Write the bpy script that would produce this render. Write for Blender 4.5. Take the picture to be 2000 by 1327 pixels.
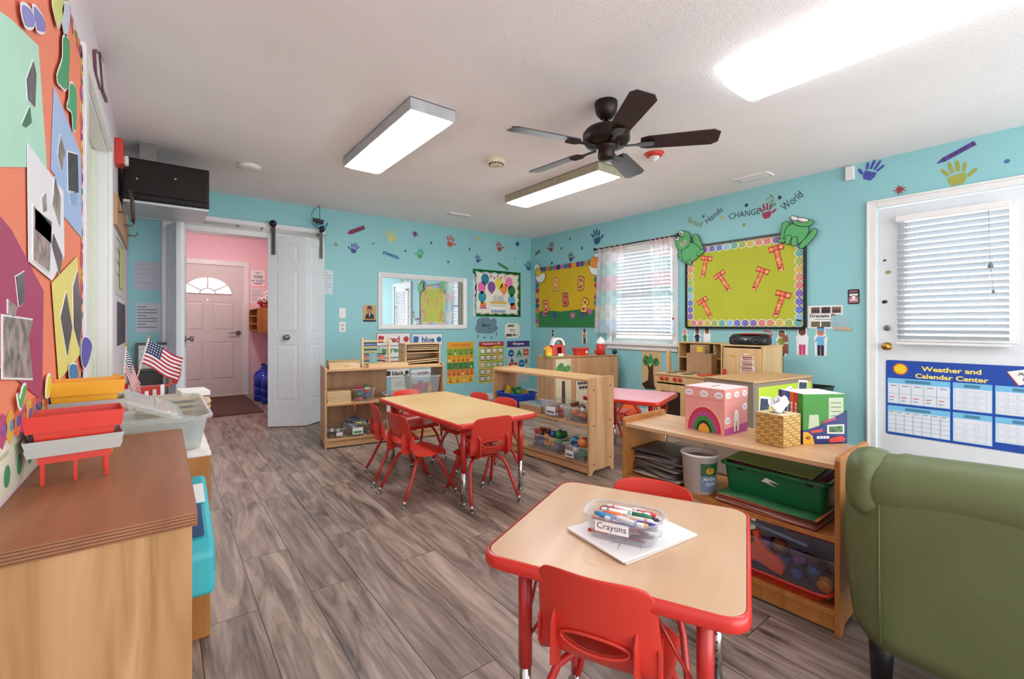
import bpy, bmesh, math, random
from mathutils import Vector, Matrix
random.seed(7)
C = bpy.context.scene.collection
SC = bpy.context.scene
for o in list(bpy.data.objects): bpy.data.objects.remove(o)

# ------------------------------------------------------------ camera, world, lights, exposure
TH = math.atan(684/890)                      # camera turned 37.5 degrees from the room's long axis
CAMH = 1.1
cd = bpy.data.cameras.new('camera'); cam = bpy.data.objects.new('camera', cd); C.objects.link(cam)
cam.location = (0, 0, CAMH); cam.rotation_euler = (math.pi/2, 0, -TH)
cd.sensor_width = 36; cd.lens = 36*890/2000; cd.shift_y = -(663.5-634)/2000; cd.clip_start = .02
SC.camera = cam
w = bpy.data.worlds.new('sky'); SC.world = w; w.use_nodes = True
w.node_tree.nodes['Background'].inputs[0].default_value = (.93, .97, 1, 1)
w.node_tree.nodes['Background'].inputs[1].default_value = 1.8
SC.view_settings.view_transform = 'Standard'; SC.view_settings.look = 'None'
SC.view_settings.gamma = 1; SC.view_settings.exposure = 1.26; SC.view_settings.use_curve_mapping = False
LAMP = 9.5                                    # strength of the fluorescent diffusers

# ------------------------------------------------------------ room dimensions (metres)
XL, XR, YF, YB, ZC = -.245, 4.6, 5.5, -2.1, 2.44

# reading a point of a known plane along a line of sight (returns metres)
_s, _c = math.sin(TH), math.cos(TH)
def ray(u, v):
    k = (u-1000)/890; return (_s+k*_c, _c-k*_s, -(v-634)/890)
def HZ(u, v, z):
    r = ray(u, v); t = (z-CAMH)/r[2]; return (r[0]*t, r[1]*t)
def onwall(wl, u, v):                         # -> (a, z), a grows to the viewer's right
    r = ray(u, v)
    if wl == 'F': t = YF/r[1]; return (r[0]*t, CAMH+r[2]*t)
    if wl == 'R': t = XR/r[0]; return (-r[1]*t, CAMH+r[2]*t)
    if wl == 'L': t = XL/r[0]; return (r[1]*t, CAMH+r[2]*t)
    if wl == 'H': t = 8.2/r[1]; return (r[0]*t, CAMH+r[2]*t)
def w3(wl, a, z, off=0):
    if wl == 'F': return Vector((a, YF-off, z))
    if wl == 'R': return Vector((XR-off, -a, z))
    if wl == 'L': return Vector((XL+off, a, z))
    if wl == 'H': return Vector((a, 8.2-off, z))

# ------------------------------------------------------------ materials
def lin(h):
    if isinstance(h, str): h = [int(h[i:i+2], 16)/255 for i in (0, 2, 4)]
    return tuple(x/12.92 if x <= .04045 else ((x+.055)/1.055)**2.4 for x in h)+(1,)
MATS = {}
def mat(name, col='ffffff', rough=.5, metal=0, var=.06, scale=8, bump=0, bscale=200, coat=0, spec=None):
    if name in MATS: return MATS[name]
    m = bpy.data.materials.new(name); m.use_nodes = True; nt = m.node_tree; b = nt.nodes['Principled BSDF']
    c = lin(col)
    b.inputs['Roughness'].default_value = rough; b.inputs['Metallic'].default_value = metal
    if coat: b.inputs['Coat Weight'].default_value = coat; b.inputs['Coat Roughness'].default_value = .15
    if spec is not None: b.inputs['Specular IOR Level'].default_value = spec
    tc = nt.nodes.new('ShaderNodeTexCoord')
    n = nt.nodes.new('ShaderNodeTexNoise'); n.inputs['Scale'].default_value = scale; n.inputs['Detail'].default_value = 3
    nt.links.new(tc.outputs['Object'], n.inputs['Vector'])
    r = nt.nodes.new('ShaderNodeValToRGB')
    r.color_ramp.elements[0].position = .3; r.color_ramp.elements[1].position = .7
    r.color_ramp.elements[0].color = tuple(max(0, x*(1-var)) for x in c[:3])+(1,)
    r.color_ramp.elements[1].color = tuple(min(1, x*(1+var)) for x in c[:3])+(1,)
    nt.links.new(n.outputs['Fac'], r.inputs['Fac']); nt.links.new(r.outputs['Color'], b.inputs['Base Color'])
    if bump:
        n2 = nt.nodes.new('ShaderNodeTexNoise'); n2.inputs['Scale'].default_value = bscale
        nt.links.new(tc.outputs['Object'], n2.inputs['Vector'])
        bp = nt.nodes.new('ShaderNodeBump'); bp.inputs['Strength'].default_value = bump; bp.inputs['Distance'].default_value = .004
        nt.links.new(n2.outputs['Fac'], bp.inputs['Height']); nt.links.new(bp.outputs['Normal'], b.inputs['Normal'])
    MATS[name] = m; return m
def pc(h): return mat('paint_'+h, h, .55, var=.03)      # a plain paper / print colour
def wood(name, c1, c2, axis='x', scale=1.0, rough=.45, contrast=1.0):
    if name in MATS: return MATS[name]
    m = bpy.data.materials.new(name); m.use_nodes = True; nt = m.node_tree; b = nt.nodes['Principled BSDF']
    b.inputs['Roughness'].default_value = rough; b.inputs['Specular IOR Level'].default_value = .35
    tc = nt.nodes.new('ShaderNodeTexCoord'); mp = nt.nodes.new('ShaderNodeMapping')
    s = {'x': (1, 9, 9), 'y': (9, 1, 9), 'z': (9, 9, 1)}[axis]
    mp.inputs['Scale'].default_value = tuple(k*scale for k in s)
    nt.links.new(tc.outputs['Object'], mp.inputs['Vector'])
    n = nt.nodes.new('ShaderNodeTexNoise'); n.inputs['Scale'].default_value = 1.6; n.inputs['Detail'].default_value = 6; n.inputs['Distortion'].default_value = .9*contrast
    nt.links.new(mp.outputs[0], n.inputs['Vector'])
    r = nt.nodes.new('ShaderNodeValToRGB'); r.color_ramp.elements[0].position = .32; r.color_ramp.elements[1].position = .68
    r.color_ramp.elements[0].color = lin(c2); r.color_ramp.elements[1].color = lin(c1)
    nt.links.new(n.outputs['Fac'], r.inputs['Fac']); nt.links.new(r.outputs[0], b.inputs['Base Color'])
    MATS[name] = m; return m
def emis(name, col, s):
    if name in MATS: return MATS[name]
    m = bpy.data.materials.new(name); m.use_nodes = True; nt = m.node_tree; b = nt.nodes['Principled BSDF']
    b.inputs['Base Color'].default_value = lin(col); b.inputs['Emission Color'].default_value = lin(col); b.inputs['Emission Strength'].default_value = s
    MATS[name] = m; return m
def clear(name, col='ffffff', trans=.75, rough=.12):
    if name in MATS: return MATS[name]
    m = bpy.data.materials.new(name); m.use_nodes = True; nt = m.node_tree; b = nt.nodes['Principled BSDF']
    b.inputs['Base Color'].default_value = lin(col); b.inputs['Roughness'].default_value = rough
    t = nt.nodes.new('ShaderNodeBsdfTransparent'); t.inputs[0].default_value = lin(col)
    mx = nt.nodes.new('ShaderNodeMixShader')
    lw = nt.nodes.new('ShaderNodeLayerWeight'); lw.inputs[0].default_value = .35
    ma = nt.nodes.new('ShaderNodeMath'); ma.operation = 'MULTIPLY_ADD'; ma.inputs[1].default_value = -.5; ma.inputs[2].default_value = trans
    nt.links.new(lw.outputs['Facing'], ma.inputs[0]); nt.links.new(ma.outputs[0], mx.inputs[0])
    nt.links.new(b.outputs[0], mx.inputs[1]); nt.links.new(t.outputs[0], mx.inputs[2])
    nt.links.new(mx.outputs[0], nt.nodes['Material Output'].inputs[0])
    MATS[name] = m; return m

def floor_material():
    m = bpy.data.materials.new('vinyl_planks'); m.use_nodes = True; nt = m.node_tree; b = nt.nodes['Principled BSDF']
    N = nt.nodes.new; L = nt.links.new
    tc = N('ShaderNodeTexCoord'); sp = N('ShaderNodeSeparateXYZ'); L(tc.outputs['Object'], sp.inputs[0])
    cb = N('ShaderNodeCombineXYZ'); L(sp.outputs[1], cb.inputs[0])
    ad = N('ShaderNodeMath'); ad.operation = 'ADD'; ad.inputs[1].default_value = 10*.1905-.1055; L(sp.outputs[0], ad.inputs[0]); L(ad.outputs[0], cb.inputs[1])
    br = N('ShaderNodeTexBrick'); br.offset = .37; br.offset_frequency = 2
    br.inputs['Scale'].default_value = 1; br.inputs['Brick Width'].default_value = 1.22; br.inputs['Row Height'].default_value = .1905
    br.inputs['Mortar Size'].default_value = .0016; br.inputs['Mortar Smooth'].default_value = 0
    br.inputs['Color1'].default_value = (0, 0, 0, 1); br.inputs['Color2'].default_value = (1, 1, 1, 1); br.inputs['Mortar'].default_value = (.5, .5, .5, 1)
    L(cb.outputs[0], br.inputs['Vector'])
    # coordinates shifted per plank
    sc = N('ShaderNodeVectorMath'); sc.operation = 'MULTIPLY'; sc.inputs[1].default_value = (37, 11, 5); L(br.outputs['Color'], sc.inputs[0])
    av = N('ShaderNodeVectorMath'); av.operation = 'ADD'; L(tc.outputs['Object'], av.inputs[0]); L(sc.outputs[0], av.inputs[1])
    mp = N('ShaderNodeMapping'); mp.inputs['Scale'].default_value = (7.5, 1.0, 1); L(av.outputs[0], mp.inputs[0])
    n1 = N('ShaderNodeTexNoise'); n1.inputs['Scale'].default_value = 1.5; n1.inputs['Detail'].default_value = 7; n1.inputs['Roughness'].default_value = .62; n1.inputs['Distortion'].default_value = 1.6; L(mp.outputs[0], n1.inputs['Vector'])
    r1 = N('ShaderNodeValToRGB'); e = r1.color_ramp.elements
    e[0].position = .30; e[0].color = lin('4f4440'); e[1].position = .72; e[1].color = lin('bdac9f')
    x = e.new(.42); x.color = lin('85746a'); x = e.new(.55); x.color = lin('a39084')
    L(n1.outputs['Fac'], r1.inputs[0])
    mp2 = N('ShaderNodeMapping'); mp2.inputs['Scale'].default_value = (42, 2.2, 1); L(av.outputs[0], mp2.inputs[0])
    n2 = N('ShaderNodeTexNoise'); n2.inputs['Scale'].default_value = 1; n2.inputs['Detail'].default_value = 5; n2.inputs['Distortion'].default_value = .8; L(mp2.outputs[0], n2.inputs['Vector'])
    r2 = N('ShaderNodeValToRGB'); r2.color_ramp.elements[0].position = .33; r2.color_ramp.elements[0].color = (.5, .46, .44, 1); r2.color_ramp.elements[1].position = .5; r2.color_ramp.elements[1].color = (1, 1, 1, 1); L(n2.outputs['Fac'], r2.inputs[0])
    mx = N('ShaderNodeMixRGB'); mx.blend_type = 'MULTIPLY'; mx.inputs[0].default_value = .7; L(r1.outputs[0], mx.inputs[1]); L(r2.outputs[0], mx.inputs[2])
    r3 = N('ShaderNodeValToRGB'); r3.color_ramp.elements[0].color = (.82, .80, .80, 1); r3.color_ramp.elements[1].color = (1.12, 1.08, 1.04, 1); L(br.outputs['Color'], r3.inputs[0])
    m3 = N('ShaderNodeMixRGB'); m3.blend_type = 'MULTIPLY'; m3.inputs[0].default_value = 1; L(mx.outputs[0], m3.inputs[1]); L(r3.outputs[0], m3.inputs[2])
    m4 = N('ShaderNodeMixRGB'); L(br.outputs['Fac'], m4.inputs[0]); L(m3.outputs[0], m4.inputs[1]); m4.inputs[2].default_value = lin('3a312d')
    L(m4.outputs[0], b.inputs['Base Color']); b.inputs['Roughness'].default_value = .38; b.inputs['Specular IOR Level'].default_value = .4
    bp = N('ShaderNodeBump'); bp.inputs['Strength'].default_value = .15; bp.inputs['Distance'].default_value = .002; L(n2.outputs['Fac'], bp.inputs['Height']); L(bp.outputs[0], b.inputs['Normal'])
    return m

TEAL = mat('teal_wall_paint', '94cdd1', .5, var=.03, scale=1.2, bump=.08, bscale=140)
PINKW = mat('pale_pink_wall_paint', 'e9dde4', .6, var=.02, scale=2)
PINKH = mat('pink_hall_paint', 'f5ccd5', .6, var=.02, scale=2)
CEIL = mat('ceiling_texture', 'faf6f6', .9, var=.02, scale=3, bump=.6, bscale=90)
WHITE = mat('white_trim_paint', 'eceae8', .35, var=.02)
DOORW = mat('white_door_paint', 'e4e8ec', .35, var=.02)
BLACK = mat('black_plastic', '16171a', .4)
MAPLE = wood('maple_plywood', 'd3aa7a', 'bf9362', 'x', 1, .4)
MAPLEZ = wood('maple_plywood_upright', 'cfa57a', 'b4875e', 'z', 1, .4)
MAPLEY = wood('maple_plywood_top', 'e2c096', 'd3aa79', 'y', 1, .35)
ORNG = wood('orange_birch', 'c08144', 'a5682f', 'z', 1, .45)
ORNGT = wood('orange_birch_top', 'a9714b', '915b3c', 'y', 1, .42)
CABS = wood('large_birch_side', 'c3976a', '98703f', 'z', .6, .5, 3)
TAUPE = mat('taupe_laminate', '8f8070', .5, var=.05)
LAMI = wood('maple_laminate', 'dcbb98', 'd0a884', 'x', .6, .3)
LAMIY = wood('yellow_maple_laminate', 'dcb981', 'cfa970', 'x', .6, .32)
REDP = mat('red_plastic', 'd23a2c', .35, var=.03, coat=.2)
REDE = mat('red_edge_band', 'd6342a', .28, var=.02, coat=.3)
REDM = mat('red_enamel', 'c4302a', .3, var=.02, coat=.3)
CHROME = mat('chrome', 'd8d8d8', .15, 1, var=.02)
STEEL = mat('brushed_steel', '8d8985', .35, .8, var=.05)
BRASS = mat('brass', 'c79a4a', .25, 1, var=.03)
BRONZE = mat('dark_bronze', '2c211d', .4, .6, var=.1)
BLADE = wood('dark_walnut_blade', '3d2e30', '2a2022', 'x', 1, .35)
CLEAR = clear('clear_plastic', 'f4f7f8', .93)
FROST = clear('frosted_plastic', 'eef0f1', .8, .3)
GLASS = clear('window_glass', 'ffffff', .97, .02)
GREEN = mat('green_plastic', '0d6b3a', .35, var=.08)
BLUEP = mat('blue_plastic', '1746b4', .35, var=.05)
CARD = mat('cardboard', 'b08d68', .8, var=.06)
PAPER = mat('white_paper', 'f2f0ee', .7, var=.02)
OLIVE = mat('olive_leatherette', '626e44', .5, var=.07, scale=5, bump=.25, bscale=60)
MIRR = mat('mirror_glass', 'e8eef0', .02, 1, var=0)

# ------------------------------------------------------------ mesh builder
class MB:
    def __init__(s): s.bm = bmesh.new(); s.mats = []
    def mi(s, m):
        if m not in s.mats: s.mats.append(m)
        return s.mats.index(m)
    def face(s, pts, m, smooth=False):
        try:
            f = s.bm.faces.new([s.bm.verts.new(p) for p in pts]); f.material_index = s.mi(m); f.smooth = smooth; return f
        except ValueError: pass
    def quadmesh(s, rows, m, closed_u=False, closed_v=False, smooth=True):
        V = [[s.bm.verts.new(p) for p in r] for r in rows]; mi = s.mi(m)
        nr = len(V); nc = len(V[0])
        for i in range(nr if closed_v else nr-1):
            for j in range(nc if closed_u else nc-1):
                a, b, c, d = V[i][j], V[i][(j+1) % nc], V[(i+1) % nr][(j+1) % nc], V[(i+1) % nr][j]
                try:
                    f = s.bm.faces.new((a, b, c, d)); f.material_index = mi; f.smooth = smooth
                except ValueError: pass
        return V
    def box(s, x0, x1, y0, y1, z0, z1, m, M=None):
        co = [(x, y, z) for z in (z0, z1) for y in (y0, y1) for x in (x0, x1)]
        if M is not None: co = [M @ Vector(c) for c in co]
        v = [s.bm.verts.new(c) for c in co]; mi = s.mi(m)
        for q in ((0, 2, 3, 1), (4, 5, 7, 6), (0, 1, 5, 4), (2, 6, 7, 3), (0, 4, 6, 2), (1, 3, 7, 5)):
            f = s.bm.faces.new([v[i] for i in q]); f.material_index = mi
        return s
    def tube(s, pts, r, m, n=10, caps=True):
        pts = [Vector(p) for p in pts]; rs = r if isinstance(r, (list, tuple)) else [r]*len(pts)
        rings = []; prev = None
        for i, p in enumerate(pts):
            d = (pts[min(i+1, len(pts)-1)]-pts[max(i-1, 0)]).normalized()
            if prev is None:
                a = d.orthogonal().normalized()
            else:
                a = (prev-d*prev.dot(d)).normalized()
            prev = a; b = d.cross(a)
            rings.append([p+(a*math.cos(t)+b*math.sin(t))*rs[i] for t in [2*math.pi*k/n for k in range(n)]])
        V = s.quadmesh(rings, m, closed_u=True); mi = s.mi(m)
        if caps:
            for R in (V[0][::-1], V[-1]):
                try: f = s.bm.faces.new(R); f.material_index = mi
                except ValueError: pass
        return s
    def lathe(s, prof, m, c=(0, 0, 0), n=24, sx=1, sy=1):
        rings = [[(c[0]+r*sx*math.cos(2*math.pi*k/n), c[1]+r*sy*math.sin(2*math.pi*k/n), c[2]+z) for k in range(n)] for r, z in prof]
        V = s.quadmesh(rings, m, closed_u=True); mi = s.mi(m)
        for R, (r, z) in ((V[0][::-1], prof[0]), (V[-1], prof[-1])):
            if r > 1e-5:
                try: f = s.bm.faces.new(R); f.material_index = mi
                except ValueError: pass
        return s
    def ball(s, c, r, m, sz=1, n=14):
        k = 8
        return s.lathe([(max(r*math.sin(math.pi*i/k), 1e-4), -r*sz*math.cos(math.pi*i/k)) for i in range(k+1)], m, c, n)
    def prism(s, poly, z0, z1, m, M=None, mside=None, smooth_side=False):
        """poly in local xy, extruded z0..z1, optional matrix"""
        A = [Vector((p[0], p[1], z0)) for p in poly]; B = [Vector((p[0], p[1], z1)) for p in poly]
        if M is not None: A = [M @ p for p in A]; B = [M @ p for p in B]
        a = [s.bm.verts.new(p) for p in A]; b = [s.bm.verts.new(p) for p in B]; mi = s.mi(m); ms = s.mi(mside or m)
        n = len(poly)
        try:
            f = s.bm.faces.new(a[::-1]); f.material_index = mi; f = s.bm.faces.new(b); f.material_index = mi
        except ValueError: pass
        for i in range(n):
            try: f = s.bm.faces.new((a[i], a[(i+1) % n], b[(i+1) % n], b[i])); f.material_index = ms; f.smooth = smooth_side
            except ValueError: pass
        return s
    def build(s, name, parent=None, bevel=0, loc=None, rot=0, solid=0, sub=0, recalc=True, seg=2):
        bmesh.ops.remove_doubles(s.bm, verts=s.bm.verts, dist=1e-6) if solid or sub else None
        if recalc: bmesh.ops.recalc_face_normals(s.bm, faces=s.bm.faces)
        me = bpy.data.meshes.new(name); s.bm.to_mesh(me); s.bm.free()
        for m in s.mats: me.materials.append(m)
        o = bpy.data.objects.new(name, me); C.objects.link(o)
        if parent: o.parent = parent
        if loc is not None: o.location = loc
        if rot: o.rotation_euler = (0, 0, rot)
        if solid:
            k = o.modifiers.new('s', 'SOLIDIFY'); k.thickness = solid; k.offset = 0
        if bevel:
            k = o.modifiers.new('b', 'BEVEL'); k.width = bevel; k.segments = seg; k.limit_method = 'ANGLE'; k.angle_limit = math.radians(40)
        if sub:
            k = o.modifiers.new('u', 'SUBSURF'); k.levels = sub; k.render_levels = sub
        return o
def recenter(o):
    vs = [v.co for v in o.data.vertices]
    c = Vector((sum(v.x for v in vs), sum(v.y for v in vs), 0))/len(vs); c.z = min(v.z for v in vs)
    o.data.transform(Matrix.Translation(-c)); o.location = Vector(o.location)+c if not o.rotation_euler.z else o.location
    return o
def tag(o, label=None, cat=None, group=None, kind=None):
    if label: o['label'] = label
    if cat: o['category'] = cat
    if group: o['group'] = group
    if kind: o['kind'] = kind
    return o
def thing(name, label, cat, loc=(0, 0, 0), rz=0, group=None):
    o = bpy.data.objects.new(name, None); C.objects.link(o); o.location = loc; o.rotation_euler = (0, 0, rz); o.empty_display_size = .05
    return tag(o, label, cat, group)
def struct(name, mb, **k):
    return tag(mb.build(name, **k), kind='structure')
def children(o): return [c for c in bpy.data.objects if c.parent == o]
def dup(root, loc, rz, label=None, group=None):
    r = root.copy(); C.objects.link(r); r.location = loc; r.rotation_euler = (0, 0, rz)
    if label: r['label'] = label
    if group: r['group'] = group
    for ch in children(root):
        c = ch.copy(); C.objects.link(c); c.parent = r
        for g in children(ch):
            d = g.copy(); C.objects.link(d); d.parent = c
    return r
def rrect(x0, x1, y0, y1, r, n=5):
    P = []
    for cx, cy, a0 in ((x1-r, y1-r, 0), (x0+r, y1-r, 90), (x0+r, y0+r, 180), (x1-r, y0+r, 270)):
        for k in range(n+1):
            a = math.radians(a0+90*k/n); P.append((cx+r*math.cos(a), cy+r*math.sin(a)))
    return P
def circ(cx, cy, r, n=16, ry=None): return [(cx+r*math.cos(2*math.pi*k/n), cy+(ry or r)*math.sin(2*math.pi*k/n)) for k in range(n)]
def tr(poly, cx, cy, s=1, a=0, sy=None):
    c, q = math.cos(math.radians(a)), math.sin(math.radians(a)); sy = sy or s
    return [(cx+(p[0]*s)*c-(p[1]*sy)*q, cy+(p[0]*s)*q+(p[1]*sy)*c) for p in poly]
_tc = {}
def textmesh(st, bold=.012):
    if (st, bold) in _tc: return _tc[(st, bold)]
    cu = bpy.data.curves.new('t', 'FONT'); cu.body = st; cu.offset = bold; cu.resolution_u = 3; cu.fill_mode = 'FRONT'
    o = bpy.data.objects.new('t', cu); C.objects.link(o); dg = bpy.context.evaluated_depsgraph_get()
    me = bpy.data.meshes.new_from_object(o.evaluated_get(dg))
    V = [(v.co.x, v.co.y) for v in me.vertices]; F = [tuple(p.vertices) for p in me.polygons]
    bpy.data.objects.remove(o); bpy.data.curves.remove(cu); bpy.data.meshes.remove(me)
    x0 = min(v[0] for v in V); x1 = max(v[0] for v in V); y0 = min(v[1] for v in V); y1 = max(v[1] for v in V)
    _tc[(st, bold)] = (V, F, x0, x1, y0, y1); return _tc[(st, bold)]
def addtext(mb, st, m, xf, width=None, height=None, bold=.012, anchor=.5):
    """xf(x,y)->3d; the word's box is centred on (0,0), width/height in metres"""
    V, F, x0, x1, y0, y1 = textmesh(st, bold)
    sx = width/(x1-x0) if width else None; sy = height/(y1-y0) if height else None
    sx = sx or sy; sy = sy or sx
    pts = [xf((v[0]-(x0+x1)/2)*sx, (v[1]-(y0+y1)/2)*sy) for v in V]
    vv = [mb.bm.verts.new(p) for p in pts]; mi = mb.mi(m)
    for f in F:
        try: q = mb.bm.faces.new([vv[i] for i in f]); q.material_index = mi
        except ValueError: pass

# flat things on a wall -------------------------------------------------------
class Flat:
    """paper, card or stickers on a wall; (a,z) metres along/up the wall, lev = paper layer"""
    def __init__(s, wl, base=.001): s.wl = wl; s.mb = MB(); s.base = base
    def poly(s, P, m, lev=0, th=None):
        o0 = s.base if lev == 0 else s.base+.0012*lev; o1 = s.base+(th or .0012*(lev+1))
        A = [w3(s.wl, a, z, o0) for a, z in P]; B = [w3(s.wl, a, z, o1) for a, z in P]
        mb = s.mb; mi = mb.mi(m); vb = [mb.bm.verts.new(p) for p in B]; va = [mb.bm.verts.new(p) for p in A]
        try: f = mb.bm.faces.new(vb); f.material_index = mi
        except ValueError: return
        n = len(P)
        for i in range(n):
            try: f = mb.bm.faces.new((va[i], va[(i+1) % n], vb[(i+1) % n], vb[i])); f.material_index = mi
            except ValueError: pass
        return s
    def text(s, st, m, a, z, lev=1, width=None, height=None, ang=0, bold=.012):
        c, q = math.cos(math.radians(ang)), math.sin(math.radians(ang)); off = s.base+.0012*(lev+1)+.0003
        addtext(s.mb, st, m, lambda x, y: w3(s.wl, a+x*c-y*q, z+x*q+y*c, off), width, height, bold)
    def done(s, name, label=None, cat=None, group=None, parent=None):
        o = s.mb.build(name, recalc=False)
        vs = [v.co for v in o.data.vertices]; c = sum((v for v in vs), Vector())/len(vs)
        o.data.transform(Matrix.Translation(-c)); o.location = c
        if parent: o.parent = parent
        if label: tag(o, label, cat, group)
        return o
class Panel(Flat):
    """rectangular sheet with unit coordinates, x right, y up"""
    def __init__(s, wl, uv0=None, uv1=None, rect=None, base=.001, m=PAPER, r=0):
        super().__init__(wl, base)
        if rect: s.a0, s.a1, s.z0, s.z1 = rect
        else:
            a0, z1 = onwall(wl, *uv0); a1, z0 = onwall(wl, *uv1); s.a0, s.a1, s.z0, s.z1 = a0, a1, z0, z1
        s.W = s.a1-s.a0; s.H = s.z1-s.z0
        if m: s.poly(rrect(s.a0, s.a1, s.z0, s.z1, r, 4) if r else [(s.a0, s.z0), (s.a1, s.z0), (s.a1, s.z1), (s.a0, s.z1)], m)
    def p(s, x, y): return (s.a0+x*s.W, s.z0+y*s.H)
    def rect(s, x0, y0, x1, y1, m, lev=1): s.poly([s.p(x0, y0), s.p(x1, y0), s.p(x1, y1), s.p(x0, y1)], m, lev)
    def up(s, P, m, lev=1): s.poly([s.p(*q) for q in P], m, lev)
    def circ(s, x, y, r, m, lev=1, n=16, ry=None): s.poly(circ(s.a0+x*s.W, s.z0+y*s.H, r*s.W, n, (ry*s.W if ry else None)), m, lev)
    def word(s, st, x, y, m, h=None, w=None, lev=1, ang=0, bold=.012): s.text(st, m, *s.p(x, y), lev, w*s.W if w else None, h*s.H if h else None, ang, bold)
print('base ok')
#==ROOM==
# ------------------------------------------------------------ the room
def holed(name, axis, c0, c1, a0, a1, holes, m, z1=ZC):
    """wall slab; axis 'x' runs along X (c = Y range), axis 'y' runs along Y (c = X range)"""
    mb = MB(); A = sorted({a0, a1, *[h[0] for h in holes], *[h[1] for h in holes]}); Zs = sorted({0, z1, *[h[2] for h in holes], *[h[3] for h in holes]})
    Zs = [z for z in Zs if 0 <= z <= z1]
    for i in range(len(A)-1):
        j = 0
        while j < len(Zs)-1:
            def solid(jj):
                am, zm = (A[i]+A[i+1])/2, (Zs[jj]+Zs[jj+1])/2
                return not any(h[0] < am < h[1] and h[2] < zm < h[3] for h in holes)
            if not solid(j): j += 1; continue
            k = j
            while k+1 < len(Zs)-1 and solid(k+1): k += 1
            if axis == 'x': mb.box(A[i], A[i+1], c0, c1, Zs[j], Zs[k+1], m)
            else: mb.box(c0, c1, A[i], A[i+1], Zs[j], Zs[k+1], m)
            j = k+1
    return struct(name, mb)
FM = floor_material()
struct('floor', MB().box(XL-.1, XR+.1, YB, 8.3, -.1, 0, FM))
struct('ceiling', MB().box(XL-.1, XR+.12, YB, YF, ZC, ZC+.1, CEIL))
struct('ceiling_hall', MB().box(XL-.1, 1.6, YF, 8.3, ZC, ZC+.1, CEIL))
holed('wall_far', 'x', YF, YF+.12, XL-.1, XR+.12, [(.05, 1.43, -1, 2.05)], TEAL)
holed('wall_right', 'y', XR, XR+.12, YB, YF, [(2.98, 3.88, .88, 2.03), (.2, 1.135, -1, 2.045)], TEAL)
holed('wall_left', 'y', XL-.12, XL, YB, YF, [(2.41, 3.47, -1, 2.09)], PINKW)
# hall behind the folding doors
HP = MB().box(1.4, 1.5, YF+.12, 8.3, 0, ZC, PINKH); struct('wall_hall_right', HP)
struct('wall_hall_left', MB().box(XL-.1, XL, YF+.12, 8.3, 0, ZC, PINKH))
holed('wall_hall_far', 'x', 8.2, 8.3, XL, 1.4, [(.09, 1.005, -1, 2.0)], PINKH)
# baseboards
struct('baseboard_far', MB().box(1.5, XR, YF-.014, YF, 0, .088, WHITE), bevel=.004)
struct('baseboard_right', MB().box(XR-.014, XR, 1.2, YF-.014, 0, .088, WHITE), bevel=.004)
struct('baseboard_left', MB().box(XL, XL+.014, 3.56, YF-.014, 0, .088, WHITE), bevel=.004)
# folding door opening: casing
t = MB(); t.box(.0, .05, YF-.015, YF+.12, 0, 2.03, WHITE); t.box(1.43, 1.48, YF-.015, YF+.12, 0, 2.03, WHITE); t.box(0, 1.48, YF-.015, YF+.12, 2.03, 2.09, WHITE)
struct('trim_1', t, bevel=.004)

# ---- six-panel style door leaf (local: x 0..w, front -y, height h)
def leaf(mb, w, h, th, m, panels, y0=0, d=.006):
    """slab with recessed, raised-field panels on the front (-y) face and back"""
    mb.box(0, w, y0+d, y0+th-d, 0, h, m)
    xs = sorted({0, w, *[p[0] for p in panels], *[p[1] for p in panels]}); zs = sorted({0, h, *[p[2] for p in panels], *[p[3] for p in panels]})
    for side in (0, 1):
        ya, yb = (y0, y0+d) if side == 0 else (y0+th-d, y0+th)
        for i in range(len(xs)-1):
            for j in range(len(zs)-1):
                xm, zm = (xs[i]+xs[i+1])/2, (zs[j]+zs[j+1])/2
                if not any(p[0] < xm < p[1] and p[2] < zm < p[3] for p in panels): mb.box(xs[i], xs[i+1], ya, yb, zs[j], zs[j+1], m)
        for p in panels:
            g = .022
            o = [(p[0]+g*.3, p[2]+g*.3), (p[1]-g*.3, p[2]+g*.3), (p[1]-g*.3, p[3]-g*.3), (p[0]+g*.3, p[3]-g*.3)]
            q = [(p[0]+g*1.5, p[2]+g*1.5), (p[1]-g*1.5, p[2]+g*1.5), (p[1]-g*1.5, p[3]-g*1.5), (p[0]+g*1.5, p[3]-g*1.5)]
            yo, yi = (ya+d, ya) if side == 0 else (yb-d, yb)
            for k in range(4):
                l = (k+1) % 4
                mb.face([(o[k][0], yo, o[k][1]), (o[l][0], yo, o[l][1]), (q[l][0], yi, q[l][1]), (q[k][0], yi, q[k][1])], m)
            mb.face([(a, yi, b) for a, b in q], m)
def knob(parent, x, y, z, m, r=.028, name='door_knob', out=-1):
    M = Matrix.Translation((x, y, z)) @ Matrix.Rotation(math.pi/2 if out < 0 else -math.pi/2, 4, 'X')
    mb = MB(); mb.lathe([(r*1.1, 0), (r*1.1, .006), (r*.45, .01), (r*.4, .03), (r*.9, .04), (r, .052), (r*.8, .064), (r*.2, .068)], m, n=20)
    mb.bm.transform(M); return mb.build(name, parent)

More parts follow.
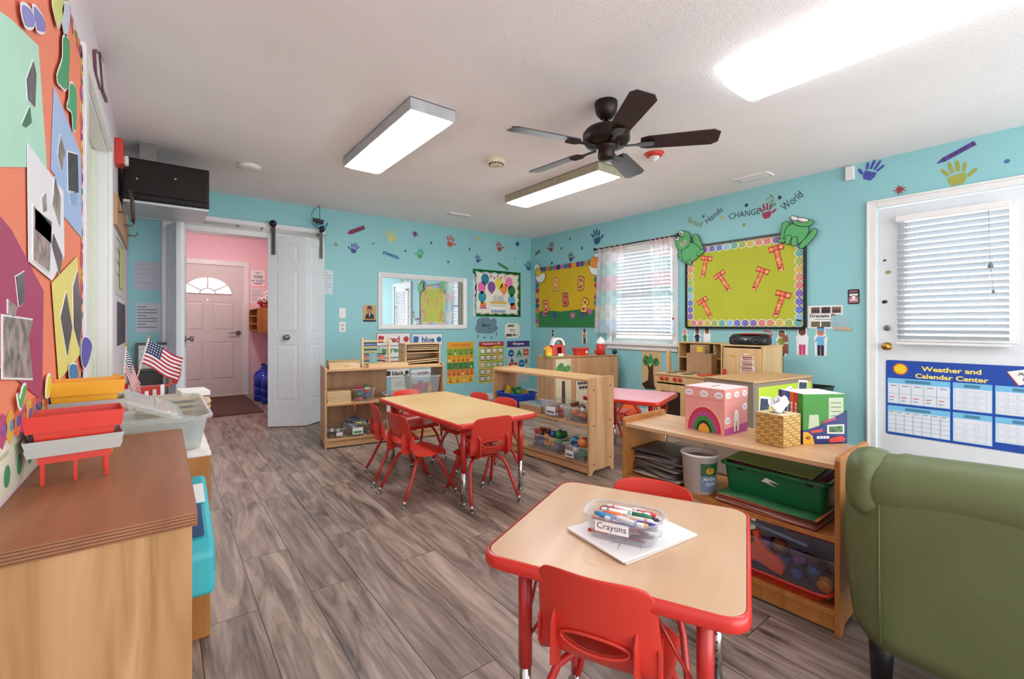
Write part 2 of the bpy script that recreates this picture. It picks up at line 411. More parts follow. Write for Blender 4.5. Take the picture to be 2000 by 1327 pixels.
# bifold barn doors ---------------------------------------------------------
def bifold_leaf(name, p0, p1, label, knobside=None, strap=None, mirror=False):
    w = math.dist(p0, p1); ang = math.atan2(p1[1]-p0[1], p1[0]-p0[0])
    t = thing(name, label, 'door', (p0[0], p0[1], .012), ang, 'bifold closet doors'); t['kind'] = 'structure'
    mb = MB(); x0, x1 = .075, w-.075
    leaf(mb, w, 2.03, .034, WHITE if False else DOORW, [(x0, x1, .27, .87), (x0, x1, 1.02, 1.62) if False else (x0, x1, 1.0, 1.66), (x0, x1, 1.74, 1.95)], y0=0 if not mirror else -.034)
    mb.build('door_panel', t)
    if knobside: knob(t, w*knobside, 0 if not mirror else -.034, .95, STEEL)
    if strap is not None:
        s = MB(); yy = -.012; s.box(strap-.02, strap+.02, yy, 0, 1.83, 2.19, STEEL); s.build('hanger_strap', t, bevel=.002)
        wv = MB(); wv.lathe([(.001, 0), (.036, 0), (.036, .016), (.001, .016)], BLACK, n=20)
        wv.bm.transform(Matrix.Translation((strap, yy, 2.16)) @ Matrix.Rotation(math.pi/2, 4, 'X')); wv.build('roller_wheel', t)
    return t
bifold_leaf('door_2', (.895, 5.43), (1.222, 5.24), 'white panelled folding door leaf with a round knob, beside the hall opening', .52, .06)
bifold_leaf('door_3', (1.228, 5.24), (1.475, 5.43), 'white panelled folding door leaf without a knob, against the teal wall', None, .24)
bifold_leaf('door_4', (.035, 5.43), (.13, 5.10), 'white folding door leaf seen edge-on at the left of the hall opening', None, None)
bifold_leaf('door_5', (.137, 5.10), (.19, 5.43), 'white folding door leaf with round knob edge-on, left of the hall opening', .8, None)
# header board and rail
t = MB(); t.box(-.24, 1.49, YF-.035, YF-.016, 2.09, 2.185, WHITE); struct('trim_2', t, bevel=.003)
r = thing('barn_door_rail', 'dark flat steel door rail on the white header board above the hall opening', 'rail', (0, YF-.05, 2.1))
mb = MB(); mb.box(-.2, 1.49, -.008, 0, 0, .032, STEEL); mb.build('rail', r)
for i, x in enumerate((.62, .84, 1.40)):
    mb = MB(); mb.lathe([(.012, 0), (.012, .014), (.005, .016)], STEEL, n=12); mb.bm.transform(Matrix.Translation((x, -.008, .014)) @ Matrix.Rotation(math.pi/2, 4, 'X')); mb.build('bolt', r)

# hall: front door ----------------------------------------------------------
d = thing('door_1', 'pale grey entrance door with a fan-shaped window at the end of the hall', 'door', (.095, 8.2, .012)); d['kind'] = 'structure'
HD = mat('taupe_white_door', 'ddd3d0', .4, var=.02)
mb = MB(); W = .91; H = 1.988
pan = [(.11, .40, .25, .82), (.51, .80, .25, .82), (.11, .40, 1.0, 1.42), (.51, .80, 1.0, 1.42)]
leaf(mb, W, 1.5, .04, HD, pan)
# upper part with the half-round opening, made of strips round the arc
cx, cz, R = .45, 1.55, .31
n = 20; arc = [(cx-R*math.cos(math.pi*k/n), cz+R*.80*math.sin(math.pi*k/n)) for k in range(n+1)]
for y in (0, .04):
    mb.face([(0, y, 1.5), (W, y, 1.5), (W, y, cz), (0, y, cz)], HD)
    mb.face([(0, y, cz), (arc[0][0], y, cz), (arc[0][0], y, H), (0, y, H)], HD); mb.face([(arc[-1][0], y, cz), (W, y, cz), (W, y, H), (arc[-1][0], y, H)], HD)
    for k in range(n): mb.face([(arc[k][0], y, arc[k][1]), (arc[k+1][0], y, arc[k+1][1]), (arc[k+1][0], y, H), (arc[k][0], y, H)], HD)
for k in range(n): mb.face([(arc[k][0], 0, arc[k][1]), (arc[k+1][0], 0, arc[k+1][1]), (arc[k+1][0], .04, arc[k+1][1]), (arc[k][0], .04, arc[k][1])], HD)
mb.box(0, .001, 0, .04, 1.5, H, HD); mb.box(W-.001, W, 0, .04, 1.5, H, HD)
mb.build('door_slab', d, recalc=False)
mb = MB(); mb.prism([(a, b) for a, b in arc], -.02, -.024, GLASS, Matrix.Rotation(math.pi/2, 4, 'X')); mb.build('fanlight_glass', d)
mb = MB(); mb.tube([(a, -.004, b) for a, b in arc]+[(arc[0][0], -.004, cz)], .009, HD, 6)
mb.tube([(cx-.1*math.cos(math.pi*k/10), 0, cz+.08*math.sin(math.pi*k/10)) for k in range(11)], .011, HD, 6)
for a in (35, 90, 145):
    ca, sa = math.cos(math.radians(a)), math.sin(math.radians(a)); mb.tube([(cx+.1*ca, 0, cz+.08*sa), (cx+R*ca, 0, cz+R*.8*sa)], .011, HD, 6)
mb.build('fanlight_muntin', d)
mb = MB(); mb.lathe([(.035, 0), (.035, .012), (.014, .016), (.014, .05)], STEEL, n=18); mb.bm.transform(Matrix.Translation((.845, 0, .96)) @ Matrix.Rotation(math.pi/2, 4, 'X')); mb.tube([(.845, -.045, .96), (.80, -.05, .962), (.72, -.045, .955)], [.011, .01, .008], STEEL); mb.build('lever_handle', d)
mb = MB(); mb.lathe([(.01, 0), (.01, .004)], CHROME, n=12); mb.bm.transform(Matrix.Translation((.45, 0, 1.46)) @ Matrix.Rotation(math.pi/2, 4, 'X')); mb.build('peephole', d)
t = MB(); t.box(.02, .09, 8.18, 8.2, 0, 2.0, WHITE); t.box(1.005, 1.085, 8.18, 8.2, 0, 2.0, WHITE); t.box(.02, 1.085, 8.18, 8.2, 2.0, 2.075, WHITE); t.box(.09, 1.005, 8.17, 8.2, 0, .012, BRASS)
struct('trim_3', t, bevel=.004)
mb = MB(); mb.box(.1, 1.02, 6.42, 8.12, 0, .012, mat('brown_mat', '5b4038', .95, var=.12, scale=60, bump=.5)); o = mb.build('entrance_mat'); tag(recenter(o), 'dark brown entrance mat in front of the hall door', 'mat')

# window in the right wall ----------------------------------------------------
t = MB(); Y0, Y1, Z0, Z1 = 2.98, 3.88, .88, 2.03
t.box(XR-.02, XR, Y0-.06, Y0, Z0-.02, Z1+.06, WHITE); t.box(XR-.02, XR, Y1, Y1+.06, Z0-.02, Z1+.06, WHITE); t.box(XR-.02, XR, Y0, Y1, Z1, Z1+.06, WHITE)
t.box(XR-.045, XR+.0, Y0-.09, Y1+.09, Z0-.035, Z0, WHITE); t.box(XR-.018, XR, Y0-.06, Y1+.06, Z0-.09, Z0-.035, WHITE)
struct('trim_4', t, bevel=.004)
wn = thing('window_1', 'white framed window behind blinds and pastel curtains', 'window', (XR+.07, (Y0+Y1)/2, Z0)); wn['kind'] = 'structure'
mb = MB(); hw = (Y1-Y0)/2; hh = Z1-Z0
for a in ((-hw, -hw+.045, 0, hh), (hw-.045, hw, 0, hh), (-hw+.045, hw-.045, 0, .05), (-hw+.045, hw-.045, hh-.05, hh), (-hw+.045, hw-.045, hh/2-.02, hh/2+.02)): mb.box(-.03, .02, a[0], a[1], a[2], a[3], WHITE)
mb.build('window_frame', wn, bevel=.003); mb = MB(); mb.box(-.004, 0, -hw+.04, hw-.04, .04, hh-.04, GLASS); mb.build('window_pane', wn)
SLAT = mat('blind_slat', 'c0c7cd', .45, var=.02)
def blind(name, label, x, y0, y1, z0, z1, tilt, pitch, wdt, slack=None, rz=0):
    t = thing(name, label, 'blinds', (x, (y0+y1)/2, z0)); h = (y1-y0)/2; H = z1-z0
    MB().box(-.03, .03, -h, h, H-.05, H, WHITE).build('headrail', t, bevel=.006)
    mb = MB(); z = H-.075; k = 0
    while z > .035:
        M = Matrix.Translation((0, 0, z)) @ Matrix.Rotation(tilt, 4, 'Y')
        mb.box(-wdt/2, wdt/2, -h+.008, h-.008, -.0012, .0012, SLAT, M); z -= pitch; k += 1
    mb.build('slats', t)
    MB().box(-.028, .028, -h+.004, h-.004, 0, .018, WHITE).build('bottom_rail', t, bevel=.004)
    for yy in (-h*.68, h*.68): mb = MB(); mb.tube([(-wdt/2, yy, H-.05), (-wdt/2, yy, .01)], .0012, PAPER, 4); mb.build('ladder_cord', t)
    return t
blind('window_blind', 'white horizontal blind in the window between the pastel curtains', XR-.02+.01, Y0+.02, Y1-.02, Z0+.085, Z1+.0, .5, .043, .048)

# curtains ---------------------------------------------------------------------
def curtain_mat():
    m = bpy.data.materials.new('patchwork_curtain'); m.use_nodes = True; nt = m.node_tree; b = nt.nodes['Principled BSDF']; N = nt.nodes.new; L = nt.links.new
    g = N('ShaderNodeNewGeometry'); sp = N('ShaderNodeSeparateXYZ'); L(g.outputs['Position'], sp.inputs[0])
    mr = N('ShaderNodeMapRange'); mr.inputs[1].default_value = .98; mr.inputs[2].default_value = 2.12; L(sp.outputs[2], mr.inputs[0])
    r = N('ShaderNodeValToRGB'); r.color_ramp.interpolation = 'CONSTANT'; e = r.color_ramp.elements
    cols = ['e2ebf7', 'f7f4ec', 'd6f0ee', 'f7dade', 'dcf2ec', 'faf0f0', 'f4d8d4']
    e[0].color = lin(cols[0]); e[1].position = .15; e[1].color = lin(cols[1])
    for p, c in zip((.32, .48, .64, .78, .92), cols[2:]): x = e.new(p); x.color = lin(c)
    L(mr.outputs[0], r.inputs[0])
    ck = N('ShaderNodeTexChecker'); ck.inputs['Scale'].default_value = 11; ck.inputs[1].default_value = (1, 1, 1, 1); ck.inputs[2].default_value = (.90, .90, .93, 1); L(g.outputs['Position'], ck.inputs[0])
    mx = N('ShaderNodeMixRGB'); mx.blend_type = 'MULTIPLY'; mx.inputs[0].default_value = 1; L(r.outputs[0], mx.inputs[1]); L(ck.outputs[0], mx.inputs[2])
    L(mx.outputs[0], b.inputs['Base Color']); b.inputs['Roughness'].default_value = .9
    tl = N('ShaderNodeBsdfTranslucent'); L(mx.outputs[0], tl.inputs[0]); tp = N('ShaderNodeBsdfTransparent')
    m1 = N('ShaderNodeMixShader'); m1.inputs[0].default_value = .45; L(b.outputs[0], m1.inputs[1]); L(tl.outputs[0], m1.inputs[2])
    m2 = N('ShaderNodeMixShader'); m2.inputs[0].default_value = .28; L(m1.outputs[0], m2.inputs[1]); L(tp.outputs[0], m2.inputs[2])
    L(m2.outputs[0], nt.nodes['Material Output'].inputs[0]); return m
CM = curtain_mat()
def curtain(y0t, y1t, y0b, y1b, label, folds):
    mb = MB(); rows = []
    for j in range(25):
        f = j/24; z = 2.10-(2.10-.99)*f; a = y0t+(y0b-y0t)*f; b = y1t+(y1b-y1t)*f
        rows.append([(XR-.085-.018*math.sin(i/60*folds*2*math.pi+.6*math.sin(3*f))*(0.5+.5*f), a+(b-a)*i/60, z) for i in range(61)])
    mb.quadmesh(rows, CM); o = mb.build('curtain'); tag(recenter(o), label, 'curtain', 'pastel window curtains')
curtain(4.03, 3.60, 4.09, 3.66, 'pastel patchwork curtain panel on the left half of the window', 5)
curtain(3.24, 2.93, 3.17, 2.90, 'pastel patchwork curtain panel on the right half of the window, next to the frog', 5)
r = thing('curtain_rod', 'black curtain rod with round finials above the window', 'curtain rod', (XR-.085, 3.48, 2.085))
MB().tube([(0, -.6, 0), (0, .6, 0)], .008, BLACK).build('rod', r)
for s in (-1, 1):
    mb = MB(); mb.ball((0, s*.61, 0), .02, BLACK); mb.build('finial', r); mb = MB(); mb.tube([(0, s*.55, 0), (.085, s*.55, 0)], .006, BLACK, 6); mb.build('bracket', r)
mb = MB(); mb.poly = None
f = Flat('R'); a, z = onwall('R', 1319, 623)
star = [(math.cos(math.radians(90+36*k))*(1 if k % 2 == 0 else .45), math.sin(math.radians(90+36*k))*(1 if k % 2 == 0 else .45)) for k in range(10)]
f.base = .115; f.poly(tr(star, -2.91, z, .022), pc('9c2f3c'), 0, .002); f.done('star_decal', 'dark red star stuck low on the right curtain panel', 'star sticker')

# right-hand door ----------------------------------------------------------------
t = MB(); t.box(XR-.02, XR, 1.128, 1.19, 0, 2.104, WHITE); t.box(XR-.02, XR, .14, .2, 0, 2.104, WHITE); t.box(XR-.02, XR, .2, 1.128, 2.04, 2.104, WHITE)
t.box(XR-.03, XR-.02, 1.172, 1.19, 0, 2.086, WHITE); t.box(XR-.03, XR-.02, .14, 1.19, 2.086, 2.104, WHITE); struct('trim_5', t, bevel=.004)
d = thing('door_6', 'white exterior door with a blind over its window and a calendar poster', 'door', (XR+.002, 1.125, .012)); d['kind'] = 'structure'
mb = MB(); w = .915
for a in ((0, .16, 0, 2.02), (w-.16, w, 0, 2.02), (.16, w-.16, 0, .97), (.16, w-.16, 1.90, 2.02)): mb.box(0, .04, -a[1], -a[0], a[2], a[3], DOORW)
mb.build('door_slab', d)
mb = MB(); mb.box(.018, .022, -w+.16, -.16, .97, 1.9, GLASS); mb.build('door_glass', d)
mb = MB()
for a in ((.145, .175, .955, 1.915), (w-.175, w-.145, .955, 1.915), (.175, w-.175, .955, .985), (.175, w-.175, 1.885, 1.915)): mb.box(-.008, 0, -a[1], -a[0], a[2], a[3], WHITE)
mb.build('glazing_frame', d, bevel=.003)
for zz, nm, rr in ((.925, 'door_knob', .029), (1.072, 'deadbolt', .022)):
    mb = MB(); prof = [(rr*1.1, 0), (rr*1.1, .006), (rr*.45, .01), (rr*.4, .03), (rr*.9, .04), (rr, .052), (rr*.8, .064), (rr*.2, .068)] if nm == 'door_knob' else [(rr, 0), (rr, .012), (rr*.6, .016)]
    mb.lathe(prof, BRASS if nm == 'door_knob' else STEEL, n=20); mb.bm.transform(Matrix.Translation((0, -.065, zz-.012)) @ Matrix.Rotation(-math.pi/2, 4, 'Y')); mb.build(nm, d)
bl = blind('door_blind', 'white horizontal blind hanging over the window of the exterior door', XR-.045, .385, .995, .945, 1.945, .62, .0435, .048)
mb = MB(); mb.tube([(-.03, .235, .93), (-.032, .235, .45)], .003, clear('wand', 'c8ccd0', .3), 6); mb.build('tilt_wand', bl)
mb = MB(); mb.tube([(-.034, -.2, .95), (-.035, -.21, .56)], .0015, STEEL, 4); mb.tube([(-.034, -.21, .56), (-.036, -.225, .38)], .0015, STEEL, 4); mb.build('pull_cord', bl)
for yy, zz, s in ((-.212, .545, .018), (-.225, .37, .011)):
    mb = MB(); mb.lathe([(.003, s*2.2), (s*.5, s*1.8), (s, 0), (s*.2, 0)], mat('cord_tassel', '7d8078', .6), (0, 0, 0), 10); mb.bm.transform(Matrix.Translation((-.04, yy, zz))); mb.build('tassel', bl)

# left wall door with casing ----------------------------------------------------
t = MB(); t.box(XL, XL+.02, 2.33, 2.41, 0, 2.16, WHITE); t.box(XL, XL+.02, 3.47, 3.55, 0, 2.16, WHITE); t.box(XL, XL+.02, 2.41, 3.47, 2.09, 2.16, WHITE)
t.box(XL-.12, XL, 2.41, 2.425, 0, 2.09, WHITE); t.box(XL-.12, XL, 3.455, 3.47, 0, 2.09, WHITE); t.box(XL-.12, XL, 2.41, 3.47, 2.075, 2.09, WHITE); struct('trim_6', t, bevel=.003)
d = thing('door_7', 'plain pale greenish door set back in the left wall casing', 'door', (XL-.1, 2.427, .01)); d['kind'] = 'structure'
GD = mat('pale_green_door', 'dfe4d2', .45, var=.02)
mb = MB(); mb.box(0, .04, 0, 1.026, 0, 2.063, GD); mb.build('door_slab', d); mb = MB(); mb.box(.04, .052, .42, .45, 0, 2.06, GD); mb.box(.04, .052, .98, 1.02, 0, 2.06, GD); mb.build('door_stile', d)

# ------------------------------------------------------------ ceiling fixtures
DIFF = emis('lit_diffuser', 'f8fbff', LAMP); DIFW = emis('lit_wrap_diffuser', 'f8fbff', LAMP*.26)
HOUS = mat('lamp_housing', 'b7babd', .4, var=.1, scale=14)
HOUS2 = mat('lamp_housing_warm', 'a8a48a', .45, var=.1, scale=14)
def lamp(cx, cy, wd, ln, label, hm=HOUS, wrap=False, hh=.075):
    t = thing('ceiling_light', label, 'ceiling light', (cx, cy, ZC), 0, 'fluorescent ceiling lights'); t['kind'] = 'thing'; del t['kind']
    w2, l2 = wd/2, ln/2
    if wrap:
        MB().box(-w2*.5, w2*.5, -l2, l2, -.03, 0, hm).build('housing', t, bevel=.003)
        prof = [(-w2, -.012), (-w2*.97, -.045), (-w2*.8, -.075), (-w2*.4, -.088), (w2*.4, -.088), (w2*.8, -.075), (w2*.97, -.045), (w2, -.012)]
        mb = MB(); mb.quadmesh([[(x, y, z) for x, z in prof] for y in (-l2, l2)], DIFW); mb.build('diffuser', t, recalc=False)
        for s in (-1, 1):
            mb = MB(); q = [(x*1.03, z*1.04) for x, z in prof]
            mb.quadmesh([[(x, s*l2, z) for x, z in q], [(x*1.02, s*(l2+.03), z*1.02) for x, z in q], [(x*.9, s*(l2+.045), z*.85) for x, z in q]], FROST)
            mb.face([(x*.9, s*(l2+.045), z*.85) for x, z in q], FROST); mb.build('end_cap', t)
    else:
        mb = MB(); th = .006
        for a in ((-w2, -w2+th, -l2, l2), (w2-th, w2, -l2, l2), (-w2+th, w2-th, -l2, -l2+th), (-w2+th, w2-th, l2-th, l2)): mb.box(a[0], a[1], a[2], a[3], -hh, 0, hm)
        mb.box(-w2, w2, -l2, l2, -.004, 0, hm); mb.build('housing', t)
        P = rrect(-w2+.01, w2-.01, -l2+.01, l2-.01, .02, 3); Q = rrect(-w2+.035, w2-.035, -l2+.035, l2-.035, .02, 3)
        mb = MB(); mb.quadmesh([[(x, y, -hh+.004) for x, y in P], [(x, y, -hh-.014) for x, y in Q]], DIFF, closed_u=True, smooth=False); mb.face([(x, y, -hh-.014) for x, y in Q], DIFF); mb.build('diffuser', t)
    return t
l1 = lamp(1.305, 3.10, .30, 1.24, 'lit fluorescent ceiling fixture with grey sides, left of the ceiling fan')
l2_ = lamp(2.985, 3.17, .30, 1.28, 'lit fluorescent ceiling fixture beyond the ceiling fan, partly behind a blade', HOUS2)
l3 = lamp(2.50, .56, .40, 1.25, 'large lit wraparound ceiling fixture in front of the fan, cut by the frame', WHITE, True)

fan = thing('ceiling_fan', 'dark bronze ceiling fan with five blades', 'ceiling fan', (2.125, 1.833, ZC))
mb = MB(); mb.lathe([(.02, -.105), (.035, -.10), (.06, -.07), (.068, -.03), (.068, 0)], BRONZE, n=28); mb.build('canopy', fan)
mb = MB(); mb.tube([(0, 0, -.10), (0, 0, -.16)], .012, BRONZE); mb.build('downrod', fan)
mb = MB(); mb.lathe([(.03, -.14), (.06, -.15), (.12, -.165), (.14, -.19), (.14, -.235), (.12, -.26), (.07, -.27)], BRONZE, n=36); mb.build('motor_housing', fan)
mb = MB(); mb.lathe([(.07, -.265), (.075, -.275), (.05, -.285), (.05, -.335), (.045, -.345), (.001, -.352)], BRONZE, n=28); mb.build('switch_housing', fan)
mb = MB(); mb.tube([(-.045, -.02, -.33), (-.045, -.02, -.50)], .0012, BRASS, 4); mb.build('pull_chain', fan)
for k in range(5):
    a = math.radians(92+72*k+1.5)
    M = Matrix.Rotation(a, 4, 'Z') @ Matrix.Translation((0, 0, -.262)) @ Matrix.Rotation(math.radians(-13), 4, 'X')
    out = [(.20, -.045), (.24, -.058), (.60, -.070), (.635, -.045), (.635, .045), (.60, .070), (.24, .058), (.20, .045)]
    mb = MB(); mb.prism(out, -.003, .003, BLADE, M); b = mb.build('fan_blade', fan)
    mb = MB(); M2 = Matrix.Rotation(a, 4, 'Z') @ Matrix.Translation((0, 0, -.268))
    mb.prism([(.08, -.014), (.17, -.012), (.21, -.035), (.27, -.03), (.28, 0), (.27, .03), (.21, .035), (.17, .012), (.08, .014)], -.006, -.002, BRONZE, M2); mb.build('blade_bracket', b)

sx, sy = HZ(969, 312, ZC)
t = thing('smoke_detector', 'round cream smoke detector on the ceiling left of the fan', 'smoke detector', (sx, sy, ZC)); CR = mat('cream_plastic', 'e6d4be', .5)
mb = MB(); mb.lathe([(.03, -.052), (.05, -.05), (.058, -.035), (.058, -.03), (.07, -.018), (.072, 0)], CR, n=28); mb.build('cover', t)
mb = MB()
for k in range(16):
    a = k*math.pi/8; mb.box(-.007, .007, .0535, .0595, -.046, -.036, BLACK, Matrix.Rotation(a, 4, 'Z'))
mb.build('vent_slot', t)
sx, sy = HZ(1278, 300, ZC); t = thing('fire_strobe', 'round red fire strobe on the ceiling behind the fan', 'alarm', (sx, sy, ZC))
mb = MB(); mb.lathe([(.03, -.03), (.06, -.022), (.075, 0)], REDP, n=28); mb.build('base', t); mb = MB(); mb.lathe([(.004, -.065), (.03, -.045), (.04, -.028)], clear('strobe_lens', 'ffffff', .3), n=20); mb.build('lens', t)
sx, sy = HZ(487, 324, ZC); mb = MB(); mb.lathe([(.05, -.03), (.085, -.022), (.09, 0)], WHITE, n=30); o = mb.build('ceiling_disc', loc=(sx, sy, ZC)); tag(o, 'plain white round detector on the ceiling near the black cabinet', 'detector')
def vent(u, v, rz, label, w=.3, d=.15):
    x, y = HZ(u, v, ZC); t = thing('ceiling_vent', label, 'vent', (x, y, ZC), rz, 'ceiling air vents')
    mb = MB()
    for a in ((-w/2+.02, w/2-.02, -d/2, -d/2+.02), (-w/2+.02, w/2-.02, d/2-.02, d/2), (-w/2, -w/2+.02, -d/2, d/2), (w/2-.02, w/2, -d/2, d/2)): mb.box(a[0], a[1], a[2], a[3], -.012, 0, WHITE)
    mb.build('frame', t); MB().box(-w/2+.02, w/2-.02, -d/2+.02, d/2-.02, -.003, 0, BLACK).build('duct', t)
    mb = MB(); k = -w/2+.035
    while k < w/2-.03: mb.box(-.009, .009, -d/2+.02, d/2-.02, -.001, .001, WHITE, Matrix.Translation((k, 0, -.008)) @ Matrix.Rotation(.7, 4, 'Y')); k += .022
    mb.build('louver', t)
vent(894, 420, 0, 'white ceiling vent near the far wall above the mirror'); vent(1471, 346, math.pi/2, 'white ceiling vent near the right wall above the frog board')
x, y = onwall('F', 619, 402)[0], YF-.12
t = thing('hanging_camera', 'small black camera with looped cable hanging from the ceiling by the far wall', 'camera', (x, y, ZC))
MB().lathe([(.03, -.006), (.03, 0)], WHITE, n=16).build('mount_plate', t); mb = MB(); mb.tube([(0, 0, 0), (0, 0, -.16)], .003, BLACK, 6); mb.build('stem', t)
mb = MB(); mb.box(-.05, .06, -.025, .025, -.2, -.16, BLACK, Matrix.Rotation(.12, 4, 'Y')); o = mb.build('camera_body', t, bevel=.006)
mb = MB(); mb.tube([(0, 0, -.01), (-.06, 0, -.05), (-.09, 0, -.12), (-.05, 0, -.2), (0, 0, -.22), (.04, 0, -.2)], .003, BLACK, 6); mb.build('cable', t)
mb = MB(); mb.box(XR-.035, XR, 1.275, 1.335, 2.31, 2.425, WHITE); o = mb.build('wall_sensor', bevel=.004); tag(recenter(o), 'small white box sensor high on the right wall under the ceiling', 'sensor')
# fire alarm, cabinet on the left
t = thing('fire_alarm', 'red fire alarm box with white strobe high on the left wall', 'alarm', (XL, 3.98, 1.95+.2)); mb = MB(); mb.box(0, .045, -.06, .06, 0, .17, REDP); mb.build('housing', t, bevel=.006)
mb = MB(); mb.box(.045, .07, -.03, .03, .01, .07, clear('strobe_lens', 'ffffff', .3)); mb.build('lens', t, bevel=.01)
t = thing('hanging_television', 'boxy dark brown television with silver underside hung in the left corner', 'television', (.03, 4.2, 1.985))
DKB = mat('dark_brown_plastic', '1c120e', .45, var=.2, scale=6, spec=.25); SIL = mat('silver_plastic', 'b9bec2', .35, .4, var=.04)
MB().box(-.25, .26, 0, .55, .0, .3, DKB).build('case', t, bevel=.008)
MB().box(-.24, .25, -.012, 0, .045, .29, DKB).build('front_panel', t, bevel=.006)
mb = MB(); [mb.box(-.14+.0125*k, -.134+.0125*k, -.016, -.012, .012, .032, BLACK) for k in range(30)]; mb.build('vent_grille', t)
MB().box(-.245, .255, -.0, .55, -.02, 0, SIL).build('underside', t, bevel=.004)
for xx, zz in ((.05, .19), (-.17, .15)): mb = MB(); mb.lathe([(.008, 0), (.006, .005)], CHROME, n=12); mb.bm.transform(Matrix.Translation((xx, -.012, zz)) @ Matrix.Rotation(math.pi/2, 4, 'X')); mb.build('screw', t)
mb = MB(); mb.box(-.16, -.06, .1, .3, .3, .455, STEEL); mb.build('ceiling_bracket', t)
#==WALLS==
# ------------------------------------------------------------ tables and chairs
def table(label, cx, cy, wx, wy, rz, top, h=.515, inset=.085, corner=.05, legh=.2, edge=REDE, legm=REDM, brace=True):
    t = thing('activity_table', label, 'table', (cx, cy, 0), rz)
    x, y = wx/2, wy/2; th = .033
    mb = MB(); mb.prism(rrect(-x+.004, x-.004, -y+.004, y-.004, corner, 7), h-th+.003, h, top); mb.build('tabletop', t, bevel=.002)
    prof = [(-.004, 0), (.003, .001), (.006, .006), (.006, th-.007), (.003, th-.001), (-.003, th)]
    rows = []
    base = rrect(-x, x, -y, y, corner, 7)
    for off, z in prof:
        rows.append([(px+(off*(1 if px > 0 else -1) if False else off*px/max(abs(px), abs(py)*x/y, 1e-6)*1.0), py+off*py/max(abs(py), 1e-6)*min(1, abs(py)/y), h-th+z) for px, py in base])
    mb = MB(); mb.quadmesh(rows, edge, closed_u=True); mb.face([(px, py, h-th) for px, py in base][::-1], edge); mb.build('edge_band', t)
    for sx in (-1, 1):
        for sy in (-1, 1):
            lx, ly = sx*(x-inset), sy*(y-inset)
            mb = MB(); mb.tube([(lx, ly, legh), (lx, ly, h-th)], .0185, legm, 16); lg = mb.build('leg', t)
            mb = MB(); mb.tube([(lx, ly, .02), (lx, ly, legh+.005)], .0155, CHROME, 14)
            for k in range(5): mb.tube([(lx-.0165, ly, .06+.025*k), (lx-.0145, ly, .06+.025*k)], .003, BLACK, 6)
            mb.build('height_insert', lg); mb = MB(); mb.lathe([(.022, 0), (.024, .004), (.02, .014), (.012, .022)], STEEL, (lx, ly, 0), 16); mb.build('glide', lg)
            if brace:
                mb = MB(); mb.tube([(lx, ly, legh+.09), (lx-sx*.14, ly, h-th)], .0045, legm, 6); mb.build('brace', t)
                mb = MB(); mb.tube([(lx, ly, legh+.06), (lx, ly-sy*.14, h-th)], .0045, legm, 6); mb.build('brace', t)
    return t
table('small square table with maple top and red edge holding the crayons, in front', 1.056, .83, .61, .61, math.radians(25.2), LAMI)
table('long rectangular table with maple top and red edge, ringed by red chairs', 1.675, 2.91, .61, 1.24, 0, LAMIY)
PKT = mat('pink_laminate', 'e79aa6', .25, var=.04)  # pink is a reflection on the tabletop, put into its base colour
table('pink topped square table behind the side-on shelf, in front of the play stove', 3.12, 2.42, .62, .62, math.radians(20), PKT)

SHELLP = [(-.205, .545, .120), (-.200, .53, .134), (-.19, .49, .140), (-.178, .43, .143), (-.165, .375, .146), (-.150, .335, .148), (-.125, .30, .150), (-.08, .283, .152), (-.02, .280, .155), (.03, .284, .158), (.07, .29, .158), (.105, .29, .152), (.125, .280, .135), (.13, .27, .11)]
def chair_shell():
    """one moulded shell; column parameter -1..1 across, slot opened at row 4"""
    mb = MB(); nc = 16; mi = mb.mi(REDP); rows = []
    for i, (y, z, hw) in enumerate(SHELLP):
        row = []
        for j in range(nc+1):
            u = -1+2*j/nc; curl = abs(u)**4
            x = u*hw
            if z > .34: yy, zz = y+.028*u*u+.0*curl, z-(.012*curl if i < 2 else 0)
            else: yy, zz = y-(.012*curl if i > 10 else 0), z+.010*u*u-.018*abs(u)**6
            row.append((x, yy, zz))
        rows.append(row)
    slot = 4; V = []
    def mk(r): return [mb.bm.verts.new(p) for p in r]
    top = []; bot = []
    for j in range(nc+1):
        u = -1+2*j/nc; o = .019*max(0, 1-(u/.56)**2) if abs(u) < .56 else 0; p = rows[slot][j]
        top.append((p[0], p[1]-.002*(o > 0), p[2]+o)); bot.append((p[0], p[1], p[2]-o))
    allrows = rows[:slot]+[top, bot]+rows[slot+1:]
    VV = []
    for i, r in enumerate(allrows):
        if i == slot+1: VV.append([VV[slot][j] if abs(bot[j][2]-top[j][2]) < 1e-6 else mb.bm.verts.new(bot[j]) for j in range(nc+1)])
        else: VV.append(mk(r))
    for i in range(len(VV)-1):
        if i == slot: continue
        for j in range(nc):
            f = mb.bm.faces.new((VV[i][j], VV[i][j+1], VV[i+1][j+1], VV[i+1][j])); f.smooth = True; f.material_index = mi
    return mb
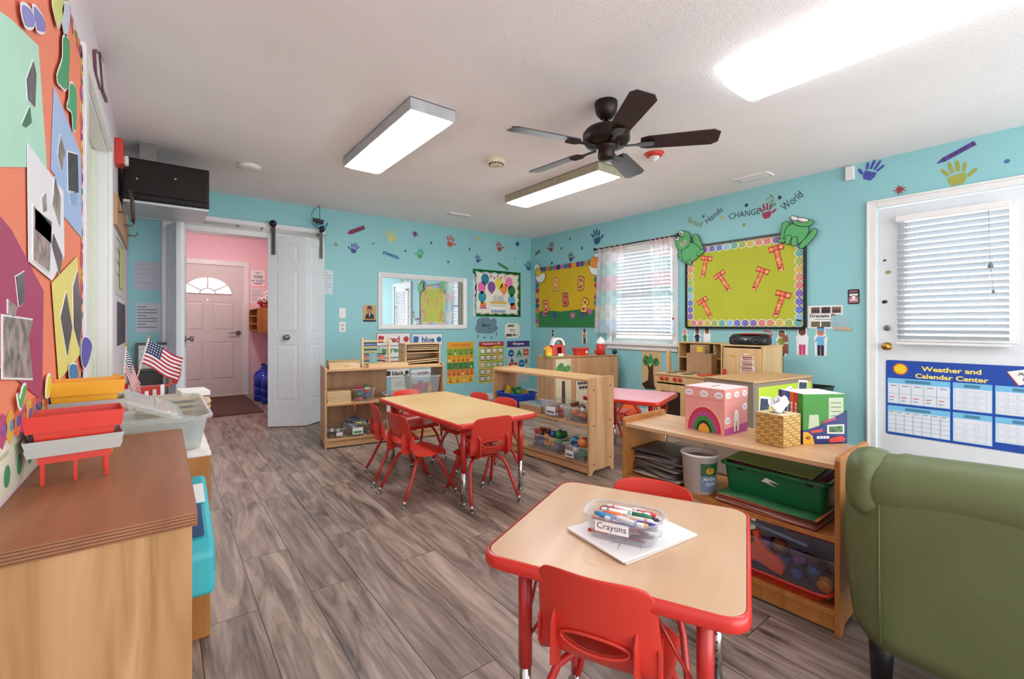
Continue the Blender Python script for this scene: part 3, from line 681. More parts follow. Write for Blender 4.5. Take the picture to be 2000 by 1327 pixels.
def make_chair():
    t = thing('stacking_chair', '', 'chair')
    mb = chair_shell(); o = mb.build('seat_shell', t, solid=0); k = o.modifiers.new('s', 'SOLIDIFY'); k.thickness = .006; k.offset = 0
    k = o.modifiers.new('u', 'SUBSURF'); k.levels = 1; k.render_levels = 2
    # lip round the hand slot
    for s in (-1, 1):
        mb = MB(); M = Matrix.Translation((s*.096, -.178, .36)) @ Matrix.Rotation(math.pi/2, 4, 'Y')
        mb.prism([(.075, .03), (.05, -.012), (-.045, -.008), (-.07, .012), (-.05, .03), (.06, .05)], -.003, .003, REDP, M); mb.build('rib', t, bevel=.001)
        mb = MB(); mb.prism([(.045, .02), (.03, -.006), (-.03, -.006), (-.05, .02)], -.003, .003, REDP, Matrix.Translation((s*.142, -.148, .36)) @ Matrix.Rotation(math.pi/2, 4, 'Y')); mb.build('side_lug', t)
    mb = MB(); pts = []
    for j in range(25):
        a = 2*math.pi*j/24; u = .56*math.cos(a); hz = .021*(math.sin(a))*max(0, 1-.0*u*u)
        pts.append((u*.146, -.168+.028*u*u-.006, .375+hz))
    mb.tube(pts, .004, REDP, 6, caps=False); mb.build('slot_lip', t)
    for s in (-1, 1):
        for fr in (-1, 1):     # rear / front legs, bent tube from under the seat out to the floor
            y0 = -.02+.03*fr
            pts = [(s*.055, y0, .268), (s*.085, y0+fr*.02, .266), (s*.115, y0+fr*.045, .245), (s*.132, y0+fr*.068, .2), (s*.15, y0+fr*.115, .10), (s*.162, y0+fr*.15, .035)]
            mb = MB(); mb.tube(pts, .0105, REDM, 12); lg = mb.build('leg', t)
            e = Vector(pts[-1]); d = (e-Vector(pts[-2])).normalized()
            mb = MB(); mb.tube([e-d*.004, e+d*.024], .0095, CHROME, 12); mb.lathe([(.017, 0), (.019, .003), (.014, .009), (.006, .013)], STEEL, (e.x+d.x*.026, e.y+d.y*.026, 0), 14); mb.build('glide', lg)
    mb = MB(); mb.box(-.09, .09, -.06, .02, .264, .272, REDM); mb.build('seat_plate', t)
    return t
proto = make_chair()
def place(x, y, rz, label, first=[1], s=1):
    if first[0]: first[0] = 0; o = proto; o.location = (x, y, 0); o.rotation_euler = (0, 0, rz); o['label'] = label
    else: o = dup(proto, (x, y, 0), rz, label)
    o['group'] = 'red stacking chairs'
R = math.radians
# chair local +y = the way it faces
fx, fy = math.cos(R(25.2)), math.sin(R(25.2)); ang1 = R(25.2)-math.pi/2
place(.782-.025*fx+.185*fx, .708-.025*fy+.185*fy, ang1, 'red plastic chair in the foreground, its back to us, at the crayon table')
place(1.345+.04*fx-.185*fx, .96+.04*fy-.185*fy, ang1+math.pi, 'red chair on the far side of the crayon table, only its backrest showing')
place(1.345, 2.735, -math.pi/2+R(4), 'red chair side-on at the left of the long table, nearest us')
place(1.37, 3.14, -math.pi/2-R(10), 'red chair at the left of the long table, behind the nearest side-on one')
place(1.62, 2.44, R(-6), 'red chair at the near end of the long table, back turned to us')
place(1.66, 3.43, math.pi+R(8), 'red chair at the far end of the long table, facing us')
place(1.87, 3.09, math.pi/2, 'red chair on the right of the long table near its far end')
place(1.88, 2.74, math.pi/2+R(3), 'red chair on the right of the long table, by the shelf of toy bins')
place(3.42, 2.85, math.pi+R(20), 'red chair behind the square table with the painted pink reflection')

# ------------------------------------------------------------ shelving units
def shelf_unit(name, label, loc, rz, w, d, h, boards, m, mx, back=None, lip=.02, cat='shelf', th=.018, kick=.07, mtop=None, cut=False):
    t = thing(name, label, cat, loc, rz)
    for x0 in (0, w-th):
        P = [(0, 0), (.03, 0), (.055, .03), (d-.055, .03), (d-.03, 0), (d, 0), (d, h+lip-.012), (d-.012, h+lip), (.012, h+lip), (0, h+lip-.012)] if lip else [(0, 0), (.03, 0), (.055, .03), (d-.055, .03), (d-.03, 0), (d, 0), (d, h), (0, h)]
        M = Matrix(((0, 0, 1, 0), (1, 0, 0, 0), (0, 1, 0, 0), (0, 0, 0, 1)))
        mb = MB(); mb.prism(P, x0, x0+th, m, M); o = mb.build('side_panel', t, bevel=.003)
    e = th if lip else 0; zt = h if not lip else h
    MB().box(e, w-e, 0, d, h-th, h if lip else h+.001, mtop[0] if mtop else mx).build('top_board', t, bevel=.002)
    for z in boards: MB().box(th, w-th, .004, d-.006, z-th, z, mtop[1] if mtop else mx).build('shelf_board', t, bevel=.001)
    if kick: MB().box(th, w-th, .012, .03, .012, kick, mx).build('kick_board', t)
    if back:
        for b in back: MB().box(b[0], b[1], d-.006, d, b[2], b[3], b[4] if len(b) > 4 else m).build('back_panel', t)
    return t
SA = shelf_unit('toy_shelf', 'low maple shelf under the mirror with puzzles and an abacus on top', (1.13, 4.16, 0), R(-9), 1.10, .36, .70, [.395, .085], MAPLEZ, MAPLE, [(.018, .62, .07, .69)])
SB = shelf_unit('toy_shelf', 'maple shelf turned side-on to us with a scuffed end panel and toy bins', (2.385, 3.39, 0), R(-87.0), 1.125, .29, .70, [.37, .085], MAPLEZ, MAPLE, None, lip=0.012)
SCx = shelf_unit('toy_shelf', 'orange-edged maple shelf under the pink box and tissues, by the armchair', (1.845, 1.487, 0), R(-87.9), .925, .37, .605, [.345, .085], ORNG, ORNG, None, lip=.026, mtop=(wood('shelf_top_maple', 'dab48c', 'c99c72', 'x', 1, .35), ORNG))
SD = shelf_unit('toy_shelf', 'maple shelf in the far right corner, its back to us, with toy barn on top', (4.505, 4.00, 0), R(169), .93, .37, .725, [.38, .085], MAPLEZ, MAPLE, [(.018, .912, .02, .725)], lip=0, kick=0)
SE = shelf_unit('toy_shelf', 'taupe sided low shelf with lime paper on its back, before the play refrigerator', (3.975, 1.735, 0), R(174), .785, .38, .71, [.38, .085], TAUPE, MAPLE, [(.018, .767, .02, .70)], lip=0, kick=0)
# end panel screws and scuffs on the side-on shelf
for dx, z in ((.05, .62), (.245, .64), (.05, .36), (.245, .38), (.05, .08), (.245, .10)):
    M = SB.matrix_world; mb = MB(); mb.lathe([(.006, 0), (.006, .002)], BLACK, n=10)
    mb.bm.transform(Matrix.Translation((1.125, dx, z)) @ Matrix.Rotation(math.pi/2, 4, 'Y')); mb.build('screw', SB)
LIME = mat('lime_paper', 'b7cf35', .7, var=.06, scale=5)
mb = MB(); mb.box(.03, .73, .3805, .382, .05, .67, LIME); mb.build('lime_backing_paper', SE)
DKPH = mat('dark_photo_print', '3c4658', .6, var=.6, scale=55)
for i, (x, z, a) in enumerate(((.665, .52, 8), (.36, .56, -10), (.16, .60, 6), (.63, .2, -4))):
    mb = MB(); mb.prism(tr([(-.065, -.085), (.065, -.085), (.065, .085), (-.065, .085)], x, z, 1, a), 0, .002, PAPER, Matrix.Translation((0, .385, 0)) @ Matrix.Rotation(math.pi/2, 4, 'X'))
    mb.prism(tr([(-.055, -.03), (.055, -.03), (.055, .07), (-.055, .07)], x, z, 1, a), 0, -.001, DKPH, Matrix.Translation((0, .385, 0)) @ Matrix.Rotation(math.pi/2, 4, 'X'))
    o = mb.build('photo_sheet'); o.data.transform(SE.matrix_basis if False else Matrix.Translation(SE.location) @ Matrix.Rotation(R(174), 4, 'Z')); recenter(o)
    tag(o, ['photo sheet at the left end of the lime paper, beside the tissue box', 'photo sheet in the middle of the lime paper behind the boxed books', 'small photo sheet at the right end of the lime paper', 'photo sheet low on the lime paper, seen under the shelf top'][i], 'photo sheet')

# cabinets along the left wall (backs to the wall, open to the room)
t = thing('storage_cabinet', 'large birch cabinet in the left foreground with a worn orange plywood top', 'cabinet', (XL, 1.036, 0)); cw = .053-XL; cl = .857
MB().box(0, cw-.008, 0, .02, 0, .725, CABS).build('end_panel', t, bevel=.002); MB().box(0, cw-.008, cl-.02, cl, 0, .725, CABS).build('end_panel', t, bevel=.002)
PLY = wood('ply_edge', '5a3a26', '7a5236', 'y', .3, .6)
mb = MB(); mb.box(0, cw, -.006, cl, .725, .75, ORNGT)
mb.build('top_board', t, bevel=.002)
mb = MB()
for k in range(4): mb.box(.0, cw+.0006, -.0066, cl, .728+.0058*k, .7305+.0058*k, PLY)
mb.build('plywood_edge', t)
MB().box(.004, cw-.012, .02, cl-.02, .355, .373, CABS).build('shelf_board', t); MB().box(.004, cw-.012, .02, cl-.02, .05, .068, CABS).build('shelf_board', t); MB().box(0, .006, .02, cl-.02, .05, .72, CABS).build('back_panel', t)
t2 = thing('storage_cabinet', 'narrow orange cabinet with a white worn top beyond the large birch cabinet', 'cabinet', (XL, 1.925, 0)); cw = .139-XL; cl = 1.5
WORN = mat('worn_white_laminate', 'e8e2dc', .35, var=.12, scale=30)
MB().box(0, cw-.003, 0, .02, .0, .636, ORNG).build('end_panel', t2, bevel=.003); MB().box(0, cw-.003, cl-.02, cl, .0, .636, ORNG).build('end_panel', t2, bevel=.003)
MB().box(0, cw, 0, cl, .636, .652, WORN).build('top_board', t2, bevel=.004)
for z in (.33, .07): MB().box(.004, cw-.012, .02, cl-.02, z-.018, z, ORNG).build('shelf_board', t2)
MB().box(0, .006, .02, cl-.02, .05, .636, ORNG).build('back_panel', t2)

KIT = wood('kitchen_maple', 'e0bd8a', 'd0a873', 'z', 1, .4)
# ------------------------------------------------------------ play kitchen by the right wall
f = thing('play_refrigerator', 'wooden play refrigerator with pancake picture and red handle by the teal wall', 'toy refrigerator', (4.05, 1.77, 0))
mb = MB(); wF = .37
for a in ((0, .40, 0, .016, 0, .905), (0, .40, wF-.016, wF, 0, .905), (0, .40, 0, wF, 0, .04), (.385, .40, 0, wF, .04, .905), (0, .40, .016, wF-.016, .5, .516)): mb.box(*a, KIT)
mb.build('cabinet_body', f, bevel=.002); MB().box(-.0, .405, -.004, wF+.004, .905, .918, KIT).build('top_board', f, bevel=.003)
MB().box(-.014, .0, .014, wF-.03, .525, .89, KIT).build('door_panel', f, bevel=.003); MB().box(-.014, .0, .014, wF-.03, .06, .51, KIT).build('door_panel', f, bevel=.003)
mb = MB(); mb.box(-.04, -.014, wF-.058, wF-.034, .535, .70, REDP); mb.build('door_handle', f, bevel=.005)
# pancakes picture and little yellow picture (flat cards on the door)
mb = MB(); random.seed(3)
PN = [pc('a8552f'), pc('6f2b1a'), pc('d08a5a')]
mb.prism([(-.058, -.10), (.06, -.095), (.066, -.07), (.05, .11), (-.02, .125), (-.055, .09)], 0, .001, PAPER, Matrix.Identity(4))
for k in range(13):
    z = -.085+.0155*k; q = .052-.0008*k; dx = random.uniform(-.006, .006)
    mb.prism([(-q+dx, z), (q+dx, z+.003), (q+dx, z+.012), (-q+dx, z+.010)], .001, .0016+.0001*k, PN[k % 2] if k % 3 else PN[2], Matrix.Identity(4))
Mf = Matrix(((0, 0, -1, 4.035), (-1, 0, 0, 1.895), (0, 1, 0, .72), (0, 0, 0, 1)))
mb.bm.transform(Mf); o = mb.build('pancake_picture'); tag(recenter(o), 'cut-out picture of stacked pancakes on the play refrigerator door', 'picture')
mb = MB(); mb.prism(circ(0, 0, .014, 12), 0, .0015, pc('e0b64a')); mb.prism([(-.05, .006), (-.012, -.006), (-.012, .006)], 0, .0015, pc('c9983a')); mb.bm.transform(Matrix(((0, 0, -1, 4.035), (-1, 0, 0, 2.01), (0, 1, 0, .82), (0, 0, 0, 1)))); o = mb.build('egg_picture'); tag(recenter(o), 'tiny yellow cut-out picture beside the pancakes', 'picture')

s = thing('play_stove', 'wooden play stove with red knobs and a dark oven window', 'toy stove', (4.03, 2.16, 0)); wS = .66
mb = MB()
for a in ((0, .38, 0, .016, 0, .59), (0, .38, wS-.016, wS, 0, .59), (0, .38, .016, wS-.016, 0, .04), (.364, .38, .016, wS-.016, .04, .59), (0, .012, .016, wS-.016, .515, .59), (.0, .016, .016, .30, .04, .515)): mb.box(*a, KIT)
mb.build('stove_body', s, bevel=.002); MB().box(-.01, .40, -.004, wS+.004, .59, .606, KIT).build('countertop', s, bevel=.003)
# oven door with window
mb = MB(); y0, y1 = .32, wS-.02
for a in ((y0, y0+.05, .13, .50), (y1-.05, y1, .13, .50), (y0+.05, y1-.05, .13, .19), (y0+.05, y1-.05, .43, .50)): mb.box(-.014, 0, a[0], a[1], a[2], a[3], KIT)
od = mb.build('oven_door', s, bevel=.003); MB().box(-.007, -.004, y0+.05, y1-.05, .19, .43, clear('oven_glass', '3a2620', .15)).build('oven_window', od)
MB().box(0, .01, y0, y1, .04, .13, KIT).build('drawer_front', s)
for k, yy in enumerate((wS-.075, wS-.135, wS-.225, wS-.285)):
    mb = MB(); mb.lathe([(.02, 0), (.02, .012), (.017, .016)], REDP, n=18); mb.box(-.003, .003, -.016, .016, .014, .019, REDP); mb.bm.transform(Matrix.Translation((0, yy, .555)) @ Matrix.Rotation(-math.pi/2, 4, 'Y')); mb.build('knob', s)
for xx, yy in ((.1, .54), (.26, .54), (.1, .36), (.26, .36)):
    mb = MB(); mb.lathe([(.055, .606), (.055, .609)], mat('burner_grey', '4c5148', .5), (xx, yy, 0), 24); mb.build('burner', s)
mb = MB(); P = [(0, .606), (.05, .606), (.05, .80), (.043, .825), (.025, .835), (.007, .825), (0, .80)]
mb.prism(P, 0, .03, KIT, Matrix.Translation((.19, wS-.03, 0)) @ Matrix(((1, 0, 0, 0), (0, 0, 1, 0), (0, 1, 0, 0), (0, 0, 0, 1)))); mb.build('splash_post', s, bevel=.004)
# red oven mitt
mb = MB(); mb.prism([(-.05, -.09), (.05, -.09), (.055, .03), (.09, .06), (.07, .08), (.045, .06), (.03, .10), (-.03, .10), (-.055, .03)], .0, .012, REDP); o = mb.build('oven_mitt', loc=(4.14, 2.30, .607), rot=1.2, bevel=.004); tag(o, 'flat red oven mitt lying on the play stove top', 'oven mitt')
# hutch behind with cardboard box
h = thing('play_hutch', 'open wooden play hutch with shelves standing behind the play stove', 'shelf', (4.44, 2.16, 0)); wH = .66
mb = MB()
for a in ((0, .15, 0, .014, 0, .90), (0, .15, wH-.014, wH, 0, .90), (0, .15, .25, .262, .6, .89), (0, .15, .014, wH-.014, .745, .757)): mb.box(*a, KIT)
mb.build('hutch_frame', h); MB().box(-.005, .155, -.004, wH+.004, .90, .912, KIT).build('top_board', h); MB().box(.145, .15, .014, wH-.014, .1, .90, mat('hutch_back', '5b4a40', .7)).build('back_panel', h)
mb = MB()
for k in range(7): mb.tube([(-.002, .03+.0*k, .63+.035*k), (-.002, .24, .63+.035*k)], .002, CHROME, 5)
for yy in (.03, .24): mb.tube([(-.002, yy, .62), (-.002, yy, .85)], .002, CHROME, 5)
mb.build('wire_rack', h)
t = thing('cardboard_box', 'taupe cardboard box with a yellow sticker standing on the play stove', 'box', (4.33, 2.50, .607)); mb = MB(); mb.box(-.04, .06, -.14, .13, 0, .20, CARD); mb.box(-.04, .055, -.07, .09, .20, .285, CARD); mb.build('carton', t, bevel=.003)
mb = MB(); mb.box(-.042, -.04, -.045, .015, .215, .27, pc('d8c62a')); mb.build('yellow_sticker', t)

# boombox on the refrigerator
b = thing('boombox', 'black and red portable radio on top of the play refrigerator', 'radio', (4.16, 1.93, .918)); mb = MB()
prof = [(-.075, .0), (-.08, .03), (-.07, .07), (-.03, .095), (.05, .10), (.08, .06), (.08, .0)]
rows = []
for y, sc in ((-.165, .35), (-.16, .7), (-.14, .93), (-.11, 1), (.11, 1), (.14, .93), (.16, .7), (.165, .35)): rows.append([(x*sc, y, .05+(z-.05)*sc) for x, z in prof])
mb.quadmesh(rows, BLACK, closed_u=True); mb.face([p for p in rows[0]], BLACK); mb.face([p for p in rows[-1]][::-1], BLACK); mb.build('case', b)
for s_ in (-1, 1):
    mb = MB(); mb.lathe([(.036, 0), (.036, .012), (.03, .014), (.028, .006), (.012, .004), (.008, .010), (.001, .012)], mat('speaker_grey', '34373c', .5), n=22); mb.bm.transform(Matrix.Translation((-.072, s_*.09, .045)) @ Matrix.Rotation(-math.pi/2, 4, 'Y')); mb.build('speaker', b)
mb = MB(); mb.box(-.05, .03, -.1, .06, .094, .104, REDP); mb.build('control_panel', b, bevel=.003); mb = MB(); mb.prism([(0, .012), (.018, 0), (0, -.012), (-.018, 0)], 0, .002, CHROME, Matrix(((0, 0, -1, -.079), (-1, 0, 0, 0), (0, 1, 0, .05), (0, 0, 0, 1)))); mb.build('badge', b)
mb = MB(); mb.tube([(0, -.15, .06), (0, -.185, .09), (.0, -.17, .12), (0, -.12, .125)], .007, REDP, 8); mb.build('carry_handle', b)

# waste bin by the right wall
t = thing('waste_bin', 'black plastic bin at the teal wall, right of the lime papered shelf', 'bin', (4.32, 1.47, 0)); mb = MB(); o_ = rrect(-.15, .15, -.09, .09, .03, 3)
mb.quadmesh([[(x*.8, y*.8, 0) for x, y in o_], [(x, y, .57) for x, y in o_], [(x*1.06, y*1.06, .57) for x, y in o_], [(x*1.06, y*1.06, .585) for x, y in o_], [(x*.96, y*.96, .585) for x, y in o_], [(x*.78, y*.78, .01) for x, y in o_]], mat('dark_green_black', '1c2622', .45), closed_u=True, smooth=False)
mb.face([(x*.78, y*.78, .01) for x, y in o_], BLACK); mb.build('tub', t)

# ------------------------------------------------------------ green armchair (its back to us, facing the door)
a = thing('armchair', 'olive green child-size upholstered armchair in the right foreground, its back to us', 'armchair', (1.70, .02, 0))
def softbox(name, par, P, y0, y1, m, lean=0, bev=.03, seg=5):
    mb = MB(); mb.prism(P, y0, y1, m, Matrix(((1, 0, 0, 0), (0, 0, 1, 0), (0, 1, 0, 0), (0, 0, 0, 1)))); return mb.build(name, par, bevel=bev, seg=seg)
# back panel: tall slab slightly bowed; y from -.47 to +.47 (centre .02)
mb = MB(); rows = []
for j in range(13):
    v = j/12; z = .15+.50*v; row = []
    for i in range(33):
        u = -1+2*i/32; cr = max(0, (abs(u)-.80)/.2)
        y = u*(.455+.02*math.sin(math.pi*min(v*1.0, 1))); x = -.03+.02*(1-v)+.10*cr**2.2+.01*u*u
        row.append((x, y, z+.03*cr*(1-v)))
    rows.append(row)
mb.quadmesh(rows, OLIVE); o = mb.build('back_panel', a); k = o.modifiers.new('s', 'SOLIDIFY'); k.thickness = .03; k.offset = 1
mb = MB(); mb.prism([(.0, .15), (.14, .15), (.13, .62), (.0, .64)], -.42, .42, OLIVE, Matrix(((1, 0, 0, 0), (0, 0, 1, 0), (0, 1, 0, 0), (0, 0, 0, 1)))); mb.build('back_core', a, bevel=.03, seg=4)
# rolled top with end drop
mb = MB(); rows = []; N = 40
for i in range(N+1):
    u = -1+2*i/N; e = max(0, (abs(u)-.80)/.20); y = u*.455
    s = math.sqrt(max(0, 1-e**2.2)) if e > 0 else 1
    s = max(s, .12); cz = .645-.035*abs(u)**3; 
    wr = .0015*math.sin(9*u)+(.003*math.sin(60*u) if abs(u) > .7 else 0)
    row = []
    for k in range(20):
        t_ = 2*math.pi*k/20; rx, rz_ = (.10+wr)*s, (.085+wr)*s
        if math.sin(t_) < 0: rz_ = (.10)*s
        row.append((.035+rx*math.cos(t_), y, cz+rz_*math.sin(t_)))
    rows.append(row)
mb.quadmesh(rows, OLIVE, closed_u=True); mb.face(rows[0][::-1], OLIVE); mb.face(rows[-1], OLIVE); mb.build('rolled_top_cushion', a, recalc=True)
for s in (-1, 1):
    mb = MB(); mb.prism([(.05, .15), (.60, .15), (.62, .40), (.60, .47), (.52, .50), (.10, .52), (.02, .5), (.0, .3)], s*.47-.05*(1 if s > 0 else -1), s*.47, OLIVE, Matrix(((1, 0, 0, 0), (0, 0, 1, 0), (0, 1, 0, 0), (0, 0, 0, 1)))); mb.build('armrest', a, bevel=.022, seg=5)
mb = MB(); mb.box(.10, .60, -.42, .42, .17, .33, OLIVE); mb.build('seat_cushion', a, bevel=.04, seg=5)
for s in (-1, 1):
    mb = MB(); rows = []
    for j in range(17):
        tt = -1+j/8; z = .62+.103*tt; q = max(.03, (1-abs(tt)**3.5)**.5)
        rows.append([(.035+(.100*q+.002*math.sin(2.2*k+j*.5))*math.cos(2*math.pi*k/24), s*.418+(.062*q)*math.sin(2*math.pi*k/24), z) for k in range(24)])
    mb.quadmesh(rows, OLIVE, closed_u=True); mb.face(rows[0][::-1], OLIVE); mb.face(rows[-1], OLIVE); mb.build('rolled_side_bolster', a)
mb = MB(); mb.tube([(-.040, .38, .17), (-.046, .38, .35), (-.05, .38, .60)], .0025, OLIVE, 6); mb.tube([(-.05, .38, .60), (-.052, 0, .607), (-.05, -.45, .60)], .0025, OLIVE, 6); mb.build('seam_piping', a)
for xx, yy in ((.06, .40), (.55, .40), (.06, -.40), (.55, -.40)):
    mb = MB(); mb.lathe([(.026, 0), (.034, .16)], BLACK, (xx, yy, 0), 16); mb.build('leg', a)
#==THINGS==
# ------------------------------------------------------------ stickers and words on the walls
def px(wl, pts): return [onwall(wl, u, v) for u, v in pts]
HANDP = [(-.22, -.42), (.20, -.42), (.36, -.2), (.36, .12), (-.32, .12), (-.34, -.15)]
def finger(x, y, a, l, w=.068):
    l *= 1.2
    c, s = math.cos(math.radians(a)), math.sin(math.radians(a))
    P = [(-w, 0), (w, 0), (w*1.15, l*.6), (w*.9, l*.92), (0, l*1.02), (-w*.9, l*.92), (-w*1.15, l*.6)]
    return [(x+p[0]*c-p[1]*s, y+p[0]*s+p[1]*c) for p in P]
def hand(wl, u, v, s, a, col, label, flip=1):
    ca, cz = onwall(wl, u, v); f = Flat(wl); m = pc(col)
    parts = [HANDP, finger(-.27, .20, 24, .42), finger(-.10, .26, 4, .52), (finger(.12, .26, -5, .50)), finger(.31, .19, -18, .38), finger(.42, -.12, -58, .36, .08)]
    for k, P in enumerate(parts):
        P = [(flip*p[0], p[1]) for p in P]
        if flip < 0: P = P[::-1]
        f.poly(tr(P, ca, cz, s, a), m, 0)
    f.done('handprint_decal', label, 'wall sticker', 'handprint and crayon wall stickers')
def crayon(wl, p0, p1, wd, col, label):
    a0, z0 = onwall(wl, *p0); a1, z1 = onwall(wl, *p1); L = math.hypot(a1-a0, z1-z0); ang = math.degrees(math.atan2(z1-z0, a1-a0))
    f = Flat(wl); T = lambda P: tr(P, a0, z0, 1, ang); w_ = wd/2
    f.poly(T([(0, 0), (L*.06, -w_*.4), (L*.17, -w_*.9), (L*.17, w_*.9), (L*.06, w_*.4)]), pc(col), 0)
    f.poly(T([(L*.17, -w_), (L, -w_), (L, w_), (L*.17, w_)]), pc(col), 0)
    dk = pc('3a3550')
    for q in (.20, .93): f.poly(T([(L*q, -w_), (L*(q+.025), -w_), (L*(q+.025), w_), (L*q, w_)]), dk, 1)
    for q in (.36, .48, .60, .70): f.poly(T([(L*q, -w_*.35), (L*(q+.07), -w_*.35), (L*(q+.07), w_*.35), (L*q, w_*.35)]), dk, 1)
    f.done('crayon_decal', label, 'wall sticker', 'handprint and crayon wall stickers')
def dot(wl, u, v, r, col, label, splat=False):
    a, z = onwall(wl, u, v); f = Flat(wl)
    if splat:
        f.poly([(a+r*(1 if k % 2 else .45)*math.cos(k*math.pi/9)*(1+.25*math.sin(k*2.3)), z+r*(1 if k % 2 else .45)*math.sin(k*math.pi/9)) for k in range(18)], pc(col)); f.done('splat_decal', label, 'wall sticker', 'paint dot wall stickers')
    else: f.poly(circ(a, z, r, 12), pc(col)); f.done('dot_decal', label, 'wall sticker', 'paint dot wall stickers')
Z6 = lambda x, y: (660+x/4.4225, 400+y/4.4225)
Z8 = lambda x, y: (1020+x/4.74, 440+y/4.74)
crayon('F', Z6(78, 250), Z6(230, 195), .05, '8c3350', 'maroon crayon sticker, leftmost of the crayons on the mirror wall')
crayon('F', Z6(538, 467), Z6(388, 410), .045, '4d9fc0', 'pale blue crayon sticker above the mirror')
crayon('F', Z6(1372, 500), Z6(1470, 560), .045, '4f9a57', 'green crayon sticker above the birthday board')
hand('F', *Z6(138, 390), .10, -18, '4a4a98', 'purple handprint, leftmost on the mirror wall', -1)
hand('F', *Z6(455, 285), .115, 8, 'd9cf7a', 'pale yellow handprint above the pale blue crayon')
hand('F', *Z6(710, 436), .10, -12, '43a566', 'green handprint sticker above the mirror', -1)
hand('F', *Z6(968, 330), .125, -10, 'c2543f', 'orange red handprint sticker above the mirror right end')
hand('F', *Z6(1393, 375), .11, 12, 'b03a45', 'red handprint sticker above the birthday board')
hand('F', *Z6(1208, 478), .085, 5, '2d4f8c', 'small navy handprint at the top left of the birthday board')
hand('F', *Z6(1648, 540), .125, -20, '23708c', 'deep teal handprint in the far corner, right of the birthday board', -1)
hand('F', 627, 445, .125, 35, '2f7f9c', 'deep teal handprint under the hanging camera')
for q in ((306, 335, .014, '3f8f9c', 'small teal dot left of the pale yellow handprint'), (583, 400, .013, '26406e', 'navy dot above the pale blue crayon tip'), (806, 330, .015, '1e2f5c', 'dark navy dot left of the orange red handprint'), (1137, 384, .018, '2d6f9c', 'blue dot right of the orange red handprint'), (953, 495, .018, '26608c', 'blue dot above the right part of the mirror'), (1530, 467, .012, '2f7f8c', 'tiny teal dot right of the green crayon')):
    dot('F', *Z6(q[0], q[1]), q[2], q[3], q[4])
dot('F', 656, 478, .02, '8f9a6c', 'olive dot beside the folding door top')
dot('F', *Z6(665, 253), .05, '6c3f8c', 'purple splat sticker below the ceiling above the mirror', True)
dot('F', *Z6(1203, 292), .04, 'cfc04f', 'yellow splat sticker right of the orange red handprint', True)
dot('F', *Z6(1550, 340), .05, '25407c', 'navy splat sticker near the far corner', True)
crayon('R', (1045, 498), (1055, 490), .04, '7f7a45', 'olive crayon sticker by the far corner on the window wall')
hand('R', *Z8(690, 130), .16, 12, '1f5f80', 'deep teal handprint above the yellow chick board right end')
hand('R', *Z8(268, 215), .11, -5, '8f4a4a', 'dull red handprint above the yellow chick board', -1)
hand('R', *Z8(450, 308), .10, 5, '57405c', 'small dark handprint just above the yellow chick board')
for q in ((443, 125, .017, '3a7f84', 'teal dot high above the yellow chick board'), (363, 215, .017, '26404f', 'dark dot right of the dull red handprint'), (553, 213, .022, '2f7f7a', 'green dot left of the window curtain top'), (275, 352, .022, '20404f', 'dark dot near the chick board top left')):
    dot('R', *Z8(q[0], q[1]), q[2], q[3], q[4])
hand('R', 1700, 339, .125, -28, '4b53a8', 'violet handprint right of the white sensor', -1)
hand('R', 1868, 346, .14, 10, 'a5a84a', 'olive yellow handprint above the exterior door')
hand('R', 1497, 417, .115, 8, 'a03a52', 'crimson handprint between the words CHANGE and The')
crayon('R', (1829, 320), (1905, 279), .035, '5d4594', 'purple crayon sticker above the exterior door')
dot('R', 1757, 371, .042, '9c3a45', 'dark red splat left of the exterior door casing top', True)
dot('R', 1967, 315, .014, '3a6f9c', 'blue dot at the far right above the exterior door')
for u, v, c_, l in ((1374, 423, '3f8f7c', 'green dot between the words Small and Hands'), (1411, 426, 'c0b84f', 'yellow dot left of the word CHANGE'), (1458, 401, '2f3a4f', 'dark dot above the word CHANGE'), (1453, 439, '8f9a5c', 'olive dot below the word CHANGE'), (1523, 386, '26404f', 'dark dot between the words The and World')):
    dot('R', u, v, .017, c_, l)
SLATE = pc('3d4a55'); OLV = pc('7d8247')
def word(st, p0, p1, h, m, label, below=True):
    a0, z0 = onwall('R', *p0); a1, z1 = onwall('R', *p1); L = math.hypot(a1-a0, z1-z0); ang = math.degrees(math.atan2(z1-z0, a1-a0))
    f = Flat('R'); nx, nz = -math.sin(math.radians(ang)), math.cos(math.radians(ang))
    f.text(st, m, (a0+a1)/2+nx*h/2, (z0+z1)/2+nz*h/2, 0, width=L, height=h, ang=ang, bold=.0); f.done('wall_lettering', label, 'wall lettering', 'wall quote above the frog board')
word('Small', (1342, 434), (1369, 445), .062, OLV, 'the word Small, olive wall lettering tilting down')
word('Hands', (1382, 438), (1413, 412), .065, SLATE, 'the word Hands, slate wall lettering rising steeply')
word('CHANGE', (1424, 429), (1485, 418), .06, SLATE, 'the word CHANGE in slate wall lettering')
word('The', (1494, 389), (1510, 406), .065, OLV, 'the word The, wall lettering tilting down')
word('World', (1533, 413), (1570, 383), .075, SLATE, 'the word World, slate wall lettering rising to the right')

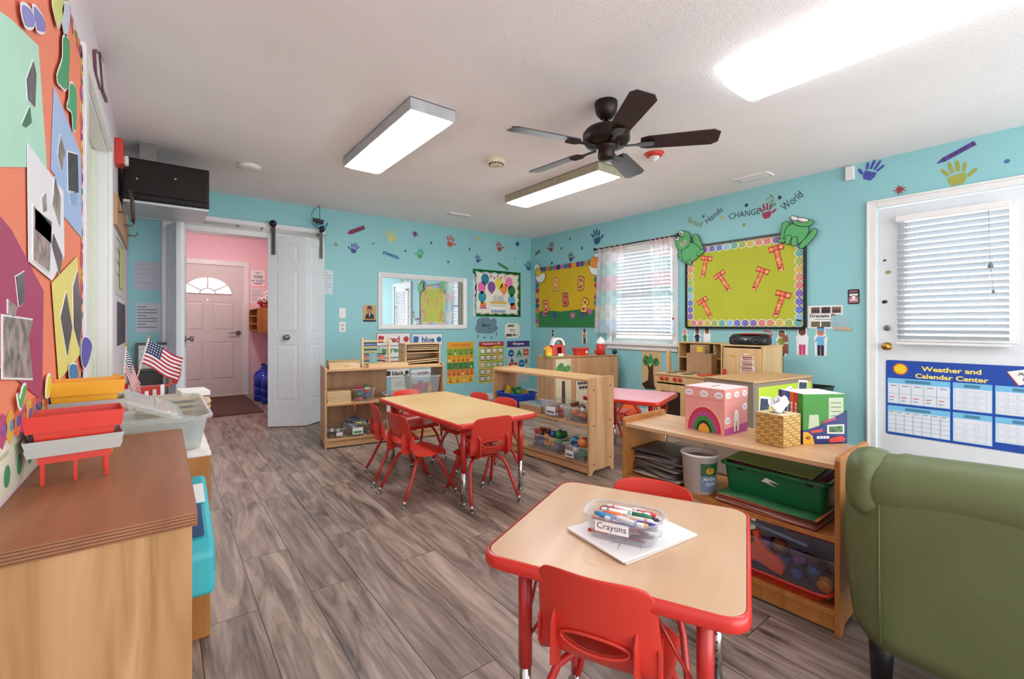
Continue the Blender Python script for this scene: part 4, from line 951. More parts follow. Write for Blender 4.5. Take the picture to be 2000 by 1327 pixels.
# ------------------------------------------------------------ frog board (right wall)
a0 = -2.822; a1 = -1.632; z0 = 1.055; z1 = 1.955
t = thing('bulletin_board', 'lime bulletin board with black frame, dotted border and two frogs', 'bulletin board', (XR, 2.227, z0))
def under(o, par):                         # hang a mesh built in world metres under an unrotated empty
    o.parent = par; o.location = Vector(o.location)-Vector(par.location); return o
f = Flat('R'); f.poly([(a0+.02, z0+.02), (a1-.02, z0+.02), (a1-.02, z1-.02), (a0+.02, z1-.02)], mat('lime_board', 'bcc233', .7, var=.04, scale=3), 0, .012); under(f.done('board_face'), t)
mb = MB(); fr = .022
P = rrect(a0, a1, z0, z1, .03, 4); Q = rrect(a0+fr, a1-fr, z0+fr, z1-fr, .02, 4); BF = mat('black_frame', '151a22', .35)
mb.quadmesh([[w3('R', a, z, 0) for a, z in P], [w3('R', a, z, .026) for a, z in P], [w3('R', a, z, .026) for a, z in Q], [w3('R', a, z, .012) for a, z in Q]], BF, closed_u=True, smooth=False)
o = mb.build('frame'); under(o, t); o.location = -Vector(t.location)
f = Flat('R', .0125); cols = ['e08a6a', 'e07a7a', '8a5fb0', '6a6ac0', '5f78c8', '8fc0e0', '5fb0a0', 'a0b84a', 'd8b84a']; k = 0
ia0, ia1, iz0, iz1 = a0+fr, a1-fr, z0+fr, z1-fr
def scallop(ca, cz):
    global k
    s = k % len(cols); k += 1
    f.poly(circ(ca, cz, .040, 14), PAPER, 0); f.poly(circ(ca, cz, .033, 14), pc(cols[s]), 1)
    for j in range(4): f.poly(circ(ca+.016*math.cos(j*1.6), cz+.016*math.sin(j*1.6), .004, 6), PAPER, 2)
x = ia0+.045
while x < ia1-.03: scallop(x, iz1-.036); x += .079
z = iz1-.11
while z > iz0+.05: scallop(ia1-.036, z); z -= .0735
x = ia1-.045
while x > ia0+.03: scallop(x, iz0+.036); x -= .079
z = iz0+.11
while z < iz1-.05: scallop(ia0+.036, z); z += .0735
under(f.done('scalloped_border'), t)
TR_, TO = pc('b03338'), [pc('ff9a5c'), pc('f57f5a'), pc('ffb07a')]
def letterT(u, v, ang, lab, s=.115):
    a, z = onwall('R', u, v); f = Flat('R', .0135)
    P = [(-.52, 1), (-.52, .55), (-.18, .55), (-.18, -1), (.22, -1), (.22, .55), (.58, .55), (.58, 1)]
    f.poly(tr(P[::-1], a, z, s, ang), TR_); random.seed(int(u))
    for i, q in enumerate([(-.34, .78), (-.02, .80), (.38, .78), (.02, .45), (.03, .18), (.0, -.1), (.04, -.38), (.02, -.66), (.02, -.86)]):
        r = .145; f.poly(tr([(-r, -r), (r, -r*.8), (r*.9, r), (-r*.9, r*.9)], *tr([q], a, z, s, ang)[0], s, ang+random.uniform(-25, 25)), TO[i % 3], 1)
    f.done('letter_cutout', lab, 'paper letter', 'paper letters T on the frog board')
Z1 = lambda x, y: (1280+x/3.902, 360+y/3.902)
letterT(*Z1(380, 630), -12, 'paper letter T under the left frog, top left of the lime board')
letterT(*Z1(525, 745), 32, 'paper letter T second from left on the lime board, leaning left')
letterT(*Z1(790, 725), -24, 'paper letter T in the middle right of the lime board, leaning right')
letterT(*Z1(940, 565), 12, 'paper letter T at the top right of the lime board', .125)
letterT(*Z1(390, 945), 28, 'paper letter T at the bottom left of the lime board')
letterT(*Z1(950, 915), -18, 'paper letter T at the bottom right of the lime board', .125)
GR, GD_, GW = pc('5db36c'), pc('173a26'), PAPER
def blob(P, m, f, lev, outline=None, g=1.0):
    n = len(P); S = []
    for i in range(n):                        # Catmull-Rom smoothing
        p0, p1, p2, p3 = P[i-1], P[i], P[(i+1) % n], P[(i+2) % n]
        for q in (0, .33, .66):
            S.append(tuple(.5*((2*p1[k])+(-p0[k]+p2[k])*q+(2*p0[k]-5*p1[k]+4*p2[k]-p3[k])*q*q+(-p0[k]+3*p1[k]-3*p2[k]+p3[k])*q**3) for k in (0, 1)))
    if outline:
        cx = sum(p[0] for p in S)/len(S); cz = sum(p[1] for p in S)/len(S)
        O = []
        for i, p in enumerate(S):
            a, b = S[i-1], S[(i+1) % len(S)]; dx, dz = b[0]-a[0], b[1]-a[1]; L = math.hypot(dx, dz) or 1
            O.append((p[0]+dz/L*g, p[1]-dx/L*g))
        ar = sum(S[i-1][0]*S[i][1]-S[i][0]*S[i-1][1] for i in range(len(S)))
        if ar < 0: O = [(2*S[i][0]-O[i][0], 2*S[i][1]-O[i][1]) for i in range(len(S))]
        f.poly(O if ar > 0 else O[::-1], outline, lev)
    ar = sum(S[i-1][0]*S[i][1]-S[i][0]*S[i-1][1] for i in range(len(S)))
    f.poly(S if ar > 0 else S[::-1], m, lev+1)
def frog(wl, parts, label):
    f = Flat(wl, .03)
    for P, m, lev, ol in parts: blob(px(wl, [Z1(*q) for q in P]), m, f, lev, ol, .006)
    f.done('frog_cutout', label, 'paper frog', 'paper frogs on the lime board')
frog('R', [([(200, 525), (190, 545), (215, 590), (255, 605), (270, 615), (290, 600), (250, 570), (235, 530)], GR, 0, GD_), ([(310, 385), (300, 420), (325, 480), (350, 530), (380, 510), (350, 430), (330, 390)], GR, 0, GD_),
    ([(225, 490), (215, 560), (250, 590), (300, 585), (350, 540), (370, 520), (330, 470), (280, 450)], GR, 1, GD_),
    ([(165, 395), (175, 480), (210, 505), (265, 470), (280, 420), (265, 375), (235, 360), (205, 372)], GR, 2, GD_),
    ([(200, 365), (197, 385), (210, 397), (226, 388), (226, 368), (212, 360)], GW, 4, GD_), ([(163, 405), (163, 425), (180, 432), (195, 418), (190, 402), (175, 396)], GW, 4, GD_), ([(206, 374), (206, 386), (216, 386), (216, 374)], BLACK, 6, None), ([(172, 408), (172, 420), (181, 420), (181, 408)], BLACK, 6, None),
    ([(205, 465), (225, 468), (245, 440), (240, 432), (228, 450)], pc('c9584f'), 5, GW), ([(262, 585), (275, 618), (288, 612), (282, 580)], GR, 3, GD_), ([(330, 545), (355, 540), (382, 512), (372, 500), (340, 520)], GR, 3, GD_)], 'paper frog at the top left corner of the lime board, beside the curtain')
frog('R', [([(985, 300), (975, 340), (965, 400), (950, 435), (990, 425), (1020, 340), (1030, 300), (1005, 290)], GR, 0, GD_), ([(1235, 345), (1215, 350), (1170, 400), (1110, 470), (1130, 490), (1200, 430), (1240, 370)], GR, 0, GD_),
    ([(1050, 310), (1010, 340), (995, 400), (1000, 440), (1060, 460), (1110, 450), (1160, 400), (1180, 340), (1140, 310)], GR, 1, GD_),
    ([(1050, 260), (1065, 300), (1110, 322), (1180, 322), (1212, 300), (1212, 285), (1170, 275), (1100, 268)], GR, 2, GD_),
    ([(1048, 250), (1052, 272), (1085, 280), (1098, 265), (1080, 252)], GW, 4, GD_), ([(1102, 262), (1105, 280), (1140, 290), (1178, 285), (1165, 268), (1130, 262)], GW, 4, GD_), ([(1100, 285), (1120, 298), (1145, 292), (1120, 290)], pc('b03a3a'), 6, None),
    ([(1010, 400), (1005, 450), (1030, 455), (1045, 400)], GR, 3, GD_), ([(1060, 410), (1050, 460), (1085, 470), (1090, 410)], GR, 3, GD_), ([(945, 440), (990, 445), (1000, 425), (965, 420)], GR, 3, GD_)], 'paper frog at the top right corner of the lime board, head tilted back')

# ------------------------------------------------------------ yellow chick board
a0, a1, z0, z1 = -5.345, -4.10, 1.062, 1.955
t = thing('bulletin_board', 'yellow and green bulletin board with chicks, letters B and a dotted border', 'bulletin board', (XR, 4.72, z0))
f = Flat('R'); f.poly([(a0, z0), (a1, z0), (a1, z1), (a0, z1)], mat('yellow_board', 'd9b418', .7, var=.04, scale=3), 0, .014); under(f.done('board_face'), t)
f = Flat('R', .0142); P = [(a0+.05, z0), (a1-.05, z0), (a1-.05, z0+.235), (-4.4, z0+.25), (-4.8, z0+.225), (-5.1, z0+.25), (a0+.05, z0+.235)]; f.poly(P, pc('2f7f45'), 0)
for i in range(16): x = -5.2+.06*i; f.poly([(x, z0+.16), (x+.01, z0+.16), (x+.02, z0+.22)], pc('1f5f35'), 1)
under(f.done('green_paper_grass'), t)
f = Flat('R', .0150); bc = ['8c2f6a', '2f5f8c', 'd87a3a', '4f8f4a', 'c04f8c', '1f3f5c', 'c06fc0', '2f7f8c', 'b03a4a', 'e0a03a']; k = 0
def lobe(a, z):
    global k
    f.poly(tr([(.9*math.cos(j*math.pi/5), .9*math.sin(j*math.pi/5)*.85) for j in range(10)], a, z, .052), pc(bc[k % 10]), k % 2); k += 1
x = a0+.1
while x < a1-.02: lobe(x, z1-.02); x += .078
z = z1-.1
while z > z0+.02: lobe(a1-.02, z); z -= .078
z = z1-.1
while z > z0+.02: lobe(a0+.02, z); z -= .078
under(f.done('dotted_border'), t)
def flower(u, v, col, lab):
    a, z = onwall('R', u, v); f = Flat('R', .0165); f.poly(tr([(-.8, 1), (-.9, -.2), (-.4, -1), (.4, -1), (.9, -.2), (.8, 1), (.35, .3), (0, 1), (-.35, .3)][::-1], a, z, .042), pc(col)); f.done('tulip_cutout', lab, 'paper flower', 'paper tulips on the chick board')
for x, y, c_, l in ((213, 820, 'd860a0', 'pink paper tulip at the left of the green grass strip'), (305, 830, '4a3f9c', 'violet paper tulip second from left on the chick board'), (475, 832, 'e070a8', 'pink paper tulip in the middle of the chick board'), (568, 828, '4a4f9c', 'blue paper tulip below the slanting letter B'), (635, 795, 'e060a0', 'pink paper tulip at the right end of the chick board')): flower(*Z8(x, y), c_, l)
def letterB(u, v, ang, c1, c2, lab, s=.095):
    a, z = onwall('R', u, v); f = Flat('R', .0165)
    O = [(-.55, -1), (.2, -1), (.6, -.75), (.62, -.25), (.4, 0), (.58, .3), (.55, .75), (.2, 1), (-.55, 1)]
    f.poly(tr([(p[0]*1.12, p[1]*1.08) for p in O], a, z, s, ang), pc(c1)); f.poly(tr(O, a, z, s*.92, ang), pc(c2), 1)
    for q in ((0, .45, .24, .24), (0, -.5, .26, .24)): f.poly(tr([(q[0]+q[2]*.9*math.cos(j*math.pi/4), q[1]+q[3]*math.sin(j*math.pi/4)) for j in range(8)], a, z, s, ang), pc(c1), 2)
    for j in range(7): f.poly(circ(*tr([(-.35 if j % 2 else .42, -.85+.28*j)], a, z, s, ang)[0], s*.10, 7), pc(c1), 2)
    f.done('letter_cutout', lab, 'paper letter', 'paper letters B on the chick board')
letterB(*Z8(318, 550), -4, 'c9823a', 'f0c070', 'paper letter B top left on the yellow board, orange')
letterB(*Z8(552, 540), -3, 'a03a4a', 'e8b060', 'paper letter B top right on the yellow board, dark red')
letterB(*Z8(408, 690), 4, '8c2f5a', 'e07a50', 'paper letter B in the middle of the yellow board, crimson')
letterB(*Z8(228, 755), 10, 'b03a35', 'f0a878', 'paper letter B low at the left of the yellow board')
letterB(*Z8(585, 745), -18, 'b03a35', 'f5d060', 'paper letter B leaning right, low at the right of the yellow board', .1)
def chick(parts, label):
    f = Flat('R', .025)
    for P, m, lev in parts: blob(px('R', [Z8(*q) for q in P]), m, f, lev, GD_, .004)
    f.done('chick_cutout', label, 'paper chick', 'paper chicks on the yellow board')
YC, OC = pc('e8cf3a'), pc('f0953a')
chick([([(140, 470), (150, 515), (185, 530), (215, 510), (225, 460), (205, 445), (180, 465), (160, 480)], PAPER, 3), ([(135, 400), (145, 470), (170, 490), (190, 470), (180, 410), (160, 400)], YC, 1), ([(128, 385), (130, 410), (150, 425), (172, 410), (175, 385), (155, 362), (138, 367)], PAPER, 5), ([(143, 395), (145, 415), (165, 415), (165, 398)], YC, 7)], 'paper chick in an egg shell at the top left of the yellow board')
chick([([(635, 380), (650, 440), (690, 465), (725, 440), (730, 385), (700, 400), (665, 395)], PAPER, 3), ([(655, 310), (640, 370), (670, 405), (720, 400), (735, 350), (725, 300), (690, 285)], OC, 1), ([(682, 290), (690, 270), (712, 263), (735, 275), (738, 300), (710, 305)], PAPER, 5), ([(690, 300), (695, 325), (718, 325), (720, 302)], OC, 7)], 'orange paper chick in an egg shell at the top right of the yellow board')

# ------------------------------------------------------------ small posters on the right wall
p = Panel('R', (1578, 598), (1646, 642), r=.004)
for i in range(3):
    p.rect(.10+.30*i, .66, .36+.30*i, .93, pc(['7a6058', '4f3f4a', '8f6f5f'][i])); p.rect(.10+.30*i, .06, .36+.30*i, .30, pc(['6f6a45', '5a5f52', '7f4f55'][i]))
    for j in range(3): p.up([(.13+.3*i+.07*j, .70), (.16+.3*i+.07*j, .9), (.19+.3*i+.07*j, .70)], pc('2a2428'), 2)
p.word('Dramatic Play', .5, .53, BLACK, w=.86, bold=.02); p.rect(.2, .38, .75, .41, pc('8a8f94'))
p.done('centre_sign', 'white laminated Dramatic Play sign with photos, right of the frog board', 'sign')
p = Panel('R', (1630, 612), (1662, 645), m=None, base=.006); p.poly(tr([(-1, -.6), (.4, -1), (1, -.3), (.8, .7), (-.2, .9), (-1, .5)], *p.p(.4, .5), .07), clear('plastic_sleeve', 'bfe6ee', .4)); p.poly(tr([(-1, -.2), (1, -.4), (1.1, .1), (-.8, .3)], *p.p(.5, .1), .06), pc('c9b090'), 1)
p.done('plastic_sleeve', 'crumpled clear plastic sleeve hanging over the Dramatic Play sign corner', 'sleeve')
p = Panel('R', (1656, 566), (1679, 594), m=pc('2a2630'), r=.012); p.rect(.1, .10, .9, .50, pc('c06f84')); [p.rect(.18+.22*i, .80, .34+.22*i, .90, pc('d0708a')) for i in range(3)]; p.rect(.15, .56, .85, .70, PAPER, 2); p.rect(.36, .28, .64, .60, PAPER, 2); p.rect(.18, .24, .82, .30, PAPER, 2)
p.done('square_sign', 'small dark rounded sign with a pink and white T, left of the exterior door', 'sign')
def kid(wl, u, v, h, skin, hair, top, bot, label, arms=0, half=False):
    """paper cut-out figure, h = height in metres"""
    a, z = onwall(wl, u, v); f = Flat(wl, .001); s = h/2; T = lambda P: [(a+q[0]*s*.72, z+q[1]*s) for q in P]
    out = [(-.5, -1.02), (.5, -1.02), (.55, .1), (.62, .3), (.45, .45), (.42, .95), (.2, 1.06), (-.2, 1.06), (-.42, .95), (-.45, .45), (-.62, .3), (-.55, .1)]
    f.poly(T(out), PAPER)
    if not half:
        f.poly(T([(-.28, -1), (-.03, -1), (-.01, -.2), (-.3, -.2)]), pc(bot), 1); f.poly(T([(.03, -1), (.28, -1), (.3, -.2), (.01, -.2)]), pc(bot), 1)
    f.poly(T([(-.32, -.25), (.32, -.25), (.28, .38), (-.28, .38)]), pc(top), 2)
    f.poly(T([(-.5, .02), (-.42, -.06), (-.24, .2), (-.26, .36)]), pc(top), 1); f.poly(T([(.5, .02+arms*.4), (.24, .36), (.24, .2), (.42, -.06+arms*.4)]), pc(top), 1)
    f.poly(circ(*T([(0, .66)])[0], s*.24, 14), pc(skin), 1); f.poly(T([(-.32, .68), (-.3, .95), (0, 1.02), (.3, .95), (.32, .68), (.2, .8), (-.2, .8)][::-1]), pc(hair), 2)
    for q in (-.1, .1): f.poly(circ(*T([(q, .64)])[0], s*.03, 6), BLACK, 2)
    f.done('figure_cutout', label, 'person sticker', 'paper people on the window wall')
kid('R', 1338, 660, .17, 'e59a8a', 'e07070', '3f8f4f', '3f8f4f', 'paper person in a green top above the play stove, leftmost')
kid('R', 1362, 660, .20, '8a5a3f', '1f2a4a', '1f2f5f', '1f2f5f', 'paper person in navy uniform above the play stove')
kid('R', 1381, 660, .20, '9a6248', '5a3020', 'f0f4f6', 'e8ecef', 'paper person in a white coat above the play stove', 1)
kid('R', 1527, 670, .235, 'a06a45', '3f4550', '8f9a3f', '2a3050', 'paper person with brown pot beside the play refrigerator')
f = Flat('R', .004); aa, zz = onwall('R', 1533, 672); f.poly([(aa-.03, zz-.09), (aa+.03, zz-.09), (aa+.03, zz+.0), (aa-.03, zz+.0)], pc('8a5236')); f.poly([(aa-.02, zz+.02), (aa+.03, zz+.02), (aa+.025, zz+.08), (aa-.015, zz+.08)], pc('9a5f3c')); f.done('pot_cutout', 'brown pot and cart cut-out held by a paper person', 'sticker')
kid('R', 1567, 667, .245, '7a4a3a', '5f2f26', 'f0eef4', 'd03f7a', 'paper person with braids, white top and pink trousers on the teal wall')
kid('R', 1603, 668, .245, 'c99070', '5f9fd0', '6fb8e0', '1f2a44', 'paper person in light blue with raised arm, nearest the door', 1)
kid('R', 1142, 657, .21, '8a5038', '4a2a20', 'c09060', '4a3028', 'small brown paper figure on the wall above the red play tub')
kid('R', 1080, 655, .16, '6a4030', '2a2430', '44506a', '2a3040', 'dark paper figure partly behind the toy barn', 0, True)
# paper tree hanging below the window
p = Panel('R', (1254, 682), (1291, 762), m=pc('d9b985'), base=.001)
p.up([(.30, .05), (.36, .45), (.28, .62), (.45, .55), (.62, .66), (.60, .45), (.66, .05)], pc('4a2a22')); blob([p.p(*q) for q in ((.05, .72), (.1, .60), (.3, .58), (.5, .66), (.7, .58), (.92, .66), (.8, .80), (.58, .76), (.5, .90), (.36, .80), (.2, .86))], pc('2f9a52'), p, 2, None)
for q in ((.2, .70), (.3, .78), (.25, .64), (.78, .74), (.7, .68)): p.circ(q[0], q[1], .06, pc('7a2a2c'), 5, 8)
p.up([(.0, .1), (.3, .2), (.7, .05), (.95, .12), (.7, .0), (.2, -.02)], pc('3a221c'), 3)
p.done('paper_tree', 'tan paper with a green apple tree hanging under the window', 'paper artwork')

# calendar on the door ----------------------------------------------------------
BL, LB, GL = pc('1c4aa8'), pc('7cc4ec'), pc('8a98a8')
p = Panel('R', rect=(-1.068, -.175, .228, .817), base=.0015, m=BL, r=.015)
def calbox(x0, y0, x1, y1, nc, nr, hd=.07, grid=True, small=False):
    p.rect(x0, y0, x1, y1, LB, 1); p.rect(x0+.004, y0+.006, x1-.004, y1-hd, pc('e4e8f2'), 2)
    if grid:
        for i in range(1, nc): xx = x0+(x1-x0)*i/nc; p.rect(xx-.001, y0+.01, xx+.001, y1-hd-.006, GL, 3)
        for i in range(1, nr): yy = y0+(y1-hd-y0)*i/nr; p.rect(x0+.006, yy-.0016, x1-.006, yy+.0016, GL, 3)
    p.rect(x0+(x1-x0)*.3, y1-hd+.018, x0+(x1-x0)*.7, y1-.018, pc('4f86a8'), 3)
calbox(.012, .42, .42, .76, 5, 2); calbox(.012, .03, .42, .39, 7, 5)
for i in range(5): p.rect(.025+.0816*i, .50, .060+.0816*i, .512, pc('d06f72'), 3); p.rect(.025+.0816*i, .46, .052+.0816*i, .470, pc('6f8fc0'), 3); p.rect(.03+.0816*i, .655, .075+.0816*i, .667, GL, 3)
for i in range(7): p.rect(.020+.058*i, .30, .052+.058*i, .311, GL, 3)
for x0, x1 in ((.435, .66), (.675, .985)):
    calbox(x0, .42, x1, .76, 3, 3, grid=False); calbox(x0, .03 if x0 < .5 else .09, x1, .39, 3, 3, grid=False)
    n = 3 if x0 < .5 else 5
    for i in range(n):
        for j in range(3):
            for (b, hh) in ((.45, .235), (.05 if x0 < .5 else .11, .24)):
                xa = x0+.015+(x1-x0-.03)*i/n; xb = xa+(x1-x0-.03)/n*.8; ya = b+hh*j/3; yb = ya+hh/3*.75
                for r_ in ((xa, ya, xb, ya+.002), (xa, yb-.002, xb, yb), (xa, ya, xa+.001, yb), (xb-.001, ya, xb, yb)): p.rect(*r_, pc('b8c0cc'), 3)
cx, cy = .10, .885
p.poly([(p.a0+cx*p.W+.05*(1 if j % 2 else .8)*math.cos(j*math.pi/14), p.z0+cy*p.H+.05*(1 if j % 2 else .8)*math.sin(j*math.pi/14)) for j in range(28)], pc('e8762a'), 1); p.circ(cx, cy, .041, pc('f5d030'), 2, 24)
YT = pc('f8e27a')
p.word('Weather and', .42, .905, YT, h=.062, w=.36, bold=.03); p.word('Calendar Center', .42, .81, YT, h=.062, w=.44, bold=.03)
p.up([(.74, .93), (.84, .97), (.90, .83), (.80, .78)], PAPER, 2); p.up([(.735, .92), (.74, .93), (.80, .78), (.795, .765)], pc('b04a3a'), 2); p.word('JAN', .82, .905, BLACK, w=.05, lev=3, ang=-12); p.word('1', .825, .855, BLACK, h=.04, lev=3, ang=-12)
p.word('ZAP', .86, .045, pc('e05a6a'), h=.03, lev=1)
p.done('calendar_poster', 'blue Weather and Calendar Center poster on the exterior door', 'poster')
for u, v, s_, c_, l in ((1735, 532, .02, 'a59a6a', 'tiny tan sticker on the exterior door left of its window'), (1728, 590, .02, '2a2a30', 'small dark sticker scrap on the exterior door near its edge'), (1728, 509, .012, '3a3a44', 'short dark mark sticker high on the exterior door')):
    a, z = onwall('R', u, v); f = Flat('R', .0); f.poly(tr([(-1, -.3), (-.2, -.8), (1, -.2), (.6, .6), (-.6, .7)], a, z, s_), pc(c_)); f.done('door_sticker', l, 'sticker')

# ------------------------------------------------------------ far wall: mirror, birthday board, posters
a0, a1, z0, z1 = 2.125, 3.415, 1.037, 1.750
t = thing('wall_mirror', 'wide mirror in a white moulded frame on the far teal wall, reflecting the frog board', 'mirror', ((a0+a1)/2, YF, z0))
mb = MB(); L = []
for off, ins in ((0, 0), (.022, .002), (.026, .018), (.016, .045), (.012, .058), (.004, .062)):
    L.append([w3('F', a, z, off) for a, z in rrect(a0+ins, a1-ins, z0+ins, z1-ins, .001, 1)])
mb.quadmesh(L, WHITE, closed_u=True, smooth=False); o = mb.build('frame'); under(o, t); o.location = -Vector(t.location)
f = Flat('F', .003); f.poly([(a0+.06, z0+.06), (a1-.06, z0+.06), (a1-.06, z1-.06), (a0+.06, z1-.06)], MIRR); under(f.done('mirror_glass'), t)
f = Flat('F', .0045); f.poly([(a1-.135, z0+.06), (a1-.10, z0+.06), (a1-.10, z1-.06), (a1-.135, z1-.06)], mat('grey_channel', '8e938c', .5), 0, .012); f.poly([(a1-.085, z0+.06), (a1-.064, z0+.06), (a1-.064, z1-.06), (a1-.085, z1-.06)], mat('tan_channel', 'a39c84', .5), 0, .012); under(f.done('side_channel'), t)

GRF = mat('green_foil', '1f7a3c', .18, .7, var=.25, scale=20); SLF = mat('silver_foil', 'e6ece6', .12, .8, var=.1, scale=20)
p = Panel('F', (923.5, 525), (1016.5, 619.5), m=GRF); W_, H_ = p.W, p.H
wav = []
for i in range(72):
    q = i/72*4; sd = int(q); r_ = q-sd; o_ = .075+.013*math.sin(i*math.pi*.55)
    wav.append([(o_+(1-2*o_)*r_, o_), (1-o_, o_+(1-2*o_)*r_), (1-o_-(1-2*o_)*r_, 1-o_), (o_, 1-o_-(1-2*o_)*r_)][sd])
p.up([(.5+(x-.5)*1.06, .5+(y-.5)*1.06) for x, y in wav], SLF, 1); p.up(wav, pc('f0ead8'), 2)
p.up([(0, 0), (.06, 0), (.05, .35), (.08, .6), (.03, .9), (0, .9)], SLF, 1)
for x, y, c_ in ((.24, .80, '1f7f9c'), (.17, .62, 'ec6fb0'), (.37, .64, '8a4f9c'), (.52, .72, 'e8dc5a'), (.63, .62, 'f59a4a'), (.74, .76, 'ef7fb8'), (.80, .58, '1f7a3f'), (.18, .42, '2f94a8'), (.80, .37, '5fb4dc')):
    p.poly(circ(*p.p(x, y), .070, 16, .082), pc(c_), 3); p.poly(tr([(-.3, -1.3), (.3, -1.3), (0, -.9)], *p.p(x, y), .075), pc(c_), 3)
for i, (ch, dy) in enumerate(zip('HAPPY', (0, -.03, 0, -.03, 0))): p.word(ch, .36+.07*i, .87+dy, pc('8a2436'), h=.065, lev=4, ang=(-1)**i*8, bold=.03)
p.rect(.36, .12, .66, .24, pc('f4f4ee'), 3); p.rect(.36, .22, .66, .26, pc('cfd6d0'), 4); p.rect(.34, .28, .69, .33, pc('e8b450'), 4)
for i in range(7): p.rect(.41+.033*i, .33, .419+.033*i, .44+.02*(i % 3), pc('4f6f8c'), 4)
for i in range(5): p.circ(.39+.06*i, .12, .028, pc('8a9fd0'), 4, 10)
for x in (.2, .83): p.rect(x-.06, .19, x+.06, .27, pc('e0843f'), 3); p.rect(x-.05, .27, x+.05, .31, pc('e8a03f'), 3); p.rect(x-.07, .165, x+.07, .19, pc('8a5fb0'), 3); p.rect(x-.055, .22, x+.055, .232, pc('e83f6a'), 4)
p.done('birthday_board', 'birthday board with balloons and cake, green and silver foil border', 'bulletin board')
f = Flat('F'); CG = pc('6a8794'); Zf = lambda x, y: (900+x/6.6375, 500+y/6.6375)
blob(px('F', [Zf(*q) for q in ((215, 830), (265, 800), (320, 800), (355, 790), (385, 830), (430, 805), (465, 850), (455, 890), (482, 940), (440, 985), (370, 1010), (300, 1005), (220, 1000), (185, 950), (205, 890))]), CG, f, 0, pc('9fb8c2'), .006)
for x, y in ((222, 1040), (305, 1055), (398, 1055), (462, 1010)): f.poly(px('F', [Zf(x+dx, y+dy) for dx, dy in ((0, -28), (14, 8), (8, 22), (-8, 22), (-14, 8))]), CG, 0)
f.text('March', pc('2c3e4c'), *onwall('F', *Zf(328, 898)), 2, width=.135, height=.055); f.text('~', pc('2c3e4c'), *onwall('F', *Zf(372, 945)), 2, width=.05)
f.done('cloud_cutout', 'grey blue paper rain cloud reading March below the birthday board', 'paper artwork')
p = Panel('F', Zf(572, 875), Zf(762, 1062), m=pc('ece8d8')); p.word('Blocks', .5, .55, pc('3a3a34'), h=.12, bold=.03); p.rect(.18, .76, .6, .9, pc('6a5f50')); p.rect(.08, .10, .45, .28, pc('4a4438')); p.rect(.50, .14, .72, .26, pc('5a5448')); p.rect(.35, .38, .7, .41, pc('8a8a80')); p.rect(.76, .12, .92, .26, pc('c8c4b0'))
for q in ((.04, .95), (.96, .95), (.04, .05), (.96, .05)): p.circ(*q, .03, BLACK, 2, 8)
p.done('centre_sign', 'small white Blocks sign beside the rain cloud', 'sign')
# alphabet
Zp = lambda x, y: (860+x/9.48, 650+y/9.48)
p = Panel('F', Zp(122, 178), Zp(618, 915), m=pc('e8a52c')); p.word('Alphabet', .5, .915, pc('d8622a'), h=.075, w=.74, bold=.02)
L = ['Aa Bb Cc Dd Ee', 'Ff Gg Hh Ii Jj Kk', 'Ll Mm Nn Oo Pp', 'Qq Rr Ss Tt Uu Vv', 'Ww Xx Yy Zz']; bands = ['8aa83a', 'e8a52c', '4f8a45', 'e8843a', 'e8b03a']
for r_ in range(5):
    y1 = .835-.165*r_; p.rect(.0, y1-.165, 1, y1, pc(bands[r_]), 1); ws = L[r_].split()
    for i, w_ in enumerate(ws):
        x = (i+.5)/len(ws); p.word(w_, x, y1-.045, pc('3a3a20'), h=.035, lev=2, bold=.02); p.circ(x, y1-.115, .035, pc(['8a3a2c', 'f0e6c8', '2f5a3a', 'b8452c', '6a3f2c'][(i+r_) % 5]), 2, 8)
p.done('alphabet_poster', 'orange and green Alphabet poster on the far wall', 'poster')
p = Panel('F', Zp(712, 172), Zp(1172, 900), m=pc('d8cf3f')); p.rect(0, .89, 1, 1, pc('c0392f'), 1); p.up([(0, .89), (.45, .86), (.7, .9), (1, .88), (1, .9), (0, .9)], pc('c0392f'), 1); p.word('Numbers 1-20', .5, .95, PAPER, h=.05, w=.7, lev=2)
cc = ['3f8f4f', '2f5a6a', 'b04f45', '5a4f3a', '2f3f4f', '8c3f4a', 'c0843f', '3f7a4a']
for r_ in range(5):
    for c_ in range(4):
        x, y = .135+.243*c_, .775-.168*r_; p.rect(x-.105, y-.07, x+.105, y+.07, pc(cc[(c_+3*r_) % 8]), 1); p.rect(x-.08, y-.05, x+.08, y+.05, pc('efe9d8'), 2); n = r_*4+c_+1
        for i in range(min(n, 9)): p.circ(x-.05+.05*(i % 3), y-.03+.03*(i//3), .014, pc('26242a'), 3, 6)
p.done('numbers_poster', 'yellow Numbers 1-20 poster between the Alphabet and Shapes posters', 'poster')
p = Panel('F', Zp(1235, 160), Zp(1648, 900), m=pc('c2ccc8')); p.rect(0, .855, 1, 1, pc('4a2f72'), 1); p.word('Shapes', .5, .93, PAPER, h=.07, w=.5, lev=2, bold=.02)
p.circ(.17, .71, .13, pc('1f62a0'), 1, 20); p.up([(.38, .62), (.68, .62), (.53, .80)], pc('1f8048'), 1); p.rect(.72, .64, .96, .80, pc('d0562c'), 1); p.rect(.08, .38, .44, .48, pc('c03028'), 1); p.circ(.64, .45, .14, pc('2478a8'), 1, 8); p.rect(.8, .45, .9, .55, pc('6a5a4a'), 1); p.circ(.86, .3, .08, pc('3f8f4f'), 1); p.up([(.14, .5), (.2, .6), (.3, .5)], pc('3a4a3a'), 1)
for x, y in ((.17, .71), (.53, .65), (.84, .72), (.26, .43), (.64, .45)): p.rect(x-.07, y-.008, x+.07, y+.008, PAPER, 2)
p.done('shapes_poster', 'Shapes poster with purple heading, nearest the far corner', 'poster')
